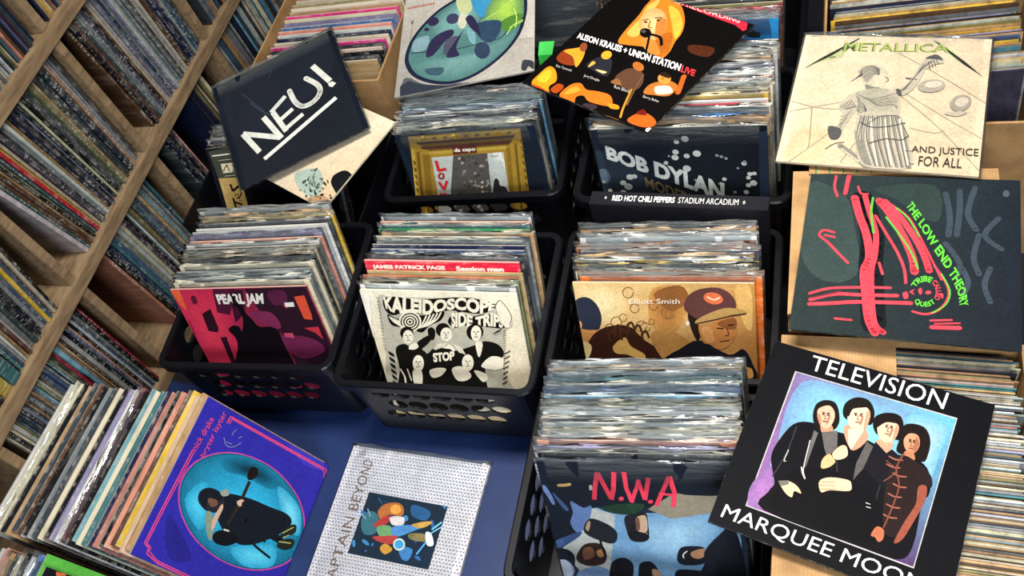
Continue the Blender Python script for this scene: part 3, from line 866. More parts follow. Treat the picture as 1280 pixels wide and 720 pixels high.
# ------------------------------------------------------------------ the printing on the front sleeves
# sleeve coordinates, 0..1 across and 0..1 up.  p polygon (smooth flag), s soft blend, g four-colour panel, e ellipse, l ink line, t lettering, d dot field
ART = {}
ART['TV'] = [
    ('p','0b0c10',[0,0,1,0,1,1,0,1],0),
    ('p','b8b4b0',[0.137,0.867,0.865,0.877,0.842,0.128,0.129,0.131],0),
    ('g',['75648e','62a8c2','4e3560','875a90'],[0.143,0.863,0.861,0.871,0.838,0.134,0.133,0.136]),
    ('s','6a88ac','7cc4d8',[0.178,0.812,0.392,0.853,0.644,0.833,0.749,0.762,0.738,0.543,0.578,0.479,0.258,0.424,0.17,0.481],7,1.0,0.25),
    ('s','66a2c0','9ab6d8',[0.676,0.826,0.831,0.821,0.833,0.704,0.817,0.54,0.75,0.618,0.681,0.735],5,1.0,0.25),
    ('s','7f92b4','86bccc',[0.165,0.442,0.209,0.59,0.291,0.584,0.263,0.407,0.191,0.307],4,1.0,0.25),
    ('s','806092','9c6ca4',[0.124,0.244,0.19,0.361,0.222,0.231,0.2,0.15,0.137,0.144],4,1.0,0.25),
    ('p','0c0b10',[0.162,0.402,0.171,0.488,0.211,0.594,0.284,0.629,0.378,0.623,0.536,0.63,0.609,0.605,0.759,0.611,0.816,0.556,0.829,0.473,0.812,0.416,0.818,0.224,0.78,0.143,0.636,0.136,0.207,0.141,0.202,0.232,0.214,0.276,0.189,0.332],1),
    ('l','34323a',0.0049,[0.225,0.585,0.221,0.439,0.196,0.308],1,0),
    ('l','2c2a32',0.0049,[0.305,0.595,0.317,0.449,0.325,0.359],1,0),
    ('l','2c2a32',0.0059,[0.43,0.494,0.457,0.412,0.473,0.393],1,0),
    ('l','2e2c34',0.0046,[0.637,0.484,0.633,0.368,0.65,0.251],1,0),
    ('p','09080c',[0.284,0.383,0.407,0.432,0.617,0.387,0.699,0.222,0.631,0.158,0.281,0.161,0.223,0.201],1),
    ('p','17110f',[0.278,0.662,0.275,0.725,0.306,0.762,0.352,0.766,0.382,0.723,0.396,0.665,0.379,0.621,0.331,0.605,0.302,0.615],1),
    ('p','b98468',[0.323,0.637,0.366,0.649,0.382,0.611,0.341,0.592],1),
    ('p','d9a88c',[0.292,0.685,0.297,0.716,0.333,0.741,0.363,0.716,0.371,0.669,0.355,0.625,0.321,0.629],1),
    ('p','b07c60',[0.294,0.675,0.308,0.678,0.327,0.632,0.311,0.642],1),
    ('p','5c5a58',[0.303,0.594,0.323,0.588,0.318,0.409,0.308,0.379,0.305,0.431],0),
    ('l','c9c4bd',0.0036,[0.3,0.538,0.311,0.393,0.329,0.354],1,0),
    ('l','c9c4bd',0.0036,[0.225,0.457,0.221,0.401,0.23,0.401],1,0),
    ('p','c08a70',[0.424,0.669,0.513,0.676,0.531,0.628,0.487,0.557,0.44,0.606],1),
    ('p','17110f',[0.399,0.722,0.396,0.778,0.431,0.824,0.487,0.831,0.525,0.785,0.533,0.725,0.512,0.703,0.428,0.698],1),
    ('p','e6bd9f',[0.418,0.729,0.422,0.766,0.466,0.797,0.508,0.774,0.516,0.721,0.505,0.666,0.473,0.649,0.438,0.677],1),
    ('p','c08f72',[0.495,0.773,0.512,0.766,0.516,0.711,0.506,0.67,0.497,0.725],1),
    ('p','17110f',[0.413,0.721,0.411,0.765,0.448,0.802,0.506,0.799,0.475,0.784,0.435,0.76,0.428,0.719],1),
    ('p','e3c2a6',[0.442,0.655,0.505,0.666,0.478,0.556,0.457,0.586],0),
    ('p','5f5b58',[0.337,0.596,0.4,0.629,0.419,0.55,0.394,0.48,0.368,0.524],0),
    ('p','56524f',[0.532,0.622,0.591,0.595,0.549,0.488,0.522,0.419,0.515,0.501],0),
    ('p','d8a878',[0.382,0.424,0.375,0.466,0.394,0.503,0.413,0.494,0.43,0.474,0.411,0.44],1),
    ('p','e4bd98',[0.408,0.512,0.43,0.559,0.455,0.566,0.471,0.524,0.447,0.494,0.423,0.489],1),
    ('p','e4bd98',[0.391,0.36,0.428,0.394,0.502,0.411,0.522,0.393,0.52,0.363,0.444,0.336,0.411,0.313],1),
    ('l','5a3a30',0.0023,[0.393,0.358,0.455,0.38],1,0),
    ('l','5a3a30',0.0023,[0.398,0.342,0.459,0.364],1,0),
    ('l','5a3a30',0.0023,[0.402,0.325,0.463,0.347],1,0),
    ('p','dcb892',[0.238,0.288,0.268,0.31,0.307,0.303,0.335,0.275,0.304,0.275,0.302,0.243,0.27,0.253],1),
    ('p','6a6660',[0.226,0.296,0.267,0.315,0.274,0.297,0.242,0.274],0),
    ('l','d8cfc0',0.0047,[0.301,0.396,0.313,0.37,0.33,0.348],1,0),
    ('l','d8cfc0',0.0047,[0.301,0.396,0.317,0.372,0.33,0.348],1,0),
    ('p','c69478',[0.58,0.654,0.63,0.667,0.638,0.63,0.615,0.58,0.571,0.623],1),
    ('p','17110f',[0.536,0.712,0.538,0.761,0.581,0.796,0.636,0.799,0.662,0.747,0.658,0.678,0.588,0.691,0.561,0.674],1),
    ('p','e2b598',[0.557,0.718,0.579,0.754,0.632,0.755,0.646,0.716,0.633,0.662,0.599,0.646,0.567,0.676],1),
    ('p','bd8a6c',[0.631,0.749,0.646,0.72,0.634,0.666,0.629,0.707],1),
    ('p','17110f',[0.554,0.705,0.557,0.751,0.596,0.777,0.639,0.759,0.587,0.746],1),
    ('p','15131a',[0.566,0.635,0.622,0.596,0.64,0.623,0.675,0.604,0.651,0.426,0.549,0.488],0),
    ('p','19110f',[0.658,0.678,0.656,0.745,0.685,0.777,0.745,0.779,0.781,0.726,0.786,0.648,0.771,0.609,0.695,0.612,0.659,0.624],1),
    ('p','c98a6a',[0.676,0.687,0.691,0.726,0.728,0.729,0.744,0.682,0.728,0.636,0.694,0.644],1),
    ('p','9a6248',[0.722,0.723,0.742,0.69,0.73,0.639,0.726,0.684],1),
    ('p','b27656',[0.691,0.63,0.726,0.64,0.74,0.603,0.709,0.572],1),
    ('p','241818',[0.675,0.604,0.751,0.601,0.815,0.562,0.831,0.505,0.785,0.493,0.786,0.393,0.756,0.246,0.694,0.244,0.653,0.465],1),
    ('p','8c4a3a',[0.781,0.488,0.813,0.501,0.819,0.431,0.794,0.31,0.771,0.228,0.744,0.207,0.763,0.309,0.788,0.406],1),
    ('p','b4674a',[0.651,0.202,0.664,0.247,0.694,0.244,0.701,0.205,0.687,0.184,0.669,0.198],1),
    ('l','9a5a48',0.007,[0.637,0.585,0.664,0.58,0.692,0.587],1,0),
    ('l','9a5a48',0.0069,[0.636,0.545,0.662,0.54,0.69,0.547],1,0),
    ('l','9a5a48',0.0068,[0.671,0.513,0.696,0.508,0.724,0.515],1,0),
    ('l','9a5a48',0.0068,[0.682,0.464,0.708,0.459,0.735,0.466],1,0),
    ('l','9a5a48',0.0067,[0.674,0.412,0.699,0.407,0.726,0.414],1,0),
    ('l','9a5a48',0.0067,[0.679,0.361,0.705,0.357,0.731,0.364],1,0),
    ('l','9a5a48',0.0066,[0.678,0.311,0.703,0.307,0.73,0.314],1,0),
    ('l','7a4436',0.0058,[0.692,0.624,0.678,0.54,0.707,0.461,0.702,0.346,0.691,0.255],1,0),
    ('l','7a4436',0.0046,[0.63,0.56,0.681,0.528,0.643,0.461],1,0),
    ('l','c8c8c8',0.0033,[0.598,0.335,0.615,0.335],1,0),
    ('l','c8c8c8',0.0033,[0.604,0.318,0.621,0.319],1,0),
    ('l','2a1712',0.0043,[0.314,0.695,0.324,0.696],1,0),
    ('e','20120e',[0.32,0.687,0.005,0.001,0.001,-0.004]),
    ('l','2a1712',0.0043,[0.345,0.702,0.335,0.698],1,0),
    ('e','20120e',[0.341,0.691,0.005,0.001,0.001,-0.004]),
    ('l','8a5a44',0.0037,[0.331,0.689,0.331,0.667,0.339,0.668],1,0),
    ('l','7a3a30',0.0049,[0.327,0.652,0.345,0.655],1,0),
    ('p','9a6a54',[0.345,0.682,0.351,0.691,0.351,0.653,0.346,0.643],1),
    ('l','2a1712',0.0043,[0.446,0.741,0.458,0.743],1,0),
    ('e','20120e',[0.454,0.734,0.005,0.001,0.001,-0.004]),
    ('l','2a1712',0.0043,[0.482,0.75,0.47,0.746],1,0),
    ('e','20120e',[0.477,0.739,0.005,0.001,0.001,-0.004]),
    ('l','8a5a44',0.0037,[0.466,0.737,0.466,0.715,0.473,0.715],1,0),
    ('l','7a3a30',0.0048,[0.463,0.699,0.48,0.703],1,0),
    ('p','9a6a54',[0.481,0.731,0.488,0.739,0.488,0.701,0.482,0.692],1),
    ('l','2a1712',0.0042,[0.588,0.732,0.598,0.732],1,0),
    ('e','20120e',[0.593,0.723,0.005,0.001,0.0,-0.004]),
    ('l','2a1712',0.0042,[0.618,0.735,0.608,0.733],1,0),
    ('e','20120e',[0.613,0.726,0.005,0.001,0.0,-0.004]),
    ('l','8a5a44',0.0036,[0.603,0.724,0.601,0.703,0.609,0.703],1,0),
    ('l','7a3a30',0.0047,[0.597,0.688,0.614,0.69],1,0),
    ('p','9a6a54',[0.616,0.717,0.623,0.724,0.62,0.687,0.614,0.678],1),
    ('l','2a1712',0.0041,[0.697,0.697,0.706,0.697],1,0),
    ('e','20120e',[0.702,0.689,0.005,0.001,0.0,-0.004]),
    ('l','2a1712',0.0041,[0.722,0.701,0.714,0.698],1,0),
    ('e','20120e',[0.719,0.691,0.005,0.001,0.0,-0.004]),
    ('l','8a5a44',0.0035,[0.71,0.69,0.709,0.669,0.716,0.669],1,0),
    ('l','7a3a30',0.0047,[0.705,0.654,0.721,0.657],1,0),
    ('p','9a6a54',[0.721,0.683,0.726,0.69,0.725,0.653,0.72,0.645],1),
    ('t','e8e6e0','TELEVISION',[0.193,0.98,0.807,0.989],[0.194,0.894,0.8,0.896],0.0,1.0),
    ('t','e8e6e0','MARQUEE MOON',[0.049,0.105,0.895,0.105],[0.043,0.027,0.886,0.029],0.0,1.0)]
ART['NEU'] = [
    ('p','141822',[0,0,1,0,1,1,0,1],0),
    ('p','191e2b',[0.037,0.877,0.595,0.921,0.912,0.943,0.899,0.631,0.507,0.448,0.085,0.426],1),
    ('l','3a4150',0.0102,[0.248,0.7,0.299,0.598,0.355,0.517],1,0),
    ('l','333a48',0.0083,[0.394,0.899,0.472,0.9,0.439,0.847],1,0),
    ('l','39404e',0.0062,[0.2,0.825,0.316,0.588,0.323,0.467],1,0),
    ('l','dfdcd3',0.0419,[0.128,0.46,0.208,0.236],0,0),
    ('l','dfdcd3',0.0419,[0.128,0.46,0.385,0.272],0,0),
    ('l','dfdcd3',0.042,[0.309,0.517,0.39,0.263],0,0),
    ('l','dfdcd3',0.04,[0.385,0.522,0.439,0.301],0,0),
    ('l','dfdcd3',0.034,[0.372,0.525,0.511,0.605],0,0),
    ('l','dfdcd3',0.0335,[0.404,0.414,0.534,0.464],0,0),
    ('l','dfdcd3',0.0332,[0.428,0.321,0.593,0.377],0,0),
    ('l','dfdcd3',0.0404,[0.552,0.632,0.566,0.514,0.609,0.442,0.692,0.437,0.758,0.485,0.764,0.56,0.697,0.671],1,0),
    ('l','dfdcd3',0.0448,[0.773,0.754,0.857,0.542],0,0),
    ('p','dfdcd3',[0.837,0.531,0.87,0.534,0.894,0.5,0.858,0.48,0.838,0.502],0),
    ('l','dfdcd3',0.0326,[0.226,0.159,0.858,0.377],0,0)]
ART['MET'] = [
    ('g',['d6c4aa','d2bda2','cdb497','d8bf9f'],[0,1,1,1,1,0,0,0]),
    ('p','d9b894',[0.029,0.088,0.116,0.255,0.261,0.228,0.232,0.051,0.084,0.016],1),
    ('p','c9b79c',[0.775,0.468,0.932,0.441,0.971,0.255,0.82,0.241],1),
    ('p','b5b884',[0.058,0.756,0.17,0.861,0.296,0.967,0.227,0.819],0),
    ('p','b5b884',[0.716,0.979,0.819,0.891,0.853,0.797,0.786,0.878],0),
    ('p','2a2c24',[0.023,0.705,0.131,0.821,0.304,0.985,0.309,0.976,0.174,0.832],0),
    ('p','2a2c24',[0.699,0.982,0.731,0.962,0.879,0.815,0.979,0.698,0.867,0.798],0),
    ('l','2f3228',0.0074,[0.162,0.814,0.197,0.824],0,0),
    ('t','5c6238','METALLICA',[0.23,0.942,0.784,0.951],[0.225,0.87,0.79,0.883],0.03,1.0),
    ('t','aab55c','METALLICA',[0.235,0.947,0.781,0.955],[0.233,0.875,0.787,0.887],0.0,1.0),
    ('l','8d8474',0.005,[0.072,0.005,0.259,0.248,0.466,0.577],1,0),
    ('l','8d8474',0.0053,[0.01,0.372,0.351,0.493,0.548,0.583],1,0),
    ('l','8d8474',0.0051,[0.582,0.53,0.788,0.314,0.998,0.04],1,0),
    ('l','8d8474',0.0051,[0.599,0.555,0.807,0.393,0.995,0.258],1,0),
    ('l','8d8474',0.0053,[0.011,0.451,0.163,0.411,0.278,0.41],1,0),
    ('l','8d8474',0.0054,[0.531,0.867,0.725,0.728,1.004,0.505],1,0),
    ('l','8d8474',0.0052,[0.126,0.418,0.153,0.159,0.148,0.1],1,0),
    ('l','8d8474',0.0048,[0.332,0.023,0.433,0.283,0.509,0.448],1,0),
    ('l','8d8474',0.0048,[0.646,0.301,0.766,0.274,0.815,0.297],1,0),
    ('p','bfb29c',[0.348,0.706,0.374,0.755,0.429,0.767,0.483,0.731,0.499,0.652,0.484,0.599,0.437,0.586,0.385,0.607],1),
    ('p','c9bca4',[0.419,0.679,0.479,0.703,0.498,0.641,0.478,0.592,0.436,0.596],1),
    ('l','807c70',0.0053,[0.334,0.706,0.367,0.75,0.409,0.757,0.444,0.737],1,0),
    ('l','4e4d4c',0.0053,[0.341,0.695,0.374,0.742,0.413,0.749,0.445,0.731],1,0),
    ('l','807c70',0.0053,[0.348,0.685,0.381,0.734,0.417,0.74,0.446,0.725],1,0),
    ('l','4e4d4c',0.0053,[0.355,0.675,0.387,0.726,0.421,0.732,0.447,0.718],1,0),
    ('l','807c70',0.0053,[0.362,0.665,0.394,0.718,0.425,0.724,0.447,0.712],1,0),
    ('l','4e4d4c',0.0053,[0.369,0.655,0.401,0.709,0.429,0.715,0.448,0.706],1,0),
    ('l','807c70',0.0053,[0.376,0.644,0.408,0.701,0.432,0.707,0.449,0.699],1,0),
    ('l','4e4d4c',0.0053,[0.383,0.634,0.414,0.693,0.436,0.699,0.45,0.693],1,0),
    ('l','807c70',0.0052,[0.39,0.624,0.421,0.685,0.44,0.69,0.45,0.687],1,0),
    ('l','4e4d4c',0.0053,[0.307,0.627,0.336,0.659,0.358,0.675],1,0),
    ('l','4e4d4c',0.0053,[0.314,0.634,0.34,0.665,0.357,0.683],1,0),
    ('l','4e4d4c',0.0053,[0.32,0.641,0.343,0.672,0.356,0.692],1,0),
    ('l','4e4d4c',0.0053,[0.326,0.648,0.346,0.679,0.355,0.7],1,0),
    ('l','4e4d4c',0.0053,[0.332,0.654,0.35,0.685,0.354,0.709],1,0),
    ('p','807c70',[0.385,0.607,0.429,0.593,0.465,0.587,0.433,0.56,0.397,0.57],1),
    ('l','4e4d4c',0.0052,[0.483,0.672,0.502,0.652,0.493,0.635],1,0),
    ('p','aca390',[0.338,0.533,0.384,0.565,0.452,0.582,0.536,0.576,0.571,0.529,0.584,0.454,0.577,0.389,0.473,0.405,0.388,0.366,0.356,0.436],1),
    ('l','4e4d4c',0.0043,[0.348,0.534,0.42,0.498,0.5,0.524,0.559,0.553],1,0),
    ('l','807c70',0.0043,[0.357,0.528,0.428,0.49,0.507,0.514,0.561,0.534],1,0),
    ('l','4e4d4c',0.0043,[0.367,0.523,0.436,0.483,0.513,0.505,0.563,0.516],1,0),
    ('l','807c70',0.0043,[0.376,0.517,0.444,0.475,0.52,0.495,0.565,0.498],1,0),
    ('l','4e4d4c',0.0043,[0.385,0.512,0.452,0.468,0.526,0.485,0.567,0.48],1,0),
    ('l','807c70',0.0043,[0.394,0.506,0.459,0.46,0.533,0.476,0.569,0.462],1,0),
    ('l','4e4d4c',0.0043,[0.403,0.501,0.467,0.453,0.54,0.466,0.571,0.444],1,0),
    ('l','807c70',0.0043,[0.412,0.495,0.475,0.445,0.546,0.457,0.572,0.427],1,0),
    ('l','4e4d4c',0.0043,[0.364,0.477,0.398,0.449,0.418,0.401],1,0),
    ('l','4e4d4c',0.0043,[0.367,0.457,0.4,0.433,0.419,0.393],1,0),
    ('l','4e4d4c',0.0043,[0.369,0.437,0.403,0.417,0.42,0.385],1,0),
    ('l','4e4d4c',0.0042,[0.372,0.417,0.405,0.401,0.421,0.377],1,0),
    ('l','4e4d4c',0.0042,[0.375,0.397,0.407,0.386,0.422,0.369],1,0),
    ('p','807c70',[0.342,0.517,0.37,0.494,0.38,0.398,0.361,0.416],1),
    ('p','aca390',[0.338,0.533,0.294,0.497,0.269,0.419,0.304,0.371,0.294,0.29,0.261,0.228,0.292,0.192,0.318,0.273,0.344,0.354,0.367,0.437],1),
    ('l','4e4d4c',0.0043,[0.275,0.43,0.306,0.408,0.343,0.427],1,0),
    ('l','807c70',0.0042,[0.286,0.23,0.305,0.291,0.316,0.352],1,0),
    ('l','4e4d4c',0.0043,[0.285,0.441,0.315,0.415,0.347,0.427],1,0),
    ('l','807c70',0.0042,[0.287,0.254,0.309,0.308,0.322,0.365],1,0),
    ('l','4e4d4c',0.0043,[0.294,0.452,0.324,0.421,0.351,0.428],1,0),
    ('l','807c70',0.0042,[0.288,0.278,0.312,0.324,0.327,0.377],1,0),
    ('l','4e4d4c',0.0043,[0.304,0.463,0.333,0.428,0.355,0.428],1,0),
    ('l','807c70',0.0042,[0.289,0.302,0.315,0.34,0.332,0.39],1,0),
    ('l','4e4d4c',0.0043,[0.314,0.474,0.342,0.435,0.359,0.428],1,0),
    ('l','807c70',0.0042,[0.289,0.326,0.319,0.356,0.338,0.402],1,0),
    ('l','4e4d4c',0.0043,[0.324,0.485,0.351,0.442,0.364,0.429],1,0),
    ('l','807c70',0.0042,[0.29,0.35,0.322,0.373,0.343,0.415],1,0),
    ('p','4e4d4c',[0.234,0.269,0.271,0.276,0.309,0.248,0.298,0.188,0.256,0.188],1),
    ('l','807c70',0.0295,[0.316,0.14,0.4,0.072,0.468,0.004],1,0),
    ('l','c0b6a4',0.0098,[0.326,0.118,0.424,0.037],1,0),
    ('l','4e4d4c',0.0049,[0.244,0.11,0.286,0.152,0.332,0.166],1,0),
    ('p','aca390',[0.385,0.378,0.472,0.409,0.58,0.394,0.622,0.303,0.653,0.207,0.678,0.02,0.454,0.01,0.393,0.153,0.374,0.258],1),
    ('l','4e4d4c',0.005,[0.395,0.367,0.392,0.201,0.455,0.055],1,0),
    ('l','807c70',0.0084,[0.406,0.36,0.405,0.183,0.463,0.056],1,0),
    ('l','4e4d4c',0.005,[0.412,0.368,0.416,0.203,0.48,0.017],1,0),
    ('l','807c70',0.0084,[0.422,0.361,0.429,0.185,0.488,0.018],1,0),
    ('l','4e4d4c',0.005,[0.433,0.37,0.443,0.206,0.509,0.014],1,0),
    ('l','807c70',0.0083,[0.444,0.363,0.456,0.188,0.517,0.015],1,0),
    ('l','4e4d4c',0.005,[0.452,0.371,0.476,0.209,0.53,0.015],1,0),
    ('l','807c70',0.0083,[0.463,0.364,0.489,0.191,0.538,0.016],1,0),
    ('l','4e4d4c',0.005,[0.477,0.373,0.496,0.211,0.559,0.014],1,0),
    ('l','807c70',0.0083,[0.487,0.366,0.509,0.193,0.567,0.015],1,0),
    ('l','4e4d4c',0.005,[0.501,0.375,0.525,0.214,0.579,0.016],1,0),
    ('l','807c70',0.0083,[0.511,0.368,0.538,0.196,0.586,0.017],1,0),
    ('l','4e4d4c',0.005,[0.524,0.377,0.552,0.216,0.611,0.016],1,0),
    ('l','807c70',0.0083,[0.534,0.37,0.564,0.198,0.619,0.017],1,0),
    ('l','4e4d4c',0.005,[0.547,0.379,0.582,0.219,0.637,0.019],1,0),
    ('l','807c70',0.0083,[0.557,0.372,0.595,0.201,0.644,0.02],1,0),
    ('l','4e4d4c',0.005,[0.564,0.38,0.609,0.221,0.66,0.02],1,0),
    ('l','807c70',0.0082,[0.574,0.373,0.622,0.204,0.667,0.02],1,0),
    ('l','4e4d4c',0.0049,[0.577,0.382,0.628,0.223,0.673,0.019],1,0),
    ('l','807c70',0.0082,[0.588,0.374,0.64,0.205,0.68,0.02],1,0),
    ('l','d4c8b2',0.01,[0.448,0.343,0.475,0.19,0.519,0.021],1,0),
    ('l','d4c8b2',0.0099,[0.52,0.349,0.545,0.196,0.588,0.028],1,0),
    ('l','d4c8b2',0.0098,[0.59,0.355,0.625,0.204,0.666,0.037],1,0),
    ('l','4e4d4c',0.0083,[0.399,0.315,0.46,0.285,0.553,0.301,0.619,0.33],1,0),
    ('l','4e4d4c',0.005,[0.431,0.302,0.491,0.367,0.571,0.381],1,0),
    ('l','4e4d4c',0.0081,[0.461,0.169,0.537,0.207,0.616,0.207,0.647,0.24],1,0),
    ('l','4e4d4c',0.0049,[0.602,0.337,0.634,0.262,0.648,0.235],1,0),
    ('p','807c70',[0.377,0.254,0.405,0.202,0.446,0.13,0.479,0.03,0.445,0.035,0.4,0.144],1),
    ('p','aca390',[0.558,0.563,0.597,0.613,0.628,0.691,0.658,0.787,0.714,0.849,0.762,0.831,0.77,0.793,0.733,0.783,0.685,0.742,0.661,0.652,0.625,0.567,0.582,0.53],1),
    ('l','807c70',0.0042,[0.563,0.553,0.624,0.649,0.666,0.777],1,0),
    ('l','4e4d4c',0.0042,[0.569,0.557,0.629,0.662,0.676,0.784],1,0),
    ('l','807c70',0.0042,[0.575,0.562,0.635,0.675,0.686,0.791],1,0),
    ('l','4e4d4c',0.0042,[0.582,0.566,0.64,0.688,0.697,0.798],1,0),
    ('l','807c70',0.0042,[0.588,0.571,0.646,0.7,0.707,0.805],1,0),
    ('l','4e4d4c',0.0042,[0.594,0.575,0.651,0.713,0.717,0.811],1,0),
    ('l','4e4d4c',0.0043,[0.691,0.799,0.707,0.744],1,0),
    ('l','4e4d4c',0.0043,[0.704,0.806,0.719,0.757],1,0),
    ('l','4e4d4c',0.0043,[0.717,0.813,0.732,0.77],1,0),
    ('l','4e4d4c',0.0043,[0.73,0.82,0.744,0.783],1,0),
    ('p','4e4d4c',[0.549,0.577,0.571,0.574,0.582,0.53,0.562,0.537],1),
    ('l','4e4d4c',0.0069,[0.592,0.666,0.647,0.657],1,0),
    ('p','4e4d4c',[0.675,0.826,0.727,0.859,0.766,0.818,0.73,0.82],1),
    ('e','9a9284',[0.725,0.613,0.068,0.015,0.008,-0.048]),
    ('e','c4b8a4',[0.734,0.626,0.044,0.01,0.004,-0.024]),
    ('e','8f877a',[0.879,0.496,0.049,0.029,0.016,-0.054]),
    ('e','b6aa98',[0.884,0.504,0.031,0.018,0.009,-0.031]),
    ('p','a89c8a',[0.806,0.412,0.881,0.437,0.914,0.43,0.871,0.398],1),
    ('t','2c2a28','...AND JUSTICE',[0.638,0.171,0.988,0.18],[0.642,0.115,0.989,0.114],0.0,1.0),
    ('t','2c2a28','FOR ALL',[0.713,0.104,0.919,0.107],[0.714,0.038,0.917,0.042],0.0,1.0),
    ('l','2c2a28',0.0031,[0.666,0.044,0.695,0.047],1,0)]
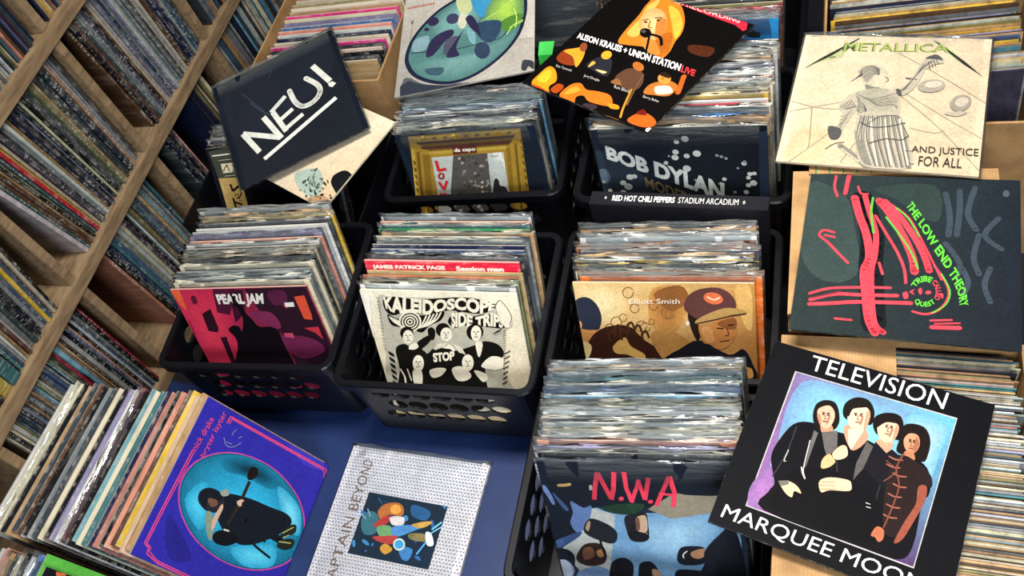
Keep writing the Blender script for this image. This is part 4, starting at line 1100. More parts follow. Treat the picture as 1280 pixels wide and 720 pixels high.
ART['LOW'] = [
    ('g',['2a3534','1c232b','181d26','26302f'],[0,1,1,1,1,0,0,0]),
    ('p','34413f',[-0.002,0.938,0.189,0.851,0.245,0.669,0.293,0.391,0.198,0.297,0.06,0.352,-0.019,0.577],1),
    ('p','2c3937',[0.321,0.915,0.611,0.949,0.644,0.732,0.568,0.727,0.433,0.846],1),
    ('l','36404a',0.028,[0.664,0.896,0.688,0.752,0.685,0.629],1,0),
    ('l','36404a',0.0279,[0.728,0.918,0.731,0.791,0.722,0.632],1,0),
    ('l','36404a',0.0278,[0.797,0.94,0.768,0.775,0.807,0.673],1,0),
    ('l','36404a',0.0265,[0.674,0.577,0.738,0.464,0.729,0.381],1,0),
    ('l','36404a',0.0263,[0.82,0.639,0.798,0.502,0.823,0.406],1,0),
    ('l','36404a',0.0265,[0.903,0.749,0.844,0.641,0.916,0.562],1,0),
    ('l','36404a',0.0255,[0.751,0.432,0.777,0.353,0.755,0.271],1,0),
    ('l','36404a',0.0252,[0.87,0.443,0.847,0.344,0.871,0.252],1,0),
    ('e','46525c',[0.937,0.91,0.015,0.001,0.0,-0.022]),
    ('l','12161a',0.113,[0.272,0.837,0.336,0.603,0.344,0.395,0.38,0.072],1,0),
    ('l','d8424e',0.039,[0.234,0.844,0.267,0.725,0.31,0.601,0.333,0.463,0.314,0.376,0.334,0.228,0.355,0.101,0.389,0.024],1,0),
    ('l','d8424e',0.0275,[0.284,0.857,0.312,0.756,0.352,0.622,0.358,0.482,0.348,0.379,0.363,0.198,0.386,0.073,0.425,0.031],1,0),
    ('l','4fae3e',0.0113,[0.323,0.849,0.322,0.747,0.341,0.621],1,0),
    ('l','d8424e',0.0383,[0.354,0.832,0.412,0.744,0.485,0.597,0.529,0.48,0.543,0.393],1,0),
    ('l','d8424e',0.0318,[0.381,0.828,0.466,0.72,0.543,0.584,0.585,0.484,0.607,0.406],1,0),
    ('l','4fae3e',0.0094,[0.394,0.724,0.465,0.613,0.521,0.513,0.557,0.415],1,0),
    ('l','d8424e',0.0095,[0.415,0.808,0.504,0.722,0.575,0.569,0.63,0.438,0.663,0.358],1,0),
    ('l','4fae3e',0.0079,[0.436,0.791,0.498,0.722,0.554,0.611],1,0),
    ('l','d8424e',0.0141,[0.344,0.73,0.393,0.634,0.458,0.508,0.495,0.409,0.507,0.324],1,0),
    ('l','d8424e',0.0134,[0.38,0.433,0.4,0.367],1,0),
    ('l','d8424e',0.0153,[0.352,0.569,0.366,0.544],1,0),
    ('l','d8424e',0.0148,[0.074,0.218,0.162,0.257,0.302,0.277,0.44,0.288],1,0),
    ('l','d8424e',0.0192,[0.081,0.182,0.191,0.226,0.306,0.233,0.473,0.245],1,0),
    ('l','d8424e',0.0205,[0.079,0.155,0.183,0.171,0.309,0.192,0.536,0.208],1,0),
    ('l','7c2c38',0.0089,[0.09,0.194,0.215,0.244],1,0),
    ('l','d8424e',0.0115,[0.63,0.434,0.682,0.344,0.696,0.265,0.663,0.19,0.605,0.153,0.545,0.162],1,0),
    ('l','4fae3e',0.0071,[0.662,0.391,0.701,0.297,0.686,0.216,0.628,0.163],1,0),
    ('l','d8424e',0.0136,[0.236,0.42,0.181,0.481,0.128,0.543,0.084,0.584,0.101,0.618,0.153,0.608],1,0),
    ('l','d8424e',0.0126,[0.111,0.586,0.159,0.576],1,0),
    ('l','d8424e',0.0135,[0.13,0.988,0.128,0.915,0.148,0.849],1,0),
    ('l','d8424e',0.0218,[0.194,0.996,0.185,0.87],1,0),
    ('l','d8424e',0.0115,[0.245,0.921,0.263,0.874,0.297,0.872],1,0),
    ('l','d8424e',0.0114,[0.204,0.084,0.28,0.083],1,0),
    ('l','d8424e',0.0109,[0.624,0.119,0.712,0.132],1,0),
    ('l','d8424e',0.0216,[0.631,0.083,0.747,0.092],1,0),
    ('l','d8424e',0.0081,[0.642,0.103,0.747,0.118],1,0),
    ('t','5ec83c','THE LOW END THEORY',[0.512,0.836,0.571,0.727,0.639,0.595,0.707,0.465,0.76,0.343,0.782,0.224],[0.482,0.801,0.545,0.686,0.611,0.551,0.677,0.425,0.728,0.308,0.745,0.21],0.03,1.0),
    ('t','5ec83c','TRIBE',[0.529,0.312,0.536,0.329,0.545,0.345,0.557,0.357,0.57,0.366,0.584,0.372,0.599,0.373,0.613,0.37,0.627,0.363],[0.553,0.3,0.557,0.311,0.563,0.321,0.571,0.329,0.579,0.334,0.588,0.338,0.597,0.339,0.606,0.337,0.615,0.333],0.03,1.0),
    ('t','d8424e','CALLED',[0.635,0.357,0.645,0.345,0.653,0.332,0.659,0.316,0.663,0.299,0.664,0.282,0.663,0.264,0.66,0.247,0.654,0.232],[0.621,0.33,0.628,0.322,0.633,0.313,0.637,0.303,0.64,0.292,0.641,0.281,0.64,0.269,0.637,0.258,0.634,0.248],0.03,1.0),
    ('t','5ec83c','QUEST',[0.563,0.238,0.57,0.231,0.578,0.225,0.587,0.222,0.595,0.221,0.604,0.223,0.613,0.227,0.62,0.233,0.627,0.241],[0.545,0.215,0.556,0.203,0.568,0.194,0.582,0.189,0.596,0.188,0.61,0.191,0.623,0.197,0.635,0.207,0.646,0.22],0.03,1.0),
    ('t','d8424e','A',[0.529,0.248,0.528,0.254,0.527,0.26,0.526,0.266,0.526,0.272,0.526,0.278,0.526,0.284,0.526,0.29,0.527,0.296],[0.549,0.257,0.548,0.261,0.547,0.265,0.547,0.27,0.547,0.274,0.546,0.278,0.547,0.282,0.547,0.286,0.547,0.291],0.03,1.0),
    ('p','d8424e',[0.563,0.284,0.575,0.301,0.582,0.277,0.574,0.26],1),
    ('p','d8424e',[0.605,0.288,0.621,0.281,0.612,0.266,0.595,0.271],1),
    ('p','d8424e',[0.497,0.261,0.515,0.271,0.523,0.239,0.505,0.229],1),
    ('p','d8424e',[0.66,0.277,0.674,0.271,0.67,0.246],1)]
ART['K'] = [
    ('g',['e8e2cc','ece4ca','e2d2ae','e2cfa8'],[0,1,1,1,1,0,0,0]),
    ('p','b9b5a2',[0.113,0.953,0.214,0.951,0.487,0.955,0.833,0.937,0.939,0.801,0.881,0.717,0.827,0.448,0.826,0.109,0.027,0.039,0.069,0.6,0.079,0.731],1),
    ('p','15130f',[0.14,0.933,0.216,0.956,0.376,0.941,0.666,0.966,0.833,0.937,0.864,0.919,0.831,0.877,0.73,0.848,0.557,0.867,0.422,0.825,0.281,0.846,0.18,0.815,0.133,0.85],1),
    ('t','ece4cc','KALEIDOSCOPE',[0.144,0.949,0.243,0.957,0.35,0.946,0.448,0.942,0.557,0.95,0.665,0.965,0.767,0.953,0.868,0.94],[0.141,0.863,0.211,0.824,0.326,0.842,0.422,0.825,0.539,0.866,0.647,0.87,0.748,0.849,0.841,0.883],0.05,1.0),
    ('p','15130f',[0.532,0.789,0.61,0.864,0.682,0.826,0.783,0.85,0.884,0.834,0.901,0.779,0.869,0.747,0.765,0.753,0.624,0.756,0.566,0.735],1),
    ('t','ece4cc','SIDE TRIPS',[0.565,0.852,0.644,0.855,0.725,0.823,0.82,0.862,0.897,0.82],[0.546,0.734,0.623,0.751,0.712,0.75,0.802,0.759,0.874,0.75],0.05,1.0),
    ('p','15130f',[0.141,0.824,0.202,0.79,0.277,0.83,0.386,0.824,0.52,0.86,0.488,0.792,0.405,0.746,0.337,0.69,0.27,0.724,0.196,0.726,0.144,0.745],1),
    ('e','ece4cc',[0.279,0.77,0.077,0.003,-0.019,-0.079]),
    ('e','15130f',[0.279,0.77,0.065,0.003,-0.016,-0.068]),
    ('e','ece4cc',[0.279,0.77,0.056,0.002,-0.014,-0.058]),
    ('e','15130f',[0.279,0.77,0.047,0.002,-0.011,-0.048]),
    ('e','ece4cc',[0.279,0.77,0.037,0.002,-0.009,-0.039]),
    ('e','15130f',[0.279,0.77,0.028,0.001,-0.007,-0.029]),
    ('e','ece4cc',[0.279,0.77,0.019,0.001,-0.005,-0.019]),
    ('e','15130f',[0.279,0.77,0.009,0.0,-0.002,-0.01]),
    ('l','ece4cc',0.0092,[0.149,0.804,0.168,0.767,0.203,0.737],1,0),
    ('l','ece4cc',0.0088,[0.5,0.849,0.461,0.796,0.391,0.746],1,0),
    ('l','ece4cc',0.0092,[0.161,0.798,0.178,0.761,0.21,0.734],1,0),
    ('l','ece4cc',0.0089,[0.475,0.842,0.438,0.79,0.377,0.741],1,0),
    ('l','ece4cc',0.0092,[0.173,0.792,0.188,0.756,0.217,0.731],1,0),
    ('l','ece4cc',0.0089,[0.45,0.835,0.415,0.784,0.363,0.736],1,0),
    ('l','ece4cc',0.0092,[0.184,0.786,0.198,0.75,0.224,0.728],1,0),
    ('l','ece4cc',0.0089,[0.425,0.828,0.392,0.777,0.349,0.731],1,0),
    ('l','ece4cc',0.0092,[0.196,0.78,0.208,0.744,0.23,0.726],1,0),
    ('l','ece4cc',0.009,[0.399,0.82,0.368,0.771,0.335,0.726],1,0),
    ('p','15130f',[0.128,0.548,0.193,0.596,0.245,0.577,0.338,0.615,0.392,0.563,0.53,0.56,0.668,0.611,0.746,0.647,0.83,0.62,0.842,0.536,0.708,0.44,0.626,0.091,0.048,0.041,0.115,0.378],1),
    ('p','a7a392',[0.312,0.559,0.4,0.64,0.411,0.608,0.342,0.528],1),
    ('p','15130f',[0.384,0.714,0.416,0.736,0.433,0.705,0.409,0.64,0.383,0.65],1),
    ('p','15130f',[0.291,0.612,0.389,0.677,0.402,0.651,0.319,0.57],1),
    ('e','15130f',[0.237,0.683,0.046,0.002,-0.012,-0.05]),
    ('e','ece4cc',[0.239,0.653,0.036,0.002,-0.013,-0.055]),
    ('e','15130f',[0.229,0.665,0.007,0.0,-0.001,-0.004]),
    ('e','15130f',[0.256,0.667,0.007,0.0,-0.001,-0.004]),
    ('l','15130f',0.0042,[0.241,0.662,0.233,0.642,0.241,0.641],1,0),
    ('l','15130f',0.0052,[0.221,0.625,0.245,0.627],1,0),
    ('e','15130f',[0.486,0.719,0.048,0.002,-0.011,-0.053]),
    ('e','ece4cc',[0.501,0.685,0.039,0.002,-0.011,-0.054]),
    ('e','15130f',[0.491,0.698,0.006,0.0,-0.001,-0.004]),
    ('e','15130f',[0.517,0.699,0.006,0.0,-0.001,-0.004]),
    ('l','15130f',0.004,[0.503,0.694,0.495,0.675,0.504,0.674],1,0),
    ('l','15130f',0.0051,[0.485,0.658,0.507,0.66],1,0),
    ('e','15130f',[0.692,0.713,0.055,0.003,-0.012,-0.063]),
    ('e','ece4cc',[0.698,0.703,0.034,0.002,-0.011,-0.06]),
    ('e','15130f',[0.688,0.715,0.006,0.0,-0.001,-0.004]),
    ('e','15130f',[0.713,0.716,0.006,0.0,-0.001,-0.004]),
    ('l','15130f',0.0039,[0.7,0.711,0.693,0.692,0.701,0.691],1,0),
    ('l','15130f',0.005,[0.683,0.676,0.705,0.678],1,0),
    ('e','15130f',[0.26,0.478,0.077,0.005,-0.02,-0.087]),
    ('e','ece4cc',[0.26,0.444,0.039,0.002,-0.016,-0.069]),
    ('e','15130f',[0.249,0.457,0.007,0.0,-0.001,-0.005]),
    ('e','15130f',[0.276,0.459,0.007,0.0,-0.001,-0.005]),
    ('l','15130f',0.0043,[0.262,0.454,0.253,0.433,0.262,0.432],1,0),
    ('l','15130f',0.0054,[0.241,0.415,0.265,0.418],1,0),
    ('e','15130f',[0.59,0.493,0.072,0.005,-0.016,-0.083]),
    ('e','ece4cc',[0.6,0.472,0.039,0.002,-0.013,-0.067]),
    ('e','15130f',[0.59,0.484,0.007,0.0,-0.001,-0.004]),
    ('e','15130f',[0.616,0.486,0.006,0.0,-0.001,-0.004]),
    ('l','15130f',0.0041,[0.602,0.481,0.594,0.46,0.602,0.46],1,0),
    ('l','15130f',0.0052,[0.583,0.443,0.606,0.446],1,0),
    ('p','ece4cc',[0.238,0.588,0.281,0.612,0.293,0.58,0.259,0.556,0.222,0.559],1),
    ('p','ece4cc',[0.456,0.578,0.505,0.613,0.535,0.582,0.524,0.549,0.484,0.558],0),
    ('p','ece4cc',[0.681,0.633,0.726,0.636,0.701,0.549,0.679,0.526],1),
    ('l','ece4cc',0.0062,[0.402,0.564,0.435,0.609],1,0),
    ('l','ece4cc',0.0061,[0.537,0.615,0.561,0.551],1,0),
    ('l','ece4cc',0.0062,[0.418,0.57,0.448,0.612],1,0),
    ('l','ece4cc',0.0061,[0.547,0.61,0.569,0.549],1,0),
    ('l','ece4cc',0.0062,[0.434,0.577,0.462,0.615],1,0),
    ('l','ece4cc',0.0061,[0.557,0.605,0.578,0.546],1,0),
    ('l','ece4cc',0.0062,[0.45,0.583,0.475,0.618],1,0),
    ('l','ece4cc',0.0061,[0.567,0.6,0.587,0.543],1,0),
    ('l','ece4cc',0.0062,[0.466,0.589,0.489,0.621],1,0),
    ('l','ece4cc',0.0061,[0.577,0.596,0.595,0.54],1,0),
    ('p','15130f',[0.39,0.552,0.442,0.579,0.506,0.575,0.531,0.539,0.517,0.472,0.465,0.424,0.387,0.408,0.353,0.45],0),
    ('t','ece4cc','STOP',[0.377,0.535,0.53,0.56],[0.37,0.46,0.514,0.488],0.05,1.0),
    ('p','ece4cc',[0.689,0.461,0.761,0.531,0.831,0.524,0.836,0.46,0.779,0.428,0.707,0.435],1),
    ('l','15130f',0.005,[0.753,0.563,0.792,0.554,0.833,0.535],1,0),
    ('p','ece4cc',[0.326,0.392,0.389,0.419,0.444,0.412,0.393,0.352,0.333,0.336],1),
    ('p','ece4cc',[0.482,0.414,0.553,0.441,0.605,0.378,0.568,0.33,0.501,0.325],1),
    ('p','ece4cc',[0.209,0.384,0.268,0.388,0.256,0.296,0.22,0.223,0.192,0.268],1),
    ('p','ece4cc',[0.63,0.413,0.7,0.395,0.711,0.352,0.669,0.326],1),
    ('l','ece4cc',0.011,[0.123,0.39,0.139,0.334,0.132,0.263],1,0),
    ('l','ece4cc',0.0087,[0.173,0.393,0.18,0.302],1,0),
    ('p','15130f',[0.073,0.534,0.105,0.513,0.105,0.491,0.079,0.506],1),
    ('l','15130f',0.0069,[0.894,0.582,0.855,0.558],1,0),
    ('p','15130f',[0.068,0.487,0.098,0.466,0.099,0.443,0.073,0.459],1),
    ('l','15130f',0.007,[0.884,0.543,0.846,0.519],1,0),
    ('p','15130f',[0.063,0.439,0.091,0.418,0.093,0.395,0.067,0.41],1),
    ('l','15130f',0.007,[0.874,0.503,0.838,0.479],1,0),
    ('p','15130f',[0.058,0.39,0.084,0.369,0.087,0.346,0.06,0.362],1),
    ('l','15130f',0.0071,[0.864,0.464,0.829,0.44],1,0),
    ('p','15130f',[0.052,0.342,0.077,0.32,0.081,0.297,0.054,0.313],1),
    ('l','15130f',0.0071,[0.854,0.424,0.821,0.399],1,0),
    ('p','15130f',[0.047,0.292,0.069,0.27,0.074,0.247,0.048,0.263],1),
    ('l','15130f',0.0072,[0.843,0.383,0.812,0.359],1,0),
    ('p','15130f',[0.041,0.242,0.062,0.22,0.068,0.197,0.041,0.213],1),
    ('l','15130f',0.0072,[0.833,0.342,0.803,0.318],1,0),
    ('l','15130f',0.004,[0.102,0.948,0.115,0.938],1,0),
    ('l','15130f',0.0039,[0.894,0.738,0.876,0.729],1,0),
    ('l','15130f',0.004,[0.099,0.923,0.111,0.913],1,0),
    ('l','15130f',0.0039,[0.89,0.719,0.873,0.71],1,0),
    ('l','15130f',0.0041,[0.096,0.898,0.108,0.888],1,0),
    ('l','15130f',0.0039,[0.887,0.701,0.87,0.692],1,0),
    ('l','15130f',0.0041,[0.092,0.873,0.105,0.863],1,0),
    ('l','15130f',0.0039,[0.883,0.682,0.867,0.673],1,0),
    ('l','15130f',0.0041,[0.089,0.847,0.102,0.837],1,0),
    ('l','15130f',0.0039,[0.879,0.663,0.864,0.654],1,0),
    ('l','15130f',0.0041,[0.086,0.822,0.098,0.812],1,0),
    ('l','15130f',0.0039,[0.876,0.644,0.861,0.635],1,0),
    ('l','15130f',0.0041,[0.083,0.797,0.095,0.787],1,0),
    ('l','15130f',0.0039,[0.872,0.625,0.857,0.615],1,0),
    ('l','15130f',0.0042,[0.079,0.771,0.092,0.761],1,0),
    ('l','15130f',0.0039,[0.868,0.606,0.854,0.596],1,0),
    ('l','15130f',0.0042,[0.076,0.745,0.088,0.735],1,0),
    ('l','15130f',0.004,[0.865,0.586,0.851,0.577],1,0),
    ('l','15130f',0.0042,[0.072,0.719,0.085,0.709],1,0),
    ('l','15130f',0.004,[0.861,0.567,0.848,0.558],1,0),
    ('l','15130f',0.0042,[0.069,0.693,0.082,0.683],1,0),
    ('l','15130f',0.004,[0.857,0.547,0.844,0.538],1,0),
    ('l','15130f',0.0042,[0.066,0.667,0.078,0.657],1,0),
    ('l','15130f',0.004,[0.854,0.528,0.841,0.518],1,0),
    ('l','15130f',0.0042,[0.062,0.641,0.075,0.63],1,0),
    ('l','15130f',0.004,[0.85,0.508,0.838,0.499],1,0),
    ('l','15130f',0.0043,[0.059,0.614,0.071,0.604],1,0),
    ('l','15130f',0.004,[0.846,0.489,0.834,0.479],1,0),
    ('l','15130f',0.0043,[0.055,0.587,0.068,0.577],1,0),
    ('l','15130f',0.004,[0.842,0.469,0.831,0.459],1,0),
    ('l','15130f',0.0043,[0.052,0.561,0.065,0.55],1,0),
    ('l','15130f',0.0041,[0.839,0.449,0.828,0.439],1,0),
    ('p','ece4cc',[0.86,0.918,0.892,0.957,0.924,0.921,0.949,0.842,0.935,0.781,0.89,0.769],1),
    ('l','15130f',0.0047,[0.86,0.918,0.892,0.957,0.923,0.916,0.945,0.842,0.927,0.781],1,0),
    ('p','15130f',[0.806,0.708,0.851,0.741,0.874,0.75,0.838,0.72],1),
    ('p','ece6d8',[0.001,1.005,0.063,0.982,-0.062,0.284,-0.092,0.282],0)]
ART['P'] = [
    ('g',['c03454','3a1a2c','3a1428','a02046'],[0,1,1,1,1,0,0,0]),
    ('p','b82a4c',[0.002,0.999,0.425,0.995,0.414,0.819,0.233,0.314,-0.046,0.333,-0.038,0.717],0),
    ('s','bc2a4c','d83a54',[0.023,0.981,0.334,0.983,0.357,0.777,0.213,0.338,-0.023,0.338,-0.019,0.693],7,1.0,0.25),
    ('p','4a1830',[0.322,0.998,0.491,0.995,0.357,0.777,0.27,0.801],0),
    ('p','e2603a',[-0.003,0.997,0.07,0.997,0.064,0.937,0.053,0.861,0.045,0.816,0.019,0.872],0),
    ('p','2c1420',[0.148,0.792,0.231,0.834,0.219,0.667,0.195,0.626,0.128,0.641],0),
    ('p','5a1a30',[0.128,0.935,0.166,0.945,0.16,0.891,0.124,0.874],1),
    ('p','2a1220',[0.194,0.58,0.244,0.589,0.211,0.333,0.174,0.328],0),
    ('p','3a1428',[0.442,0.99,0.544,0.987,0.481,0.796,0.366,0.71,0.405,0.863],0),
    ('p','2c1624',[0.555,0.991,0.987,0.998,1.001,0.589,0.922,0.315,0.676,0.327,0.683,0.593,0.594,0.794],0),
    ('p','6a2448',[0.636,0.571,0.778,0.592,0.911,0.546,0.934,0.454,0.776,0.386,0.678,0.433],1),
    ('p','7a2a50',[0.5,0.796,0.669,0.792,0.691,0.66,0.586,0.684],1),
    ('p','54203e',[0.71,0.961,0.831,0.968,0.813,0.874,0.713,0.856],1),
    ('p','d85038',[0.885,0.919,0.961,0.929,0.954,0.765,0.944,0.726,0.888,0.734],0),
    ('p','c83444',[0.859,0.658,0.964,0.667,0.961,0.556,0.926,0.612],0),
    ('p','c04868',[0.692,0.615,0.758,0.615,0.754,0.57,0.688,0.582],0),
    ('p','b03850',[0.777,0.854,0.818,0.864,0.796,0.822],0),
    ('p','e6e2da',[0.797,0.873,0.865,0.875,0.858,0.839,0.794,0.837],0),
    ('p','120c12',[0.286,0.648,0.341,0.688,0.381,0.674,0.385,0.637,0.438,0.742,0.443,0.862,0.48,0.883,0.478,0.807,0.505,0.741,0.534,0.674,0.62,0.672,0.661,0.634,0.656,0.548,0.659,0.433,0.662,0.315,0.617,0.12,0.104,0.114,0.286,0.481,0.308,0.586],1),
    ('p','120c12',[0.438,0.851,0.455,0.947,0.479,0.968,0.466,0.851,0.447,0.753],0),
    ('t','e8e4da','PEARL JAM',[0.325,0.955,0.675,0.954],[0.311,0.848,0.638,0.842],0.05,1.0),
    ('p','1c1018',[0.433,0.931,0.465,0.943,0.444,0.851,0.415,0.848],0),
    ('l','8a1c3c',0.009,[0.023,0.738,0.009,0.624,-0.018,0.459],1,0),
    ('l','9c2344',0.0133,[-0.013,0.829,-0.005,0.784],1,0)]
ART['E'] = [
    ('g',['e6c98c','c48f4e','9a5f30','d2a860'],[0,1,1,1,1,0,0,0]),
    ('s','dfbe82','f0dca8',[0.008,0.973,0.203,0.994,0.305,0.884,0.216,0.694,0.102,0.734,0.008,0.859],5,1.0,0.25),
    ('s','c6924e','a86e3a',[0.46,0.966,0.603,0.968,0.642,0.849,0.545,0.64,0.433,0.679,0.414,0.825],7,1.0,0.25),
    ('p','dcb068',[0.896,0.97,0.979,0.971,0.978,0.694,0.933,0.733],1),
    ('p','8d5a30',[0.456,0.927,0.605,0.987,0.645,0.889,0.542,0.806],1),
    ('l','8a5f38',0.0057,[0.286,0.754,0.277,0.734,0.26,0.726,0.245,0.736,0.243,0.757,0.255,0.776,0.272,0.781,0.285,0.768],1,0),
    ('l','8a5f38',0.0056,[0.442,0.729,0.436,0.714,0.423,0.708,0.412,0.715,0.411,0.731,0.419,0.745,0.432,0.748,0.441,0.739],1,0),
    ('l','8a5f38',0.0059,[0.168,0.645,0.159,0.626,0.143,0.618,0.13,0.628,0.128,0.647,0.139,0.665,0.156,0.669,0.167,0.658],1,0),
    ('l','8a5f38',0.0059,[0.268,0.589,0.258,0.566,0.238,0.557,0.222,0.569,0.22,0.592,0.233,0.614,0.253,0.619,0.267,0.605],1,0),
    ('l','8a5f38',0.0055,[0.56,0.784,0.55,0.76,0.529,0.751,0.512,0.763,0.509,0.788,0.522,0.811,0.542,0.816,0.558,0.801],1,0),
    ('l','8a5f38',0.0058,[0.252,0.721,0.239,0.692,0.214,0.681,0.193,0.695,0.19,0.725,0.207,0.752,0.232,0.759,0.25,0.741],1,0),
    ('l','8a5f38',0.0057,[0.413,0.687,0.402,0.661,0.38,0.651,0.362,0.664,0.359,0.691,0.373,0.714,0.395,0.72,0.411,0.704],1,0),
    ('l','8a5f38',0.0058,[0.202,0.675,0.19,0.65,0.169,0.641,0.152,0.653,0.149,0.678,0.164,0.701,0.185,0.707,0.2,0.691],1,0),
    ('l','8a5f38',0.0055,[0.344,0.935,0.331,0.907,0.307,0.897,0.287,0.911,0.284,0.94,0.3,0.965,0.324,0.971,0.342,0.953],1,0),
    ('l','8a5f38',0.0057,[0.395,0.694,0.382,0.665,0.358,0.654,0.337,0.668,0.334,0.699,0.35,0.726,0.375,0.732,0.393,0.714],1,0),
    ('l','8a5f38',0.0057,[0.488,0.624,0.479,0.603,0.462,0.594,0.447,0.605,0.444,0.627,0.455,0.646,0.473,0.651,0.486,0.638],1,0),
    ('l','8a5f38',0.0055,[0.55,0.795,0.538,0.766,0.513,0.755,0.493,0.769,0.489,0.8,0.504,0.827,0.529,0.833,0.548,0.815],1,0),
    ('l','8a5f38',0.0054,[0.58,0.915,0.573,0.899,0.56,0.894,0.549,0.901,0.547,0.918,0.555,0.932,0.568,0.935,0.578,0.925],1,0),
    ('l','8a5f38',0.0059,[0.261,0.6,0.251,0.578,0.232,0.569,0.216,0.58,0.214,0.603,0.227,0.624,0.246,0.629,0.259,0.615],1,0),
    ('l','8a5f38',0.0055,[0.471,0.844,0.461,0.822,0.443,0.813,0.427,0.824,0.424,0.847,0.436,0.868,0.455,0.872,0.469,0.858],1,0),
    ('l','8a5f38',0.0056,[0.364,0.824,0.354,0.801,0.333,0.792,0.317,0.804,0.314,0.828,0.327,0.85,0.348,0.855,0.363,0.84],1,0),
    ('p','2b3040',[-0.021,0.796,0.006,0.88,0.073,0.898,0.125,0.84,0.136,0.735,0.087,0.626,0.014,0.602,-0.019,0.71],1),
    ('p','c98e54',[-0.016,0.732,0.006,0.667,0.092,0.659,0.145,0.671,0.081,0.582,0.0,0.568,-0.015,0.667],1),
    ('e','e0a070',[-0.001,0.693,0.014,0.0,-0.004,-0.031]),
    ('p','3a2017',[0.022,0.535,0.128,0.67,0.284,0.696,0.374,0.591,0.514,0.465,0.473,0.374,0.303,0.227,-0.042,0.207],1),
    ('p','d2a860',[0.181,0.541,0.258,0.609,0.285,0.545,0.363,0.481,0.342,0.436,0.26,0.477,0.191,0.485],1),
    ('p','e4cc90',[-0.005,0.568,0.049,0.536,0.019,0.444,-0.008,0.443],1),
    ('l','4a2c1c',0.0139,[0.168,0.58,0.164,0.628,0.191,0.655,0.203,0.612],1,0),
    ('l','4a2c1c',0.0137,[0.208,0.625,0.204,0.673,0.231,0.699,0.243,0.656],1,0),
    ('l','4a2c1c',0.0138,[0.239,0.593,0.234,0.641,0.261,0.668,0.273,0.625],1,0),
    ('l','4a2c1c',0.0136,[0.288,0.649,0.283,0.696,0.309,0.722,0.321,0.68],1,0),
    ('l','4a2c1c',0.0136,[0.328,0.629,0.323,0.676,0.349,0.702,0.361,0.66],1,0),
    ('l','4a2c1c',0.0136,[0.365,0.587,0.36,0.634,0.386,0.661,0.399,0.618],1,0),
    ('p','b8864a',[0.412,0.636,0.516,0.681,0.624,0.6,0.719,0.56,0.512,0.443,0.449,0.485],1),
    ('p','1d1c24',[0.471,0.452,0.57,0.533,0.689,0.602,0.845,0.501,0.926,0.546,0.973,0.441,0.985,0.288,0.699,0.238,0.473,0.374],1),
    ('p','221a22',[0.488,0.352,0.711,0.43,0.937,0.396,0.963,0.219,0.595,0.197],1),
    ('p','281c18',[0.634,0.788,0.672,0.829,0.73,0.749,0.7,0.644,0.673,0.601,0.646,0.685],1),
    ('p','c08048',[0.688,0.707,0.746,0.749,0.857,0.782,0.894,0.732,0.889,0.65,0.847,0.565,0.79,0.537,0.744,0.572,0.705,0.592],1),
    ('p','8a5430',[0.792,0.73,0.888,0.769,0.891,0.691,0.837,0.69],1),
    ('p','d89a60',[0.702,0.686,0.751,0.698,0.77,0.604,0.721,0.592],1),
    ('p','5e3a38',[0.616,0.838,0.647,0.919,0.72,0.965,0.82,0.97,0.886,0.912,0.893,0.829,0.797,0.811,0.699,0.758,0.645,0.788],1),
    ('e','db6f46',[0.78,0.901,0.051,-0.013,-0.009,-0.039]),
    ('l','f0d8b8',0.0088,[0.748,0.91,0.785,0.891,0.814,0.907],1,0),
    ('p','b48f55',[0.669,0.731,0.732,0.786,0.844,0.836,0.936,0.822,0.951,0.798,0.873,0.789,0.794,0.755,0.728,0.708],1),
    ('l','3a241c',0.0092,[0.681,0.723,0.762,0.746,0.873,0.781,0.948,0.798],1,0),
    ('l','2a1814',0.0092,[0.79,0.693,0.822,0.69],1,0),
    ('l','2a1814',0.0091,[0.854,0.715,0.88,0.72],1,0),
    ('l','6a3a24',0.0073,[0.841,0.7,0.851,0.649,0.832,0.64],1,0),
    ('l','5a2a20',0.0074,[0.801,0.595,0.849,0.607],1,0),
    ('p','d49a50',[0.825,0.369,0.874,0.448,0.923,0.465,0.937,0.418,0.969,0.398,0.97,0.332,0.902,0.333],1),
    ('l','6a3a1c',0.0077,[0.856,0.392,0.922,0.428],1,0),
    ('l','6a3a1c',0.0077,[0.871,0.36,0.944,0.386],1,0),
    ('p','8c5a4a',[0.743,0.409,0.793,0.433,0.84,0.391,0.789,0.356],1),
    ('e','ecdcc0',[0.629,0.722,0.011,0.0,-0.001,-0.019]),
    ('t','f2ead8','Elliott Smith',[0.316,0.893,0.598,0.896],[0.312,0.856,0.595,0.862],0.0,1.0)]
